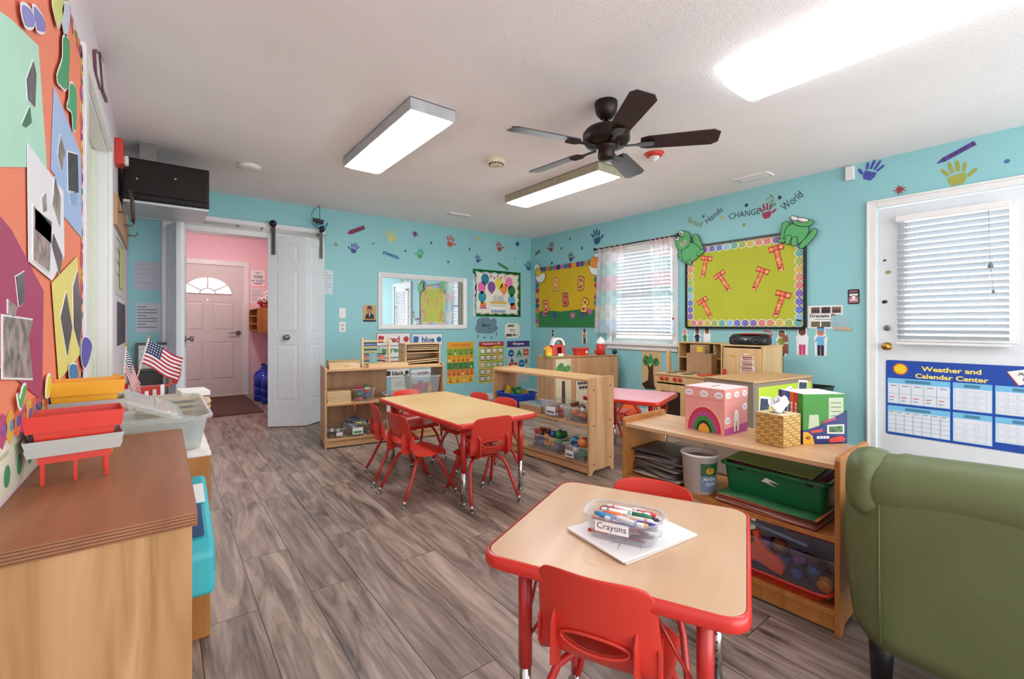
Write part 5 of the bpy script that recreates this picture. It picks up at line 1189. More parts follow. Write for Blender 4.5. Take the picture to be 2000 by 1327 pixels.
def card(wd, u0, v0, u1, v1, col, lab, art=None):
    p = Panel('F', (u0, v0), (u1, v1), m=pc(col)); p.rect(.015, .04, .985, .96, PAPER, 1); p.word(wd, .52, .5, pc(col), h=.5, lev=2, bold=.03)
    if art: p.circ(.88, .5, .085, pc(art), 2, 10); p.up([(.04, .25), (.2, .25), (.22, .75), (.06, .8)], pc(art), 2)
    p.done('colour_card', lab, 'word card', 'colour word cards below the mirror')
card('red', 735, 651, 800.5, 675, 'b5283c', 'white card with the word red, partly behind the abacus', 'c0303a')
card('blue', 804, 652, 864, 675, '1f5f98', 'white card with the word blue above the puzzle rack', '2f6fa8')
card('green', 742, 676, 800, 697, '3f9c4f', 'white card with the word green behind the abacus', '5fa84a')
card('orange', 742, 701, 800, 718, 'd0542c', 'white card with the word orange behind the abacus', 'c8843f')
card('black', 752, 722, 800, 736, '26221f', 'white card with the word black seen through the toy shelf', '3a2f28')
card('purple', 802, 722, 848, 736, '6a4f80', 'white card with the word purple seen through the toy shelf', None)
p = Panel('F', (764, 738), (808, 768), m=pc('d9d8d0')); p.word('0123', .5, .6, pc('a8a8a0'), h=.3); p.done('paper_sheet', 'pale sheet with faint figures behind the toy shelf', 'paper')
# portrait, switches, papers near the door
t = thing('framed_portrait', 'small gold framed portrait of a person in a dark suit, left of the mirror', 'picture', (2.02, YF, 1.138))
p = Panel('F', (709, 596), (734, 629), m=mat('gold_frame', 'b8893f', .4, .5), base=.0); p.rect(.08, .16, .92, .95, pc('c9a070'), 1); p.up([(.14, .18), (.22, .44), (.42, .52), (.62, .52), (.80, .44), (.88, .18)], pc('1c2434'), 2); p.circ(.5, .66, .17, pc('b07a5c'), 3, 14, .22); p.up([(.31, .68), (.33, .9), (.5, .96), (.67, .9), (.69, .68), (.6, .8), (.4, .8)][::-1], pc('2a211c'), 4); p.up([(.44, .51), (.5, .3), (.56, .51)], PAPER, 3); p.rect(0, 0, 1, .12, BLACK, 1)
under(p.done('framed_photo'), t)
def plate(u0, v0, u1, v1, nm, lab, kind):
    p = Panel('F', (u0, v0), (u1, v1), base=.0, m=None); c_ = ((p.a0+p.a1)/2, YF, p.z0); t = thing(nm, lab, kind, c_); w2 = p.W/2; H = p.H
    MB().box(-w2, w2, -.006, 0, 0, H, WHITE).build('cover_plate', t, bevel=.003)
    if nm == 'light_switch': mb = MB(); mb.box(-.006, .006, -.016, -.005, H*.45, H*.6, WHITE, None); mb.build('toggle', t)
    else:
        for q in (.3, .68): mb = MB(); mb.box(-w2*.45, w2*.45, -.008, -.005, H*(q-.11), H*(q+.11), mat('outlet_grey', 'c9c6c0', .4)); mb.box(-w2*.22, -w2*.14, -.009, -.007, H*(q-.04), H*(q+.06), BLACK); mb.box(w2*.14, w2*.22, -.009, -.007, H*(q-.04), H*(q+.06), BLACK); mb.build('socket', t)
plate(662, 602, 675, 622, 'light_switch', 'white light switch right of the folding door', 'switch'); plate(662, 629, 675, 649, 'wall_outlet', 'white outlet plate under the light switch', 'outlet')
SLV = clear('document_sleeve', 'd8dce4', .25, .1)
def doc(uv0, uv1, lab, col, n=0, wl='F', dark='5a5f6a'):
    p = Panel(wl, uv0, uv1, m=pc(col))
    for i in range(n): p.rect(.06, .86-.8*i/n, .06+(.35+.5*abs(math.sin(i*2.1))), .885-.8*i/n, pc(dark))
    p.done('pinned_paper', lab, 'paper'); return p
doc((262, 509), (314, 567), 'paper in shiny plastic sleeve, upper of two on the teal wall under the television', 'b9bcc6', 5, dark='a4a8b4'); doc((265, 592), (314, 649), 'handwritten list, lower of two papers on the teal wall left of the hall', 'c6c9d2', 8)
doc((632, 527), (650, 575), 'white printed page in a sleeve right of the folding door', 'd5dfe4', 7, dark='8fa0b0')
# hall wall notices
p = Panel('H', (490, 528), (517, 559), m=pc('f6f2f4')); p.word('I AM A', .5, .85, pc('7a5aa0'), w=.55); p.word('child', .5, .60, pc('4f9a5a'), h=.22, bold=.03); p.word('of GOD', .5, .32, pc('3f6fb0'), h=.17, bold=.02); p.rect(.2, .1, .8, .17, pc('c04f5a')); p.done('scripture_poster', 'white poster reading I AM A child of GOD on the pink hall wall', 'poster')
p = Panel('H', (489, 563), (516, 594), m=pc('efe6ea'))
for i in range(7): p.rect(.08, .86-.11*i, .92-.1*(i % 3), .885-.11*i, pc('8a7f8c'))
p.circ(.75, .4, .1, pc('e08a4a'), 2); p.done('notice_poster', 'white printed notice below the scripture poster in the hall', 'poster')

# ------------------------------------------------------------ left wall: orange board
a0, a1, z0, z1 = .55, 2.285, .885, 2.10
t = thing('bulletin_board', 'orange bulletin board with large coloured photo sheets on the left wall', 'bulletin board', (XL, 1.4, z0))
f = Flat('L'); f.poly([(a0, z0), (a1, z0), (a1, z1), (a0, z1)], mat('orange_board', 'f58a6a', .75, var=.04, scale=2), 0, .012); under(f.done('board_face'), t)
f = Flat('L', .0125); cs = ['c04f7a', '4f8fc0', 'e0b04a', '7a5fb0', '4fa08a', 'd86a4a', 'e8e8f0', '3f5fa0']; k = 0
random.seed(5)
def bit(a, z):
    global k
    f.poly(tr([(random.uniform(.75, 1.1)*math.cos(j*math.pi/4), random.uniform(.75, 1.1)*math.sin(j*math.pi/4)) for j in range(8)], a, z, .034), pc(cs[(k*5+k//3) % 8]), k % 2); f.poly(circ(a+.008, z, .012, 6), pc(cs[(k*3+2) % 8]), 2); k += 1
z = z0
while z < z1: bit(a1-.02, z); z += .05
x = a0
while x < a1: bit(x, z0+.02); bit(x, z1-.02); x += .052
under(f.done('patterned_border'), t)
DK, SK = mat('photo_dark', '45454c', .35, var=.7, scale=38), mat('photo_mixed', '9a8d86', .35, var=.7, scale=30)
def sheet(P, col, lab, pics=(), base=.014, strips=()):
    f = Flat('L', base); Q = px('L', P); ar = sum(Q[i-1][0]*Q[i][1]-Q[i][0]*Q[i-1][1] for i in range(len(Q))); f.poly(Q if ar > 0 else Q[::-1], pc(col))
    for i, (R_, m, l) in enumerate(pics):
        q = px('L', R_); ar = sum(q[j-1][0]*q[j][1]-q[j][0]*q[j-1][1] for j in range(len(q))); q = q if ar > 0 else q[::-1]
        f.poly(tr([(x_-sum(v[0] for v in q)/len(q), y_-sum(v[1] for v in q)/len(q)) for x_, y_ in q], sum(v[0] for v in q)/len(q), sum(v[1] for v in q)/len(q), 1.07), PAPER, 1); f.poly(q, m, 2)
    f.done('photo_sheet', lab, 'paper sheet', 'coloured photo sheets on the orange board')
sheet([(-60, -10), (0, 32), (57, 85), (75, 325), (0, 323), (-60, 322)], 'b5e6cd', 'mint green sheet with torn photos, upper left of the orange board', [([(30, 150), (44, 115), (50, 140), (47, 205), (33, 190)], DK, 0), ([(20, 240), (36, 205), (40, 235), (28, 245)], pc('1f6a3f'), 0)])
sheet([(31, 275), (108, 372), (110, 500), (84, 548), (34, 510)], 'f2f0f4', 'white sheet with class photos at the middle of the orange board', [([(42, 400), (79, 440), (76, 530), (42, 505)], SK, 0), ([(44, 405), (80, 432), (80, 475), (44, 445)], pc('3a3d44'), 0), ([(88, 345), (100, 385), (98, 440), (83, 395)], SK, 0), ([(84, 455), (104, 500), (98, 535), (82, 480)], DK, 0), ([(60, 385), (68, 375), (70, 410), (62, 412)], SK, 0)], .016)
sheet([(90, 165), (147, 300), (149, 465), (110, 420), (92, 340), (84, 330)], 'a9c4ee', 'pale blue sheet with cut-out photos at the right of the orange board', [([(97, 300), (102, 262), (112, 295), (104, 330)], SK, 0), ([(118, 295), (138, 300), (140, 375), (119, 370)], DK, 0), ([(120, 375), (138, 375), (136, 400), (124, 398)], pc('8fb4d8'), 0)])
sheet([(83, 552), (137, 500), (146, 690), (98, 745)], 'f0e27a', 'yellow sheet with black and white photos, lower right of the orange board', [([(100, 620), (112, 572), (124, 640), (114, 695)], DK, 0), ([(127, 560), (136, 530), (145, 620), (140, 680), (128, 640)], DK, 0)], .0165)
sheet([(-60, 380), (0, 447), (68, 568), (65, 784), (0, 735), (-60, 700)], 'b23a68', 'magenta sheet with baby photos, lower left of the orange board', [([(-20, 618), (42, 626), (33, 660), (42, 740), (-20, 738)], SK, 0), ([(7, 540), (25, 530), (24, 590), (14, 597)], DK, 0), ([(-10, 585), (9, 600), (4, 618), (-10, 612)], SK, 0)])
def cut(P, col, lab, nm='paper_cutout', base=.02, wl='L', ol=PAPER):
    f = Flat(wl, base); blob(px(wl, P), pc(col), f, 0, ol, .006); f.done(nm, lab, 'paper cut-out')
cut([(12, 2), (20, 40), (36, 44), (40, 30), (30, 10)], '8a86d0', 'purple paper slipper shape at the top of the orange board, left one'); cut([(38, 5), (44, 40), (48, 52), (62, 54), (62, 35), (52, 18)], '7f7ac8', 'purple paper slipper shape at the top of the orange board, right one')
cut([(103, 70), (102, 110), (90, 145), (98, 162), (112, 165), (117, 90), (112, 68)], '1f9a5c', 'green paper leaf streamer, upper right of the orange board'); cut([(118, 160), (116, 190), (112, 205), (122, 215), (125, 245), (130, 248), (132, 190), (128, 165)], '2fa568', 'green paper leaf streamer below the larger one near the blue sheet')
cut([(80, -8), (90, 40), (96, 42), (104, 0)], 'd8e07a', 'yellow green paper shape at the top right of the orange board'); cut([(100, 10), (105, 55), (112, 58), (118, 20), (110, 0)], 'c8d4e4', 'white and blue paper shape at the top right of the orange board')
cut([(68, 745), (66, 775), (74, 768), (76, 740), (73, 735)], 'e8d84a', 'yellow paper strip at the bottom border of the orange board'); cut([(3, 770), (10, 800), (22, 760), (16, 758), (8, 785)], '4fae5a', 'green paper leaf at the bottom left of the orange board'); cut([(145, 665), (143, 700), (150, 720), (160, 700), (165, 675), (155, 660)], '5a4fb0', 'violet and teal paper ribbon at the lower right corner of the board'); cut([(118, 715), (118, 740), (133, 738), (132, 715)], '3f7fb0', 'blue striped paper scrap at the bottom border of the orange board')
f = Flat('L'); f.poly([(.9, .76), (1.95, .76), (1.95, .872), (.9, .872)], pc('e9e6d4'))
for i in range(9): f.poly(circ(1.32+.10*i, .80, .022, 10), pc('3f9a6a'), 1); f.poly([(1.27+.1*i, .84), (1.33+.1*i, .842), (1.33+.1*i, .85), (1.27+.1*i, .848)], pc('b8c49a'), 1)
f.done('wall_strip', 'cream paper strip with green circles below the orange board', 'paper strip')
t = thing('certificate_frame', 'pair of small framed certificates above the left wall door', 'picture', (XL, 2.95, 2.22))
for P in ([(180, 97), (184, 95), (192, 175), (183, 150)], [(190, 100), (196, 118), (205, 200), (196, 178)]):
    f = Flat('L', 0); q = px('L', P); ar = sum(q[j-1][0]*q[j][1]-q[j][0]*q[j-1][1] for j in range(len(q))); f.poly(q if ar > 0 else q[::-1], mat('rosewood_frame', '6a4248', .4), 0, .012); f.poly(tr([(x_-sum(v[0] for v in q)/4, y_-sum(v[1] for v in q)/4) for x_, y_ in (q if ar > 0 else q[::-1])], sum(v[0] for v in q)/4, sum(v[1] for v in q)/4, .8), pc('e4e0e2'), 10); under(f.done('framed_sheet'), t)
# papers and board on the left wall beyond the door
def lrect(a0, a1, z0, z1, m, lab, nm='pinned_paper', n=0, base=.001, cat='paper'):
    p = Panel('L', rect=(a0, a1, z0, z1), m=m, base=base)
    for i in range(n): p.rect(.1, .88-.8*i/n, .5+.35*abs(math.sin(i*1.7)), .90-.8*i/n, pc('8a8f94'))
    p.done(nm, lab, cat)
lrect(4.0, 4.85, 1.30, 2.02, pc('cfd6d0'), 'large grey green paper on the left wall near the far corner', n=7); lrect(4.3, 4.62, 1.36, 1.66, pc('d8cf6a'), 'yellow note overlapping the large grey green paper', base=.006)
lrect(3.64, 3.74, 1.0, 1.52, pc('3a4250'), 'narrow dark hanging banner beside the left wall door', 'wall_banner', cat='banner'); lrect(4.15, 5.0, .95, 1.26, pc('3c434c'), 'dark chalkboard low on the left wall near the far corner', 'chalkboard', cat='board')
t = thing('coat_rack', 'wooden coat rack board high on the left wall under the television', 'coat rack', (XL, 4.1, 1.74)); MB().box(0, .02, -.25, 1.0, 0, .2, MAPLEZ).build('rack_board', t)
for yy in (-.15, .35, .85): mb = MB(); mb.tube([(.02, yy, .1), (.07, yy, .1), (.085, yy, .13)], .006, STEEL, 8); mb.build('hook', t)
t = thing('hanging_strap', 'dark brown strap bag hanging from the coat rack', 'bag', (XL+.08, 3.9, 1.78)); mb = MB(); mb.tube([(0, -.015, .20), (.01, -.02, .14), (.015, -.015, .03), (.015, 0, 0), (.015, .015, .03), (.01, .02, .14), (0, .01, .20)], .010, mat('brown_leather', '3d2a24', .5), 8); mb.build('strap', t)
#==ITEMS==
# ------------------------------------------------------------ small things
def on(S, x, y, z):
    a = S.rotation_euler.z; c, s = math.cos(a), math.sin(a); return (S.location.x+x*c-y*s, S.location.y+x*s+y*c, z)
def tub(name, label, loc, rz, w, d, h, m, cat='bin', taper=.88, rim=.008, r=.02, group=None, th=.0025, lab=None, rimm=None):
    t = thing(name, label, cat, loc, rz, group)
    O = rrect(-w/2, w/2, -d/2, d/2, r, 4); q = lambda k, z, o=0: [((x*k)+(o if x > 0 else -o), (y*k)+(o if y > 0 else -o), z) for x, y in O]
    mb = MB(); mb.quadmesh([q(taper, 0), q(1, h)], m, closed_u=True); mb.face(q(taper, 0)[::-1], m)
    if m.name[:5] not in ('clear', 'crayo', 'froste'[:5]): mb.quadmesh([q(taper, .003, -th), q(1, h, -th)], m, closed_u=True); mb.face(q(taper, .003, -th), m)
    pass; mb.build('body', t, recalc=False)
    mb = MB(); mb.quadmesh([q(1, h-.010, rim), q(1, h, rim), q(1, h+.002, rim*.5), q(1, h, -th), q(1, h-.002, -th)], rimm or m, closed_u=True); mb.build('rim', t)
    if lab:
        mb = MB(); mb.box(lab[0], lab[1], -d/2*(.5+.5*taper)-.006, -d/2*(.5+.5*taper)-.004, lab[2], lab[3], PAPER)
        mb.box(lab[0]+.01, lab[1]-.01, -d/2*(.5+.5*taper)-.007, -d/2*(.5+.5*taper)-.006, lab[2]+.01, (lab[2]+lab[3])/2, pc(lab[4] if len(lab) > 4 else '3a3f44')); mb.build('paper_label', t)
    return t
CN = {'red': 'c8352c', 'orange': 'e0762a', 'yellow': 'e0b428', 'green': '2f8f45', 'blue': '2660a8', 'purple': '6a3f8c', 'pink': 'd8608c', 'teal': '2f9a9a', 'brown': '7a4a2f', 'white': 'e6e4de', 'dark': '2c2a30', 'lime': '6fc02f'}
_pm = {}
def piece(kind, col, size):
    key = (kind, col, size)
    if key in _pm: return _pm[key]
    mb = MB(); m = mat('toy_'+col, CN[col], .4); s = size/2
    if kind == 0: mb.box(-s, s, -s*.7, s*.7, 0, s, m)
    elif kind == 1: mb.ball((0, 0, s), s, m, 1, 10)
    elif kind == 2: mb.lathe([(s*.6, 0), (s*.8, s*.6), (s*.5, s*1.6)], m, n=12)
    else: mb.tube([(-s, 0, s*.35), (0, s*.3, s*.5), (s, 0, s*.35)], s*.34, m, 8)
    bmesh.ops.recalc_face_normals(mb.bm, faces=mb.bm.faces); me = bpy.data.meshes.new('toy_piece'); mb.bm.to_mesh(me); mb.bm.free(); me.materials.append(m); _pm[key] = me; return me
def toys(t, w, d, z0, n, cols, where, size=.05, group=None, stack=2):
    """n separate toy pieces lying in a container placed like t"""
    nx = max(1, int(w*.85/size)); ny = max(1, int(d*.8/size)); k = 0
    while k < n:
        lay = k//(nx*ny); i = k % (nx*ny); ix, iy = i % nx, i//nx
        x = -w*.42+w*.84*(ix+.5)/nx; y = -d*.38+d*.76*(iy+.5)/ny; c = cols[(k*3+k//4) % len(cols)]
        o = bpy.data.objects.new('toy_piece', piece((k*7+k//3) % 4, c, size)); C.objects.link(o)
        o.location = on(t, x, y, t.location.z+z0+lay*size*.62); o.rotation_euler = (random.uniform(-.2, .2), random.uniform(-.2, .2), random.uniform(0, 6)); tag(o, '%s plastic toy piece %s' % (c if c != 'dark' else 'black', where), 'toy', group or 'toy pieces '+where); k += 1
random.seed(11)

# --- shelf under the mirror -----------------------------------------------------
RZ = SA.rotation_euler.z
def wbox(name, label, S, x0, x1, y0, y1, z0, z1, m, cat='box', bev=.002, parts=None, group=None):
    c = on(S, (x0+x1)/2, (y0+y1)/2, z0); mb = MB(); mb.box(-(x1-x0)/2, (x1-x0)/2, -(y1-y0)/2, (y1-y0)/2, 0, z1-z0, m); o = mb.build(name, bevel=bev, loc=c, rot=S.rotation_euler.z); tag(o, label, cat, group); return o
PLW = wood('pale_puzzle_wood', 'e3c49a', 'd2ac7c', 'x', 1.5, .5)
t = thing('puzzle_box', 'shallow pale wooden puzzle box at the left end of the toy shelf top', 'box', on(SA, .17, .07, .70), RZ)
mb = MB()
for a in ((-.13, .13, -.05, -.043), (-.13, .13, .063, .07), (-.13, -.123, -.043, .063), (.123, .13, -.043, .063)): mb.box(a[0], a[1], a[2], a[3], 0, .05, PLW)
mb.box(-.123, .123, -.043, .063, 0, .006, PLW); mb.build('box_wall', t, bevel=.001)
p_ = MB(); [p_.box(-.01+.012*i, -.001+.012*i, -.0508, -.0502, .022, .027, pc('6a5040')) for i in range(5)]; p_.build('printed_mark', t)
wbox('wooden_slab', 'green edged wooden lid lying behind the shallow puzzle box', SA, .05, .33, .16, .33, .70, .765, wood('lid_wood', 'b9a373', 'a58b5c', 'x', 1, .5), 'box')
t = thing('long_wooden_box', 'long low wooden box in front of the abacus', 'box', on(SA, .56, .06, .70), RZ)
MB().box(-.185, .185, -.045, .045, 0, .036, PLW).build('box_body', t, bevel=.002); MB().box(-.18, .18, -.04, .04, .036, .039, wood('box_lid_wood', 'cfa877', 'bd9463', 'x', 1, .5)).build('sliding_lid', t)
t = thing('abacus', 'wooden abacus with rows of coloured beads standing on the toy shelf', 'abacus', on(SA, .475, .17, .70), RZ)
for s in (-1, 1): MB().box(s*.125-.010, s*.125+.010, -.012, .012, 0, .275, PLW).build('upright', t, bevel=.003)
mb = MB(); mb.box(-.125, .125, -.008, .008, .235, .25, PLW); mb.box(-.135, .135, -.035, .035, 0, .012, PLW); mb.build('crossbar', t, bevel=.002)
bead_c = ['dark', 'purple', 'yellow', 'dark', 'yellow', 'dark', 'red', 'orange', 'dark', 'yellow']
bm_ = {}
for i in range(10):
    z = .222-.0212*i; mb = MB(); mb.tube([(-.116, 0, z), (.116, 0, z)], .0015, CHROME, 5); rod = mb.build('rod', t)
    mb = MB(); m = mat('toy_'+bead_c[i], CN[bead_c[i]], .4)
    n = 10; split_ = 10 if i < 5 else 4
    for j in range(n):
        x = -.108+.0125*j+(0 if j < split_ else .075); x = min(x, .112)
        mb.ball((x, 0, z), .0072, m, 1, 8)
    b_ = mb.build('bead_row', rod); b_['kind'] = 'stuff'
    del b_['kind']
t = thing('puzzle_rack', 'wooden puzzle rack with slots on the right end of the toy shelf', 'rack', on(SA, .90, .17, .70), RZ)
mb = MB(); w2, dd, hh = .175, .13, .205
for a in ((-w2, -w2+.01, -dd, dd, 0, hh), (w2-.01, w2, -dd, dd, 0, hh), (-w2, w2, -dd, dd, 0, .01), (-w2, w2, dd-.006, dd, 0, hh)): mb.box(*a, PLW)
mb.build('rack_frame', t, bevel=.001); MB().box(-w2-.004, w2+.004, -dd-.004, dd, hh, hh+.010, PLW).build('rack_top', t)
for z in (.12, ): MB().box(-w2+.01, w2-.01, -dd+.004, dd-.006, z, z+.006, PLW).build('rack_shelf', t)
mb = MB(); mb.prism([(-.02, .03), (.02, .03), (.02, .11), (-.02, .11)], -w2-.0015, -w2, pc('d8b03a'), Matrix(((0, 0, 1, 0), (1, 0, 0, 0), (0, 1, 0, 0), (0, 0, 0, 1)))); mb.prism([(-.028, .115), (.028, .115), (0, .16)], -w2-.0015, -w2, pc('b85a2c'), Matrix(((0, 0, 1, 0), (1, 0, 0, 0), (0, 1, 0, 0), (0, 0, 0, 1)))); mb.build('side_picture', t)
for k, (z, a) in enumerate(((.185, 0), (.167, 0), (.150, 0), (.018, .06), (.036, .06))):
    mb = MB(); mb.box(-.155, .155, -.12, .11, 0, .008, PLW, Matrix.Rotation(-a, 4, 'Y')); o = mb.build('puzzle_board', loc=on(SA, .90, .17, .70+z+(.012 if a else 0)), rot=RZ)
    tag(o, 'thin wooden puzzle board %s in the puzzle rack' % ['topmost', 'second from the top', 'third from the top', 'lying lowest and tilted', 'tilted just above the lowest one'][k], 'puzzle', 'puzzle boards in the rack')
z = .395
for k in range(9):
    x = .125+random.uniform(-.004, .004); o = wbox('puzzle_board', 'flat wooden puzzle board in the stack on the middle board of the toy shelf', SA, x-.10, x+.10, .03, .27, z, z+.0085, PLW, 'puzzle', 0, group='stack of puzzle boards'); z += .0118
a_ = on(SA, .245, -.003, .40); mb = MB(); mb.tube([a_, (a_[0]+.005, a_[1]-.005, .36), (a_[0]+.01, a_[1]-.004, .31)], .004, mat('toy_orange', CN['orange'], .4), 6); o = mb.build('orange_ribbon'); tag(recenter(o), 'orange ribbon hanging over the middle board of the toy shelf', 'ribbon')
t = tub('clear_bin', 'clear bin of coloured pieces beside the stacked puzzle boards', on(SA, .345, .14, .395), RZ, .19, .22, .115, CLEAR, group='clear bins on the toy shelf'); toys(t, .16, .18, .004, 16, ['pink', 'blue', 'white', 'green', 'red'], 'in the bin beside the stacked puzzle boards', .05)
t = tub('clear_tray', 'low clear tray of scissors and scraps on the toy shelf behind the table', on(SA, .65, .13, .395), RZ, .23, .22, .05, FROST); toys(t, .19, .18, .006, 8, ['dark', 'blue', 'orange', 'white'], 'in the low clear tray', .045)
t = tub('clear_bin', 'large frosted bin of toy food at the right end of the toy shelf', on(SA, .925, .165, .395), RZ, .29, .28, .20, FROST, rim=.012); toys(t, .24, .22, .005, 18, ['orange', 'yellow', 'pink', 'white', 'red'], 'in the large frosted bin', .062)
t = tub('clear_bin', 'small dark-filled clear bin at the lower left of the toy shelf', on(SA, .10, .12, .085), RZ, .15, .2, .085, CLEAR, lab=(0, .05, .02, .05)); toys(t, .12, .16, .004, 12, ['brown', 'dark', 'white'], 'in the small bin at lower left', .04)
t = tub('clear_bin', 'clear bin heaped with grey paper on the bottom board of the toy shelf', on(SA, .265, .11, .085), RZ, .17, .2, .12, CLEAR, lab=(-.03, .06, .02, .08, '3f9a4f'))
mb = MB(); mb.tube([(-.0, -.105, .10), (.0, -.112, .13), (.05, -.112, .13), (.05, -.105, .10)], .005, pc('e0e02a'), 6); mb.build('yellow_handle', t)
for k in range(5):
    mb = MB(); mb.box(-.06, .06, -.07, .07, 0, .002, pc('b8bcc8') if k % 2 else pc('6a7088'), Matrix.Rotation(-.5+.12*k, 4, 'Y') @ Matrix.Rotation(.3, 4, 'X')); o = mb.build('loose_paper', loc=on(SA, .27+.008*k, .12, .19+.008*k), rot=RZ+.3*k); tag(o, 'grey paper sheet tilted out of a clear bin on the toy shelf', 'paper', 'grey papers in the bin')
t = tub('clear_bin', 'clear bin of green and blue pieces low on the toy shelf, behind a red chair', on(SA, .44, .12, .085), RZ, .18, .22, .11, CLEAR); toys(t, .15, .18, .004, 14, ['teal', 'green', 'blue', 'orange'], 'in the bin behind the red chair', .05)

# --- side-on shelf with toy bins --------------------------------------------------
RB = SB.rotation_euler.z
t = tub('storage_tub', 'solid blue tub at the far end of the side-on shelf', on(SB, .17, .14, .37), RB, .27, .25, .125, BLUEP); toys(t, .24, .2, .07, 14, ['green', 'lime', 'green', 'yellow'], 'heaped in the blue tub', .06)
t = thing('game_box', 'tan cardboard game box with a blue picture on its lid on the side-on shelf', 'box', on(SB, .47, .15, .37), RB); MB().box(-.13, .13, -.13, .13, 0, .06, CARD).build('box_body', t, bevel=.002); MB().box(-.132, .132, -.132, .132, .05, .066, mat('game_lid', 'b7a88f', .6)).build('lid', t); MB().box(-.09, .09, -.09, .09, .066, .067, mat('blue_picture', '6f9fb8', .4, var=.5, scale=25)).build('lid_picture', t)
t = tub('clear_bin', 'clear bin with a card label on the middle board of the side-on shelf', on(SB, .73, .11, .37), RB, .21, .21, .115, CLEAR, lab=(-.05, .05, .02, .08, '7a8088')); toys(t, .18, .17, .004, 12, ['white', 'brown', 'red', 'white'], 'in the labelled bin on the side-on shelf', .05)
t = tub('clear_bin', 'clear bin of wooden blocks on the side-on shelf, nearest its end panel', on(SB, .97, .10, .37), RB, .22, .22, .11, CLEAR); toys(t, .18, .17, .004, 14, ['brown', 'orange', 'white'], 'in the bin nearest the end panel', .055)
t = tub('clear_bin', 'long clear bin of mixed toys low on the side-on shelf', on(SB, .63, .11, .085), RB, .42, .24, .13, CLEAR, lab=None); toys(t, .37, .2, .004, 40, ['dark', 'red', 'yellow', 'blue', 'dark', 'purple', 'green', 'orange'], 'in the long clear bin', .058)
t = tub('clear_bin', 'clear bin with a label card and a big orange ball, low on the side-on shelf', on(SB, .985, .095, .085), RB, .21, .22, .115, CLEAR, lab=(-.08, 0, .02, .07, '5a6a7a')); toys(t, .18, .18, .004, 9, ['green', 'white', 'blue', 'green'], 'under the big orange ball', .055)
mb = MB(); mb.ball((0, 0, .05), .05, mat('toy_orange_big', 'e98a4c', .4), .85, 20); o = mb.build('toy_ball', loc=on(SB, 1.0, .09, .155)); tag(o, 'big orange toy ball resting in the labelled clear bin', 'ball')
mb = MB(); mb.lathe([(.022, 0), (.024, .05), (.034, .052), (.034, .058), (.02, .06)], mat('toy_bluecap', '3f9fd8', .4)); mb.bm.transform(Matrix.Rotation(.5, 4, 'X')); o = mb.build('toy_cup', loc=on(SB, .905, .08, .175)); tag(o, 'light blue toy cup next to the big orange ball', 'cup')
mb = MB(); mb.lathe([(.02, 0), (.045, .05), (.05, .09), (.046, .09), (.018, .006)], mat('toy_magenta', '8c2f6a', .4)); o = mb.build('toy_cup', loc=on(SB, 1.03, .19, .205)); tag(o, 'purple toy cup behind the big orange ball', 'cup')

# --- corner shelf top: barn, tub, silo, ball ---------------------------------------
ZD = .726
bx, by = HZ(1090, 697, ZD); t = thing('toy_barn', 'red toy barn with white arched roof and yellow shed on the corner shelf', 'toy barn', (bx+.02, by+.07, ZD), R(-28))
MB().box(-.13, .13, -.07, .07, 0, .008, pc('3f9a45')).build('green_base', t)
RB_ = mat('barn_red', 'cc3028', .35)
mb = MB()
for a in ((-.05, -.04, -.06, .06, .008, .14), (.09, .10, -.06, .06, .008, .14), (-.05, .10, .05, .06, .008, .14), (-.04, .005, -.06, -.052, .008, .14), (.06, .09, -.06, -.052, .008, .14), (.0, .07, -.06, -.052, .11, .14)): mb.box(*a, RB_)
gam = [(-.055, .13), (-.04, .18), (-.005, .215), (.055, .215), (.09, .18), (.105, .13)]; inn = [(-.03, .13), (-.02, .17), (.005, .195), (.045, .195), (.07, .17), (.08, .13)]
MX = Matrix(((1, 0, 0, 0), (0, 0, -1, 0), (0, 1, 0, 0), (0, 0, 0, 1)))
mb.prism([(-.05, .13), (-.035, .175), (-.005, .205), (.055, .205), (.085, .175), (.10, .13), (.08, .13), (.07, .17), (.045, .192), (.005, .192), (-.02, .17), (-.03, .13)], .052, .06, RB_, MX); mb.build('barn_wall', t)
mb = MB(); mb.prism(gam+inn[::-1], -.064, .064, pc('f2f0ee'), MX); mb.build('arched_roof', t, bevel=.003)
mb = MB(); mb.box(-.125, -.05, -.055, .05, .008, .085, pc('e8b030')); mb.prism([(-.14, .075), (-.09, .125), (-.045, .09), (-.045, .08)], -.062, .055, pc('e8a028'), MX); mb.build('yellow_shed', t, bevel=.002)
mb = MB(); mb.box(-.10, -.065, -.058, -.054, .01, .05, pc('f4d83a')); mb.box(.015, .08, -.075, -.068, .008, .035, PAPER); mb.build('small_gate', t)
rx, ry = HZ(1142, 695, ZD)
t = tub('toy_tub', 'red plastic tub with a white mark on the corner shelf', (rx, ry+.07, ZD), R(-12), .19, .13, .09, REDP, cat='bin', taper=.85, r=.04); mb = MB(); mb.prism([(-.014, 0), (.014, 0), (.014, .018), (0, .032), (-.014, .018)], .0635, .0650, PAPER, Matrix.Translation((.045, 0, .03)) @ MX); mb.build('white_mark', t)
rx, ry = HZ(1180, 694, ZD)
t = thing('toy_silo', 'red toy silo with a white domed top on the corner shelf', 'toy silo', (rx+.03, ry+.08, ZD)); mb = MB(); mb.lathe([(.055, 0), (.055, .13)], RB_, n=28); mb.build('silo_body', t); mb = MB(); mb.lathe([(.056, .13), (.056, .15), (.05, .175), (.03, .20), (.018, .205), (.012, .22), (.001, .222)], pc('f2f0ee'), n=28); mb.build('domed_top', t)
mb = MB(); mb.box(-.10, -.05, -.02, .02, .02, .055, RB_); mb.build('chute', t, bevel=.003)
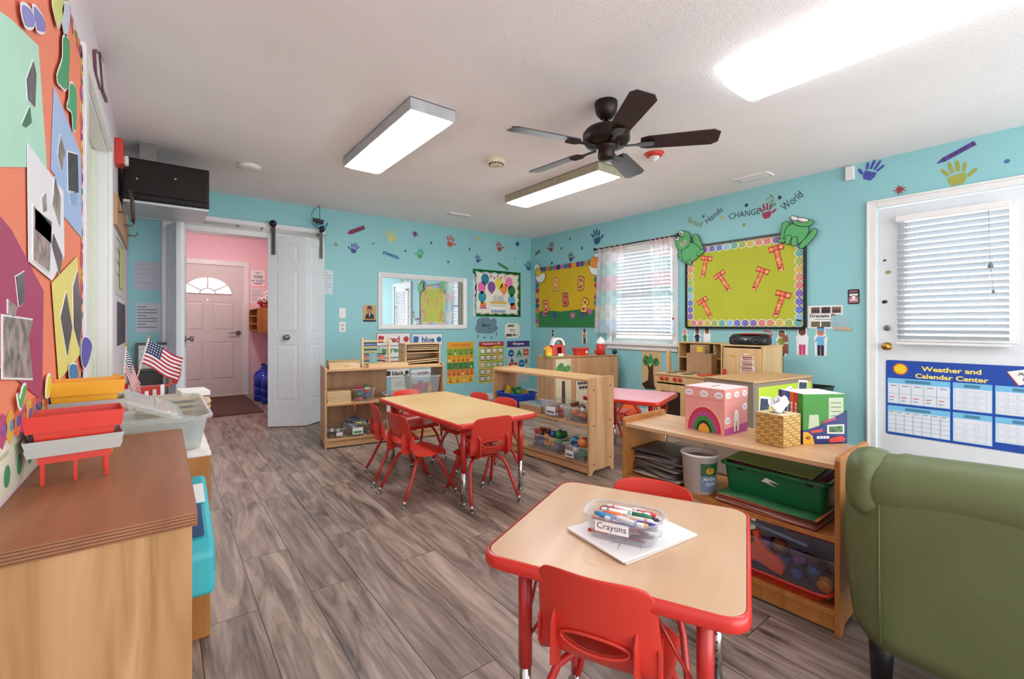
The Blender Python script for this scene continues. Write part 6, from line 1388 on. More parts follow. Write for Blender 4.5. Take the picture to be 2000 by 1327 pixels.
rx, ry = HZ(1208, 693, ZD); mb = MB(); mb.ball((0, 0, .032), .032, mat('black_rubber', '1d2a26', .6), 1, 20); o = mb.build('rubber_ball', loc=(rx-.0, ry+.06, ZD)); tag(o, 'small dark rubber ball at the right end of the corner shelf', 'ball')
# tree drawings taped on the corner shelf's back
def backpaper(x0, x1, z0, z1, lab, kind):
    mb = MB(); M = Matrix.Translation((0, .372, 0)) @ Matrix(((-1, 0, 0, 0), (0, 0, 1, 0), (0, 1, 0, 0), (0, 0, 0, 1)))
    mb.prism([(-x1, z0), (-x0, z0), (-x0, z1), (-x1, z1)], 0, .0015, pc('ddd0b0'), M)
    cx, cz, w_ = -(x0+x1)/2, (z0+z1)/2, (x1-x0)
    if kind == 0:
        mb.prism([(cx-.025, z0), (cx+.03, z0), (cx+.02, cz+.05), (cx-.02, cz+.05)], .0015, .0025, pc('5a3a2c'), M)
        for i in range(5): mb.prism(circ(cx-w_*.3+w_*.15*i, z1-.11+.03*math.sin(i*1.6), .038, 10), .002, .0035+.0001*i, pc('3f8f4a' if i % 2 else '4fa055'), M)
        for i in range(4): mb.prism(circ(cx-w_*.2+w_*.13*i, z1-.11+.02*(i % 2), .008, 7), .004, .005, pc('b0352c'), M)
    else:
        for i in range(7): mb.prism(circ(cx-w_*.3+w_*.1*i, z1-.09-.05*(i % 2), .02, 7), .0015, .0025+.0001*i, pc('4a3f4a'), M)
    mb.bm.transform(Matrix.Translation(SD.location) @ Matrix.Rotation(SD.rotation_euler.z, 4, 'Z')); o = mb.build('tree_drawing'); tag(recenter(o), lab, 'paper artwork')
backpaper(.69, .90, .10, .70, 'tall tree drawing taped to the back of the corner shelf', 0); backpaper(.42, .62, .12, .50, 'drawing with grey leaf shapes on the back of the corner shelf, right of the tree', 1)

# --- orange-edged shelf by the armchair ----------------------------------------------
ZT = .6055
t = thing('gift_box', 'pink keepsake box with a rainbow and white clouds on the orange-edged shelf', 'box', (2.072, 1.118, ZT), R(-2)); PK = mat('pink_card', 'eba096', .6, var=.03); h_ = .205; b_ = .1
MB().box(-b_+.002, b_-.002, -b_+.002, b_-.002, 0, h_-.045, PK).build('box_body', t); mb = MB(); mb.box(-b_, b_, -b_, b_, h_-.05, h_-.0006, PK); lid = mb.build('lid', t, bevel=.001)
mb = MB(); mb.box(-b_, b_, -b_, b_, h_-.0005, h_, pc('f4dede')); mb.box(-.035, .035, -.004, .004, h_, h_+.0006, BLACK); mb.build('lid_top', lid)
ML = Matrix(((0, 0, -1, 0), (-1, 0, 0, 0), (0, 1, 0, 0), (0, 0, 0, 1)))   # x -> -y, y -> z, extrude -> -x (face towards the room's left)
mb = MB()
for i, (r_, c_) in enumerate(((.082, 'f0b0a0'), (.078, 'c83048'), (.066, 'b04a86'), (.050, '2f8f3a'), (.036, '26352a'), (.026, 'e8a830'))):
    P = [(r_*1.06*math.cos(math.pi*k/20), .004+r_*1.42*math.sin(math.pi*k/20)) for k in range(21)]; mb.prism(P, b_-.002+.0004*i, b_-.0015+.0004*(i+1), pc(c_), ML)
mb.build('rainbow_print', t)
def cloud(mb, M, x, y, s, e):
    mb.prism([(x+s*(1+.10*math.cos(7*a))*math.cos(a)*1.1, y+s*.78*(1+.10*math.cos(7*a))*math.sin(a)) for a in [k*math.pi/12 for k in range(24)]], e, e+.0006, pc('f2eef0'), M)
    for q in (-.3, .3): mb.prism(circ(x+q*s, y, s*.16, 7), e+.0006, e+.001, pc('6a2436'), M)
mb = MB(); MFr = Matrix(((1, 0, 0, 0), (0, 0, -1, 0), (0, 1, 0, 0), (0, 0, 0, 1)))   # face -y
for x in (-.075, 0, .072): cloud(mb, ML, x, h_-.028, .019, b_)
for x in (-.07, 0, .07): cloud(mb, MFr, x, h_-.028, .018, b_)
mb.build('lid_clouds', lid)
mb = MB(); cloud(mb, MFr, .075, .115, .02, b_-.002); cloud(mb, MFr, -.072, .065, .02, b_-.002); mb.prism([(-b_+.002, 0), (b_-.002, 0), (b_-.002, .04), (-b_+.002, .03)], b_-.0022, b_-.0015, pc('c04f98'), MFr)
mb.prism([(-.02, .01), (-.008, .01), (-.006, .05), (0, .06), (.006, .05), (.008, .01), (.02, .01), (.022, .07), (.015, .10), (0, .108), (-.015, .10), (-.022, .07)], b_-.0015, b_-.0006, PAPER, MFr); mb.build('side_print', t)
t = thing('tissue_box', 'gold leaf-patterned tissue box with a white tissue on the orange-edged shelf', 'tissue box', (2.03, .828, ZT), R(-10)); g = .0585; GT = mat('gold_pattern_base', 'b8872f', .5); GH = .128
mb = MB(); mb.box(-g, g, -g, g, 0, GH, GT); mb.build('carton', t, bevel=.001)
def leaves(M, name, t, c2='e4c98e'):
    mb = MB(); A, B = pc(c2), pc('8f8a78')
    for i in range(6):
        for j in range(11):
            x = -g+.011+i*.0191; z = .008+j*.0114
            for s_ in (-1, 1): mb.prism(tr([(-.0058, 0), (0, -.0026), (.0058, 0), (0, .0028)], x+s_*.0042, z, 1, s_*40), g, g+.0004, A if (i+j) % 3 else B, M)
    mb.build(name, t)
leaves(ML, 'leaf_print', t); leaves(MFr, 'leaf_print', t)
mb = MB(); mb.box(-g, g, -g, g, GH, GH+.0008, pc('e6d2a4')); mb.box(-.03, .03, -.02, .02, GH+.0008, GH+.001, BLACK); mb.build('carton_top', t)
mb = MB(); rows = []
for j in range(9):
    f_ = j/8; rows.append([((.016+.024*f_)*(1+.35*f_*math.sin(4*a+1.5*f_))*math.cos(a)*1.2, (.014+.016*f_)*(1+.35*f_*math.cos(5*a))*math.sin(a), GH+.001+.05*f_+f_*f_*(.009*math.sin(3*a+.7)+.006*math.sin(7*a))) for a in [2*math.pi*k/48 for k in range(48)]])
mb.quadmesh(rows, PAPER, closed_u=True, smooth=False)
for q in (0, 1.1, 2.2): mb.quadmesh([[((.028*(i/6-.5)*(.6+.7*j/6))*math.cos(q)+.004*math.sin(i*2+j), (.028*(i/6-.5)*(.6+.7*j/6))*math.sin(q), GH+.01+.062*j/6-.012*abs(i/6-.5)*2*j/6) for i in range(7)] for j in range(7)], PAPER, smooth=False)
mb.build('tissue', t)

t = thing('book_case_sleeve', 'dark blue slanted cardboard holder full of children books on the orange-edged shelf', 'box', (2.22, .775, ZT), R(-33)); NV = mat('navy_card', '1d2a6c', .45); w2, d2 = .098, .082
M_s = Matrix(((0, 0, 1, 0), (1, 0, 0, 0), (0, 1, 0, 0), (0, 0, 0, 1)))
mb = MB(); mb.box(-w2, w2, -d2, d2, 0, .004, NV); mb.prism([(-w2, 0), (w2, 0), (w2, .135), (-.02, .075), (-w2+.01, .055), (-w2, .06)], d2-.0025, d2, NV, MFr); mb.box(-w2, -w2+.0025, -d2, d2, 0, .06, NV); mb.box(w2-.0025, w2, -d2, d2, 0, .135, NV); mb.box(-w2, w2, d2-.0025, d2, 0, .06, NV); mb.build('holder', t)
mb = MB(); e = d2
mb.prism([(-.095, .0), (-.045, 0), (-.055, .035), (-.075, .05), (-.095, .05)], e, e+.0006, pc('f0a82c'), MFr); mb.prism([(.02, .005), (.085, .008), (.09, .022), (.07, .032), (.02, .02)], e, e+.0006, pc('d03a2c'), MFr); mb.prism([(.01, .042), (.085, .04), (.085, .08), (.01, .078)], e, e+.0006, pc('d8dcd0'), MFr); mb.prism([(.018, .048), (.078, .046), (.078, .074), (.018, .072)], e+.0006, e+.001, mat('green_photo', '3f6a3c', .4, var=.7, scale=50), MFr)
mb.prism([(-.06, .045), (-.01, .05), (-.01, .062), (-.06, .056)], e, e+.0006, pc('d04038'), MFr); mb.prism([(-.01, .085), (.05, .1), (.05, .108), (-.01, .093)], e, e+.0006, pc('c03a6a'), MFr)
[mb.prism([(-.035+.014*i, .022), (-.024+.014*i, .022), (-.024+.014*i, .032), (-.035+.014*i, .032)], e, e+.0008, PAPER, MFr) for i in range(4)]; addtext(mb, '48', BLACK, lambda x, y: (x-.075, -e-.0009, .026+y), width=.02)
addtext(mb, 'Reading', pc('f0a82c'), lambda x, y: (-w2-.0012, -x+.01, .038+y), width=.11, height=.024, bold=.02); mb.prism([(-.05, .006), (.06, .006), (.06, .022), (-.05, .022)], w2, w2+.0006, pc('7fb0d8'), ML); mb.build('holder_print', t)
bk = [('2f3f7a', 'navy book at the back of the slanted book holder', None), ('7a6a9c', 'lilac book second from the back of the book holder', None), ('2464a8', 'blue spined book in the slanted book holder', 'My book'), ('e06a2c', 'orange spined book in the slanted book holder', 'Level 1'), ('d0342c', 'red spined book in the slanted book holder', 'One fine day'), ('3a8a2c', 'green book filling the front of the slanted book holder', None)]
y = d2-.006
for i, (c_, lab, sp) in enumerate(bk):
    th = .024 if i < 5 else .032; loc = Vector((2.22, .775, ZT+.005)); mb = MB(); m = pc(c_)
    mb.box(-w2+.006, w2-.006, y-th+.001, y, 0, .2, m); mb.box(-w2+.010, w2-.005, y-th+.003, y-.002, .2, .2006, PAPER)
    if sp: [mb.box(-w2+.0052, -w2+.0061, y-th*.66, y-th*.34, .05+.016*q, .062+.016*q, PAPER) for q in range(7)]
    if i == 5:
        mb.prism([(.02, .06), (.085, .06), (.085, .185), (.02, .185)], -(y-th+.001), -(y-th+.001)+.0006, pc('b9c4a8'), MFr); mb.prism([(-.07, .05), (-.02, .05), (-.025, .115), (-.065, .115)], -(y-th+.001), -(y-th+.001)+.0006, pc('b9c4a8'), MFr)
        for k in range(5): mb.prism([(.03, .09+.018*k), (.075, .09+.018*k), (.075, .093+.018*k), (.03, .093+.018*k)], -(y-th+.001)+.0006, -(y-th+.001)+.0009, pc('5a6a50'), MFr)
    o = mb.build('childrens_book', loc=loc, rot=R(-33)); tag(o, lab, 'book', 'boxed children books'); y -= th+.0006

# middle board: papers, bucket, tub
ZM = .346; random.seed(21)
for k in range(16):
    w_, d_ = random.uniform(.20, .25), random.uniform(.24, .30); c_ = random.choice(['8a8078', '6a625c', 'a59c94', '54504f', 'b8b0a8', '7a7068']); bend = random.uniform(.0, .006)
    mb = MB(); mb.quadmesh([[(-w_/2+w_*i/6, -d_/2+d_*j/6, bend*math.sin(i*1.3+j+k)) for i in range(7)] for j in range(7)], pc(c_)); o = mb.build('magazine', loc=(2.03+random.uniform(-.012, .012), 1.335+random.uniform(-.012, .012), ZM+.006+.0078*k), rot=random.uniform(-.25, .25)); mo = o.modifiers.new('s', 'SOLIDIFY'); mo.thickness = .005; mo.offset = 0
    tag(o, 'worn magazine or paper in the pile at the far end of the orange-edged shelf', 'magazine', 'pile of old magazines') if k < 15 else tag(o, 'topmost magazine of the pile at the far end of the orange-edged shelf', 'magazine', 'pile of old magazines')
t = thing('clay_bucket', 'white plastic bucket with an Air-Dry Clay label between magazines and green tub', 'bucket', (1.945, 1.125, ZM)); WB = mat('bucket_plastic', 'ece6e0', .4)
mb = MB(); mb.lathe([(.068, 0), (.078, .165), (.083, .165), (.083, .175), (.076, .175), (.074, .165), (.065, .004), (.001, .004)], WB, n=40); mb.build('pail', t)
mb = MB(); mb.lathe([(.074, .150), (.05, .152), (.001, .153)], mat('clay_contents', 'b7b39a', .9, var=.2, scale=12), n=30); mb.build('contents', t)
mb = MB()
def onpail(a0, a1, z0, z1, m, e): mb.quadmesh([[((.0685+.010*z/.165+e)*math.cos(a0+(a1-a0)*i/12), (.0685+.010*z/.165+e)*math.sin(a0+(a1-a0)*i/12), z) for i in range(13)] for z in (z0, z1)], m)
cA = math.radians(221); onpail(cA-.15, cA+.95, .015, .14, pc('6f8aa0'), .0006); onpail(cA-.15, cA+.95, .085, .14, pc('2f5f3a'), .0009)
P0 = lambda x, y, e=.0016: ((.0685+.010*y/.165+e)*math.cos(cA+.4+x/.073), (.0685+.010*y/.165+e)*math.sin(cA+.4+x/.073), y)
mb.face([P0(.018*math.cos(a)+.0, .108+.014*math.sin(a)) for a in [k*math.pi/10 for k in range(20)]], pc('f0b020')); mb.face([P0(.013*math.cos(a)+.0, .108+.008*math.sin(a), .002) for a in [k*math.pi/10 for k in range(20)]], pc('c8801a'))
addtext(mb, 'Air-Dry', PAPER, lambda x, y: P0(x, .070+y, .002), width=.062, height=.016, bold=.02); addtext(mb, 'CLAY', PAPER, lambda x, y: P0(x+.005, .050+y, .002), width=.046, height=.014, bold=.02); mb.build('label_print', t, recalc=False)
random.seed(4)
for k, c_ in enumerate(['5a2f2a', 'b05a3a', '7a3a3a', 'd8d0c8', '8a4638', 'c86a4a', '4a2a35', '9a4a3f', 'e08a4a', '2f7a4a']):
    mb = MB(); w_ = .37; mb.quadmesh([[(-.15+.30*i/4, -w_/2+w_*j/8, .002*math.sin(j+k)) for i in range(5)] for j in range(9)], pc(c_)); o = mb.build('construction_paper', loc=(2.035+random.uniform(-.008, .008), .83+random.uniform(-.008, .008), ZM+.002+.0038*k), rot=random.uniform(-.03, .03)); mo = o.modifiers.new('s', 'SOLIDIFY'); mo.thickness = .003; mo.offset = 0
    nm = ['dark brown', 'rust', 'maroon', 'white', 'brick', 'coral', 'plum', 'brown red', 'orange', 'green'][k]; tag(o, '%s construction paper sheets in the stack under the green tub' % nm, 'paper', 'construction paper under the green tub')
ZG = ZM+.040
t = tub('storage_tub', 'dark green rectangular tub of paper on the orange-edged shelf', (2.075, .83, ZG), R(-90+2), .39, .245, .118, GREEN, taper=.93, rim=.012, r=.03, th=.003); mb = MB(); mb.prism(tr([(-1, 0), (-.5, .5), (1, .1), (-.3, .15), (.6, -.3), (-.3, -.1)], 0, .07, .035), .1205, .121, PAPER, MFr); mb.build('torn_sticker', t)
for s_ in (-.12, .14): mb = MB(); mb.box(s_-.012, s_+.012, -.1245, -.120, .095, .108, BLACK); mb.build('lug', t)
for k, (c_, n_) in enumerate((('6a2038', 'maroon'), ('a03060', 'magenta'), ('9a2a48', 'crimson'), ('3a2030', 'plum'), ('5f8a3c', 'leaf green'))):
    mb = MB(); tl = Matrix.Rotation(.03, 4, 'X') @ Matrix.Rotation(-.05, 4, 'Y'); mb.box(-.108, .108, -.165, .165, 0, .002, pc(c_) if k < 4 else mat('sage_paper', '9cb86c', .7), tl); o = mb.build('paper_sheet', loc=(2.08, .852 if k == 4 else .815+.006*k, ZG+.105+.0055*k), rot=R(2)); tag(o, '%s paper sheet %s in the dark green tub' % (n_, 'on top' if k == 4 else 'below the green one'), 'paper', 'papers in the dark green tub')
# bottom board
ZB = .086
t = thing('serving_tray', 'red rimmed tray with dark inside under the clear bin, lowest board', 'tray', (2.03, .845, ZB), R(-88)); O = rrect(-.24, .24, -.15, .15, .04, 5)
mb = MB(); mb.quadmesh([[(x*.9, y*.9, 0) for x, y in O], [(x, y, .03) for x, y in O], [(x*1.03, y*1.03, .03) for x, y in O], [(x*1.03, y*1.03, .036) for x, y in O], [(x*.98, y*.98, .036) for x, y in O], [(x*.89, y*.89, .004) for x, y in O]], REDP, closed_u=True); mb.face([(x*.9, y*.9, 0) for x, y in O], REDP); mb.build('tray_rim', t)
mb = MB(); mb.face([(x*.89, y*.89, .0045) for x, y in O], mat('plum_plastic', '3a2436', .3)); mb.build('tray_floor', t)
t = tub('clear_bin', 'long clear bin with orange dinosaur and soft toys, lowest board by the armchair', (2.02, .80, ZB+.006), R(-88), .42, .24, .15, clear('clear_plastic_big', 'f4f2f6', .98), taper=.9, rim=.009, r=.035)
toys(t, .36, .2, .006, 26, ['dark', 'dark', 'purple', 'blue', 'dark', 'brown'], 'in the long clear bin by the armchair', .06)
mb = MB(); OD = mat('orange_rubber', 'e2552a', .5)
blob_o = [(-.10, .0), (-.07, .05), (-.085, .11), (-.07, .135), (-.055, .10), (-.04, .075), (-.02, .09), (-.03, .135), (-.005, .14), (.0, .10), (.03, .07), (.07, .055), (.09, .03), (.085, -.01), (.04, .0), (.0, .015), (-.05, .01), (-.08, -.02)]
mb.prism(blob_o, -.016, .016, OD, MFr); o = mb.build('toy_dinosaur', loc=(1.945, .86, ZB+.03), rot=R(-88), bevel=.007, seg=3); tag(o, 'bright orange toy dinosaur pressed against the front of the clear bin', 'toy')
mb = MB(); mb.lathe([(.022, 0), (.028, .01), (.02, .02), (.027, .032), (.018, .04)], mat('toy_gold', 'd0902a', .4), n=10); mb.bm.transform(Matrix.Rotation(1.2, 4, 'Y')); o = mb.build('toy_shell', loc=(1.945, .635, ZB+.035)); tag(o, 'small golden scalloped toy in the near end of the clear bin', 'toy')
mb = MB(); mb.box(-.05, .055, -.09, .09, 0, .01, mat('plum_grille', '8f3f62', .4)); [mb.box(-.05, .055, -.088+.012*k, -.083+.012*k, .01, .013, pc('b06a8c')) for k in range(15)]; o = mb.build('ribbed_panel', loc=(2.05, .69, ZB+.175), rot=.05); o.rotation_euler = (0, .2, .05); tag(o, 'plum ribbed plastic toy panel on top of the clear bin', 'toy')
mb = MB(); mb.tube([(0, .2, .0), (0, -.15, -.035)], .008, mat('grey_blue_plastic', '7f94a8', .4), 8); o = mb.build('toy_rod', loc=(1.95, .84, ZB+.205)); tag(o, 'grey blue toy rod lying across the top of the clear bin', 'toy')
mb = MB(); mb.box(-.003, .003, -.18, .18, 0, .22, mat('sky_print', 'c4e0f2', .5, var=.2, scale=9)); mb.box(-.004, -.003, -.18, .18, 0, .05, pc('e8e4d8')); o = mb.build('picture_book', loc=(2.17, .80, ZB)); tag(o, 'large sky-blue picture book standing behind the clear bin', 'book')

# --- crayon table -----------------------------------------------------------------------
ZX = .516
for k in range(2):
    mb = MB(); mb.box(-.14, .14, -.108, .108, 0, .004, PAPER if k else pc('d8d2cc'))
    if k:
        for P in ([(.03, .02), (.05, .07), (.08, .08), (.10, .05), (.12, .06), (.13, .02), (.11, -.02), (.07, -.03), (.04, -.02), (.03, .02)], [(.06, .04), (.07, .03), (.08, .045), (.06, .04)], [(-.11, -.06), (-.07, -.03), (-.05, -.055), (-.03, -.03)], [(-.06, -.09), (0, -.04), (.04, -.07), (.07, -.05)], [(-.10, -.02), (-.08, -.035), (-.09, -.05)]):
            for a, b in zip(P, P[1:]): mb.tube([(a[0], a[1], .0043), (b[0], b[1], .0043)], .0005, pc('6a6a70'), 4)
    o = mb.build('drawing_pad' if k else 'paper_backing', loc=(1.037+.003*(1-k), .806-.003*(1-k), ZX+.0045*k), rot=R(-6+1.5*(1-k))); tag(o, 'white drawing sheet with pencil lines under the crayon box' if k else 'grey backing sheet under the white drawing sheet', 'paper')
ZC_ = ZX+.0090
t = tub('crayon_box', 'clear oval-cornered food box labelled Crayons full of markers on the small table', (1.0, .800, ZC_), R(-66), .205, .125, .062, clear('crayon_box_plastic', 'f2f4f7', .9, .08), taper=.84, rim=.007, r=.045, th=.0015)
mb = MB(); mb.box(-.062, .028, -.0625, -.0612, .024, .052, PAPER); addtext(mb, 'Crayons', pc('26303c'), lambda x, y: (x-.017, -.0628, .038+y), width=.078, bold=.0); mb.bm.transform(Matrix.Translation((0, .001, 0)) @ Matrix.Rotation(-.0, 4, 'X')); mb.build('name_label', t, recalc=False)
MK = [('4a3a9c', 'violet', .10, -.030, 8), ('e0703a', 'orange', .05, -.012, 4), ('2f7f5a', 'green', .02, .002, 7), ('26264a', 'navy', -.01, .022, -4), ('d8342c', 'red', .04, .034, 3), ('c83a5a', 'crimson', .0, .01, 12), ('e8b02c', 'yellow', .02, -.02, -8), ('3f8fc0', 'light blue', -.02, -.036, -6)]
WM = mat('marker_white', 'eceaec', .35)
def marker(col, loc, rz, pitch, label, L=.135, r=.0062):
    t = thing('marker', label, 'marker', loc, rz, 'markers in the crayon box'); M = Matrix.Rotation(pitch, 4, 'Y') @ Matrix.Rotation(math.pi/2, 4, 'Y')
    mb = MB(); mb.lathe([(r*.7, -L*.5), (r, -L*.47), (r, L*.12)], WM, n=12); m = pc(col)
    for q in (-.38, -.35, .04, .07): mb.lathe([(r*1.02, L*q), (r*1.02, L*(q+.018))], m, n=12)
    mb.bm.transform(M); mb.build('barrel', t); mb = MB(); mb.lathe([(r*1.08, L*.12), (r*1.08, L*.40), (r*.7, L*.5)], m, n=12); mb.bm.transform(M); mb.build('cap', t)
for i, (c_, n_, dx, dy, a) in enumerate(MK):
    p = on(t, dx*.25, dy*1.0, 0); marker(c_, (p[0], p[1], ZC_+.052+.004*(i % 3)), R(-66+a)+(math.pi if i % 2 else 0), .03*(-1)**i, '%s marker with white barrel on top of the pile in the crayon box' % n_)
CRC = ['c8342c', 'd8562c', 'e8b02c', '3a3a8c', '8a3a5a', '2f2f36', 'c04a3a', '5f4a8c', '3f8f5a', 'b03a3a', 'e07a9a', '4f4f5a']; CRN = ['red', 'orange', 'yellow', 'blue', 'plum', 'black', 'brick', 'violet', 'green', 'dark red', 'pink', 'grey']
for i in range(24):
    q = on(t, -.058+.0235*(i % 6), -.036+.024*((i//6) % 4), 0); mb = MB(); c_ = CRC[i % 12]
    mb.tube([(-.03, 0, 0), (.022, 0, 0), (.03, 0, 0)], [.005, .005, .002], pc(c_), 8); o = mb.build('crayon', loc=(q[0], q[1], ZC_+.012+.011*((i*5) % 4)), rot=R(-66)+random.uniform(-.35, .35)); tag(o, '%s crayon under the markers in the crayon box' % CRN[i % 12], 'crayon', 'crayons in the crayon box')

# --- left cabinets -----------------------------------------------------------------------
GRT = mat('grey_tray_plastic', 'b9b9b4', .5, var=.05); YEL = mat('yellow_plastic', 'f0ac22', .4, var=.03); RDT = mat('tray_red', 'd8301c', .38, var=.03)
def trayset(loc, rz, m, label, lower=True, lift=0):
    t = thing('stacking_tray', label, 'tray', loc, rz)
    def trough(name, par, w, d, z0, z1, mm, lip=.016, tp=.86):
        O = [(-w/2, -d/2), (w/2, -d/2), (w/2, d/2), (-w/2, d/2)]; mb = MB(); Q = lambda k, z, o=0: [(x*k+(o if x > 0 else -o), y*k+(o if y > 0 else -o), z) for x, y in O]
        zm = z0+(z1-z0)*.48
        mb.quadmesh([Q(tp*.94, z0), Q(tp, zm), Q(1-.06, zm), Q(1, z1), Q(1, z1, -.003), Q(1-.06, zm+.003, -.003), Q(tp, zm+.003, -.003), Q(tp*.94, z0+.003, -.003)], mm, closed_u=True, smooth=False); mb.face(Q(tp*.94, z0)[::-1], mm); mb.face(Q(tp*.94, z0+.003, -.003), mm); return mb.build(name, par)
    if lower:
        for xx, ww in ((-.052, .007), (.0, .006), (.052, .007)): MB().box(xx-ww/2, xx+ww/2, -.04, -.034, 0, .045+lift, m).build('leg', t)
        for xx in (-.052, .052): MB().box(xx-.0035, xx+.0035, .034, .04, 0, .045+lift, m).build('leg', t)
        MB().box(-.06, .06, -.042, .042, .032+lift, .052+lift, m).build('lower_frame', t)
    z = .05+lift
    trough('grey_tray', t, .165, .12, z-.0, z+.035, GRT, tp=.97); trough('upper_trough', t, .165, .115, z+.018, z+.088, m, tp=.80)
    return t
trayset((-.158, 1.445, .751), R(7), RDT, 'red stacking tray over a grey tray on legs, on the big birch cabinet', lift=.014)
trayset((-.165, 1.70, .751), R(4), YEL, 'yellow stacking tray over a grey tray on the birch cabinet, behind the red one', lift=.06)
t = tub('clear_bin', 'big clear storage bin on the white topped cabinet beyond the trays', (-.035, 2.27, .652), R(90), .66, .34, .125, clear('tote_plastic', 'eef0ee', .8, .2), taper=.86, rim=.012, r=.05)
mb = MB(); O = rrect(-.14, .14, -.27, .27, .05, 4); M = Matrix.Rotation(.42, 4, 'Y') @ Matrix.Rotation(-.05, 4, 'X'); LP = clear('lid_plastic', 'f2f4f2', .75, .12)
mb.quadmesh([[M @ Vector((x, y, -.012)) for x, y in O], [M @ Vector((x, y, .0)) for x, y in O], [M @ Vector((x*.88, y*.93, .0)) for x, y in O], [M @ Vector((x*.82, y*.88, .008)) for x, y in O]], LP, closed_u=True); mb.face([M @ Vector((x*.82, y*.88, .008)) for x, y in O], LP)
for q in (-.05, .05): mb.box(q-.006, q+.006, -.2, .2, .008, .014, LP, M)
o = mb.build('bin_lid', loc=(-.065, 2.24, .81)); tag(o, 'clear bin lid tilted into the big clear storage bin', 'lid')
# flags
def flag(loc, rz, lab, lean, w=.20, h=.125, droop=0):
    t = thing('small_flag', lab, 'flag', loc, rz, 'small flags'); mb = MB(); top = Vector((lean, 0, .33)); mb.tube([(0, 0, 0), top], .003, mat('flag_stick', 'e0d8c8', .5), 6); mb.ball((top.x, 0, .335), .006, BRASS, 1, 8); mb.build('stick', t)
    rows = []; mb = MB(); NX, NY = 24, 13; RS, WS, BS = pc('b8243a'), pc('f2eef0'), pc('1f2c5c'); V = []
    d = top.normalized()
    for j in range(NY+1):
        b = top-d*(.012+h*j/NY); row = []
        for i in range(NX+1):
            q = i/NX; row.append(mb.bm.verts.new((b.x+w*q*math.cos(droop), b.y+.018*math.sin(q*9+j*.15)*q, b.z-w*q*math.sin(droop)+.006*math.sin(q*7))))
        V.append(row)
    for j in range(NY):
        for i in range(NX):
            m = BS if (i < 10 and j < 7) else (RS if j % 2 == 0 else WS); f_ = mb.bm.faces.new((V[j][i], V[j][i+1], V[j+1][i+1], V[j+1][i])); f_.material_index = mb.mi(m); f_.smooth = True
    cl = mb.build('flag_cloth', t, recalc=False); mb = MB()
    for a in range(6):
        for b_ in range(5):
            j, i = .5+b_*1.3, .8+a*1.6; j0, i0 = int(j), int(i); p = V0[j0][i0] if False else None
            co = top-d*(.012+h*j/NY); q = i/NX; P = Vector((co.x+w*q*math.cos(droop), co.y+.018*math.sin(q*9+j*.15)*q, co.z-w*q*math.sin(droop)+.006*math.sin(q*7)))
            for sgn in (-1, 1): mb.face([(P.x+.0032*math.cos(k*math.pi/3), P.y+sgn*.0012, P.z+.0032*math.sin(k*math.pi/3)) for k in range(6)], PAPER)
    mb.build('white_stars', cl, recalc=False); return t
flag((-.165, 3.05, .66), R(12), 'small american flag, left of the two beside the left wall', .02, .19, .12, 1.25)
flag((-.13, 3.12, .70), R(5), 'small american flag, right of the two with its stick leaning', .075, .19, .13, .62)
t = thing('striped_holder', 'red and white striped fabric holder under the small flags', 'holder', (-.10, 3.14, .652)); mb = MB()
for k in range(14):
    x0 = -.12+.0165*k; mb.quadmesh([[(x0+.0165*i, -.06+.006*math.sin((k+i)*1.4), z) for i in range(2)] for z in (0, .12+.025*math.sin(k*.5))], pc('c02a3a') if k % 2 == 0 else pc('f2eef0'))
mb.build('striped_cloth', t, recalc=False); MB().box(-.115, .105, -.045, .05, 0, .115, REDP).build('red_box', t, bevel=.004)
mb = MB(); mb.tube([(-.01, 0, .06), (.03, 0, .075), (.05, 0, .04), (.045, 0, 0), (.03, 0, -.04)], .014, REDP, 10); mb.bm.transform(Matrix.Translation((.125, .03, .16))); mb.tube([(.10, 0, .10), (.16, .03, .13)], .008, REDP, 6); mb.build('curved_handle', t)
for k, (a, b, l) in enumerate(((.15, .0, 'wooden tray at the bottom of the pile'), (.14, .012, 'wooden tray in the middle of the pile'), (.13, -.01, 'smaller wooden tray at the top of the pile'))):
    mb = MB(); mb.prism(rrect(-a, a, -.1, .1, .05, 6), 0, .014, PLW); o = mb.build('wooden_tray', loc=(.02+b, 3.16-.0+.1*0, .0), bevel=.003); o.location = (.05+b, 2.86, .652+.026*k+.02); tag(o, l+' behind the big clear bin', 'tray', 'wooden trays behind the clear bin')
mb = MB(); mb.box(-.12, .12, -.09, .09, 0, .02, CARD); o = mb.build('cardboard_sheet', loc=(.02, 2.86, .652)); tag(o, 'flat cardboard under the wooden trays', 'cardboard')
mb = MB(); mb.box(-.06, .06, -.09, .09, 0, .022, PAPER); o = mb.build('paper_pad', loc=(.13, 2.90, .738)); o.rotation_euler = (0, .02, .1); tag(o, 'white paper pad on top of the wooden trays', 'paper')
t = thing('wall_pocket', 'framed whiteboard and dark basket standing beside the flags in the corner', 'board', (-.02, 5.42, .66)); MB().box(-.17, .12, 0, .03, .0, .27, mat('olive_frame', '5a5a48', .5)).build('frame', t, bevel=.004); MB().box(-.15, .07, -.004, 0, .03, .245, mat('scribbled_sheet', 'd4d6dc', .5, var=.25, scale=40)).build('sheet', t)
MB().box(-.19, .03, -.05, .03, -.66, -.0, mat('dark_stand', '3f3d38', .6)).build('stand', t)
mb = MB(); mb.prism([(-.02, 0), (.02, 0), (.03, .05), (0, .075), (-.025, .05)], -.006, .006, YEL, MFr); o = mb.build('yellow_toy', loc=(-.19, 3.12, .87)); o.location.z = .775; tag(o, 'yellow paper tulip shape beside the left flag', 'toy')
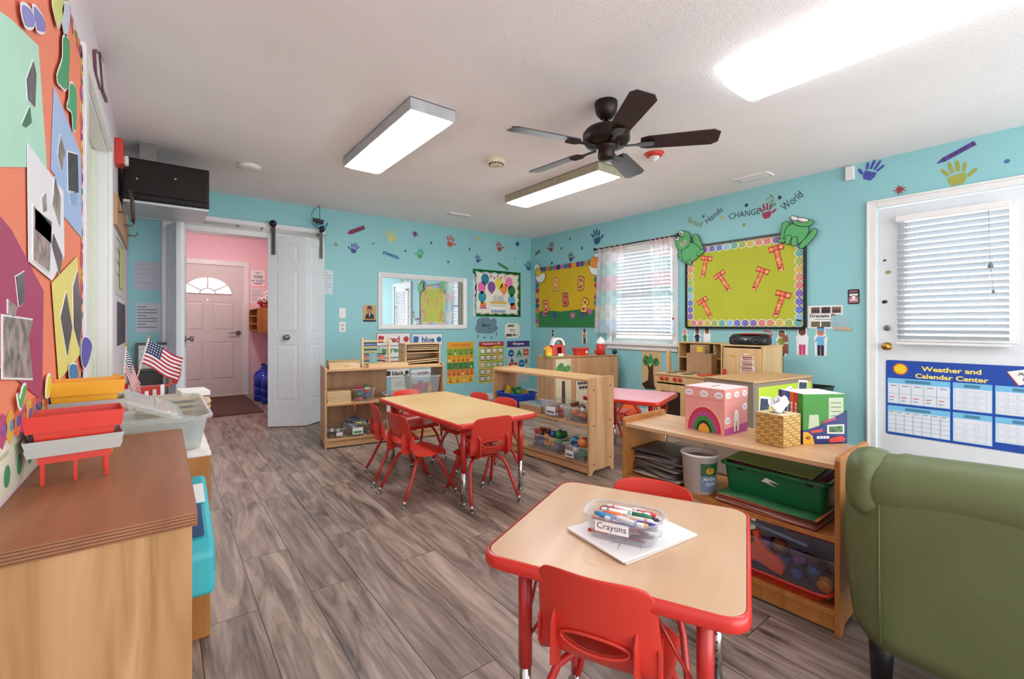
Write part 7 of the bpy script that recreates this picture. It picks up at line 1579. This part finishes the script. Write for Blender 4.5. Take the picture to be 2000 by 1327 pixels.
# teal toy console
TL = mat('teal_plastic', '3fb4bc', .4, var=.03)
t = thing('toy_console', 'teal toy console with dark blue panel sticking out beside the birch cabinet', 'toy', (0, 1.425, .392))
mb = MB(); mb.prism([(0, 0), (.34, 0), (.37, .05), (.37, .20), (.35, .225), (.30, .215), (.03, .14), (0, .11)], -.13, .112, TL, Matrix(((0, 0, 1, 0), (1, 0, 0, 0), (0, 1, 0, 0), (0, 0, 0, 1)))); mb.build('console_body', t, bevel=.014, seg=4)
mb = MB(); a = math.atan2(.075, .27); M = Matrix.Translation((.015, .04, .1455)) @ Matrix.Rotation(a, 4, 'X'); mb.box(-.06, .075, 0, .14, 0, .004, mat('panel_blue', '33507c', .4, var=.15), M); mb.build('blue_panel', t)
mb = MB(); mb.box(-.06, .085, .15, .24, .002, .010, PAPER, M); mb.build('white_card', t)
mb = MB(); mb.box(.111, .115, .02, .34, .055, .058, mat('teal_dark', '2f8f96', .5)); mb.build('body_seam', t)
mb = MB(); mb.lathe([(.012, 0), (.012, .006)], BLUEP, n=14); mb.bm.transform(Matrix.Translation((.053, 1.77, .60)) @ Matrix.Rotation(math.pi/2, 4, 'Y')); o = mb.build('blue_button'); tag(recenter(o), 'small blue round piece on the front edge of the birch cabinet', 'toy')

# --- hall: rack, flowers, water jugs ------------------------------------------------------
h = thing('wall_rack', 'orange wooden wall rack with shelves on the pink hall wall', 'rack', (1.07, 7.3, 1.0-.02)); RW = ORNG
mb = MB(); MSide = Matrix(((1, 0, 0, 0), (0, 0, -1, 0), (0, 1, 0, 0), (0, 0, 0, 1)))
for y in (0, .78): mb = MB(); mb.prism([(0, .03), (.05, 0), (.33, 0), (.33, .36), (.05, .36), (0, .32)], -y-.02, -y, RW, MSide); mb.build('side_panel', h)
for z in (.02, .12, .24): MB().box(.01, .32, .02, .78, z, z+.014, RW).build('rack_shelf', h)
MB().box(.315, .33, .02, .78, 0, .34, RW).build('back_panel', h); MB().box(.0, .33, .02, .78, .34, .354, RW).build('top_board', h)
t = thing('flower_arrangement', 'white and red flowers in a low basket on the hall wall rack', 'flowers', (1.22, 7.6, 1.335)); mb = MB(); mb.lathe([(.06, 0), (.09, .06), (.085, .06), (.055, .005)], mat('red_foil', 'a82c2c', .4), n=18); mb.build('basket', t)
random.seed(9)
for k in range(9):
    x, y, z = random.uniform(-.10, .08), random.uniform(-.12, .12), random.uniform(.12, .28) if k < 6 else random.uniform(.05, .1); mb = MB(); mb.tube([(0, 0, .03), (x, y, z)], .003, pc('3f7a3c'), 5); mb.build('stem', t)
    mb = MB(); m = PAPER if k < 6 else pc('b02c2c')
    for q in range(6): a = q*math.pi/3; mb.ball((x+.022*math.cos(a), y+.022*math.sin(a), z+.01*math.cos(3*a)), .018, m, .7, 8)
    mb.ball((x, y, z+.008), .015, m, 1, 8); mb.build('blossom', t)
JB = clear('jug_blue', '2a48c8', .45, .1)
for k, (x, y, l) in enumerate(((1.08, 7.12, 'blue water jug nearest us by the hall mat'), (1.06, 7.42, 'second blue water jug along the hall wall'), (1.13, 7.72, 'third blue water jug along the hall wall'), (1.14, 8.02, 'farthest blue water jug beside the entrance door'))):
    t = thing('water_jug', l, 'water jug', (x+.15 if k in (0, 2) else x+.12, y, 0), 0, 'blue water jugs'); mb = MB(); pr = [(.10, 0), (.133, .012), (.135, .09), (.127, .10), (.135, .11), (.135, .20), (.127, .21), (.135, .22), (.135, .30), (.11, .36), (.05, .40), (.028, .42), (.028, .47)]; mb.lathe(pr, JB, n=28); mb.build('jug_body', t)
    mb = MB(); mb.lathe([(.031, .465), (.031, .49), (.001, .492)], BLUEP, n=18); mb.build('cap', t)
hl = thing('ceiling_light', 'small square lit ceiling fixture in the hall', 'ceiling light', (.62, 7.0, ZC)); MB().box(-.16, .16, -.16, .16, -.03, 0, WHITE).build('housing', hl, bevel=.004); mb = MB(); mb.lathe([(.14, -.03), (.13, -.07), (.07, -.095), (.001, -.10)], emis('hall_diffuser', 'fff4ec', 26), n=24); mb.build('diffuser', hl)
# things by the table with the painted pink reflection
mb = MB(); mb.ball((0, 0, .12), .13, mat('orange_plush', 'e2592a', .8), .95, 16); o = mb.build('plush_cushion', loc=(4.05, 3.16, 0)); tag(o, 'round orange plush on the floor between the corner shelf and play stove', 'plush')
mb = MB(); mb.lathe([(.10, 0), (.11, .10), (.05, .22), (.01, .26)], mat('cream_cloth', 'dcd6c8', .9), n=14); o = mb.build('cloth_bundle', loc=(4.22, 2.98, 0)); tag(o, 'cream cloth bundle beside the orange plush', 'cloth')
mb = MB(); mb.box(-.0, .02, -.05, .05, 0, .40, pc('b5583c')); 
mb.bm.free()
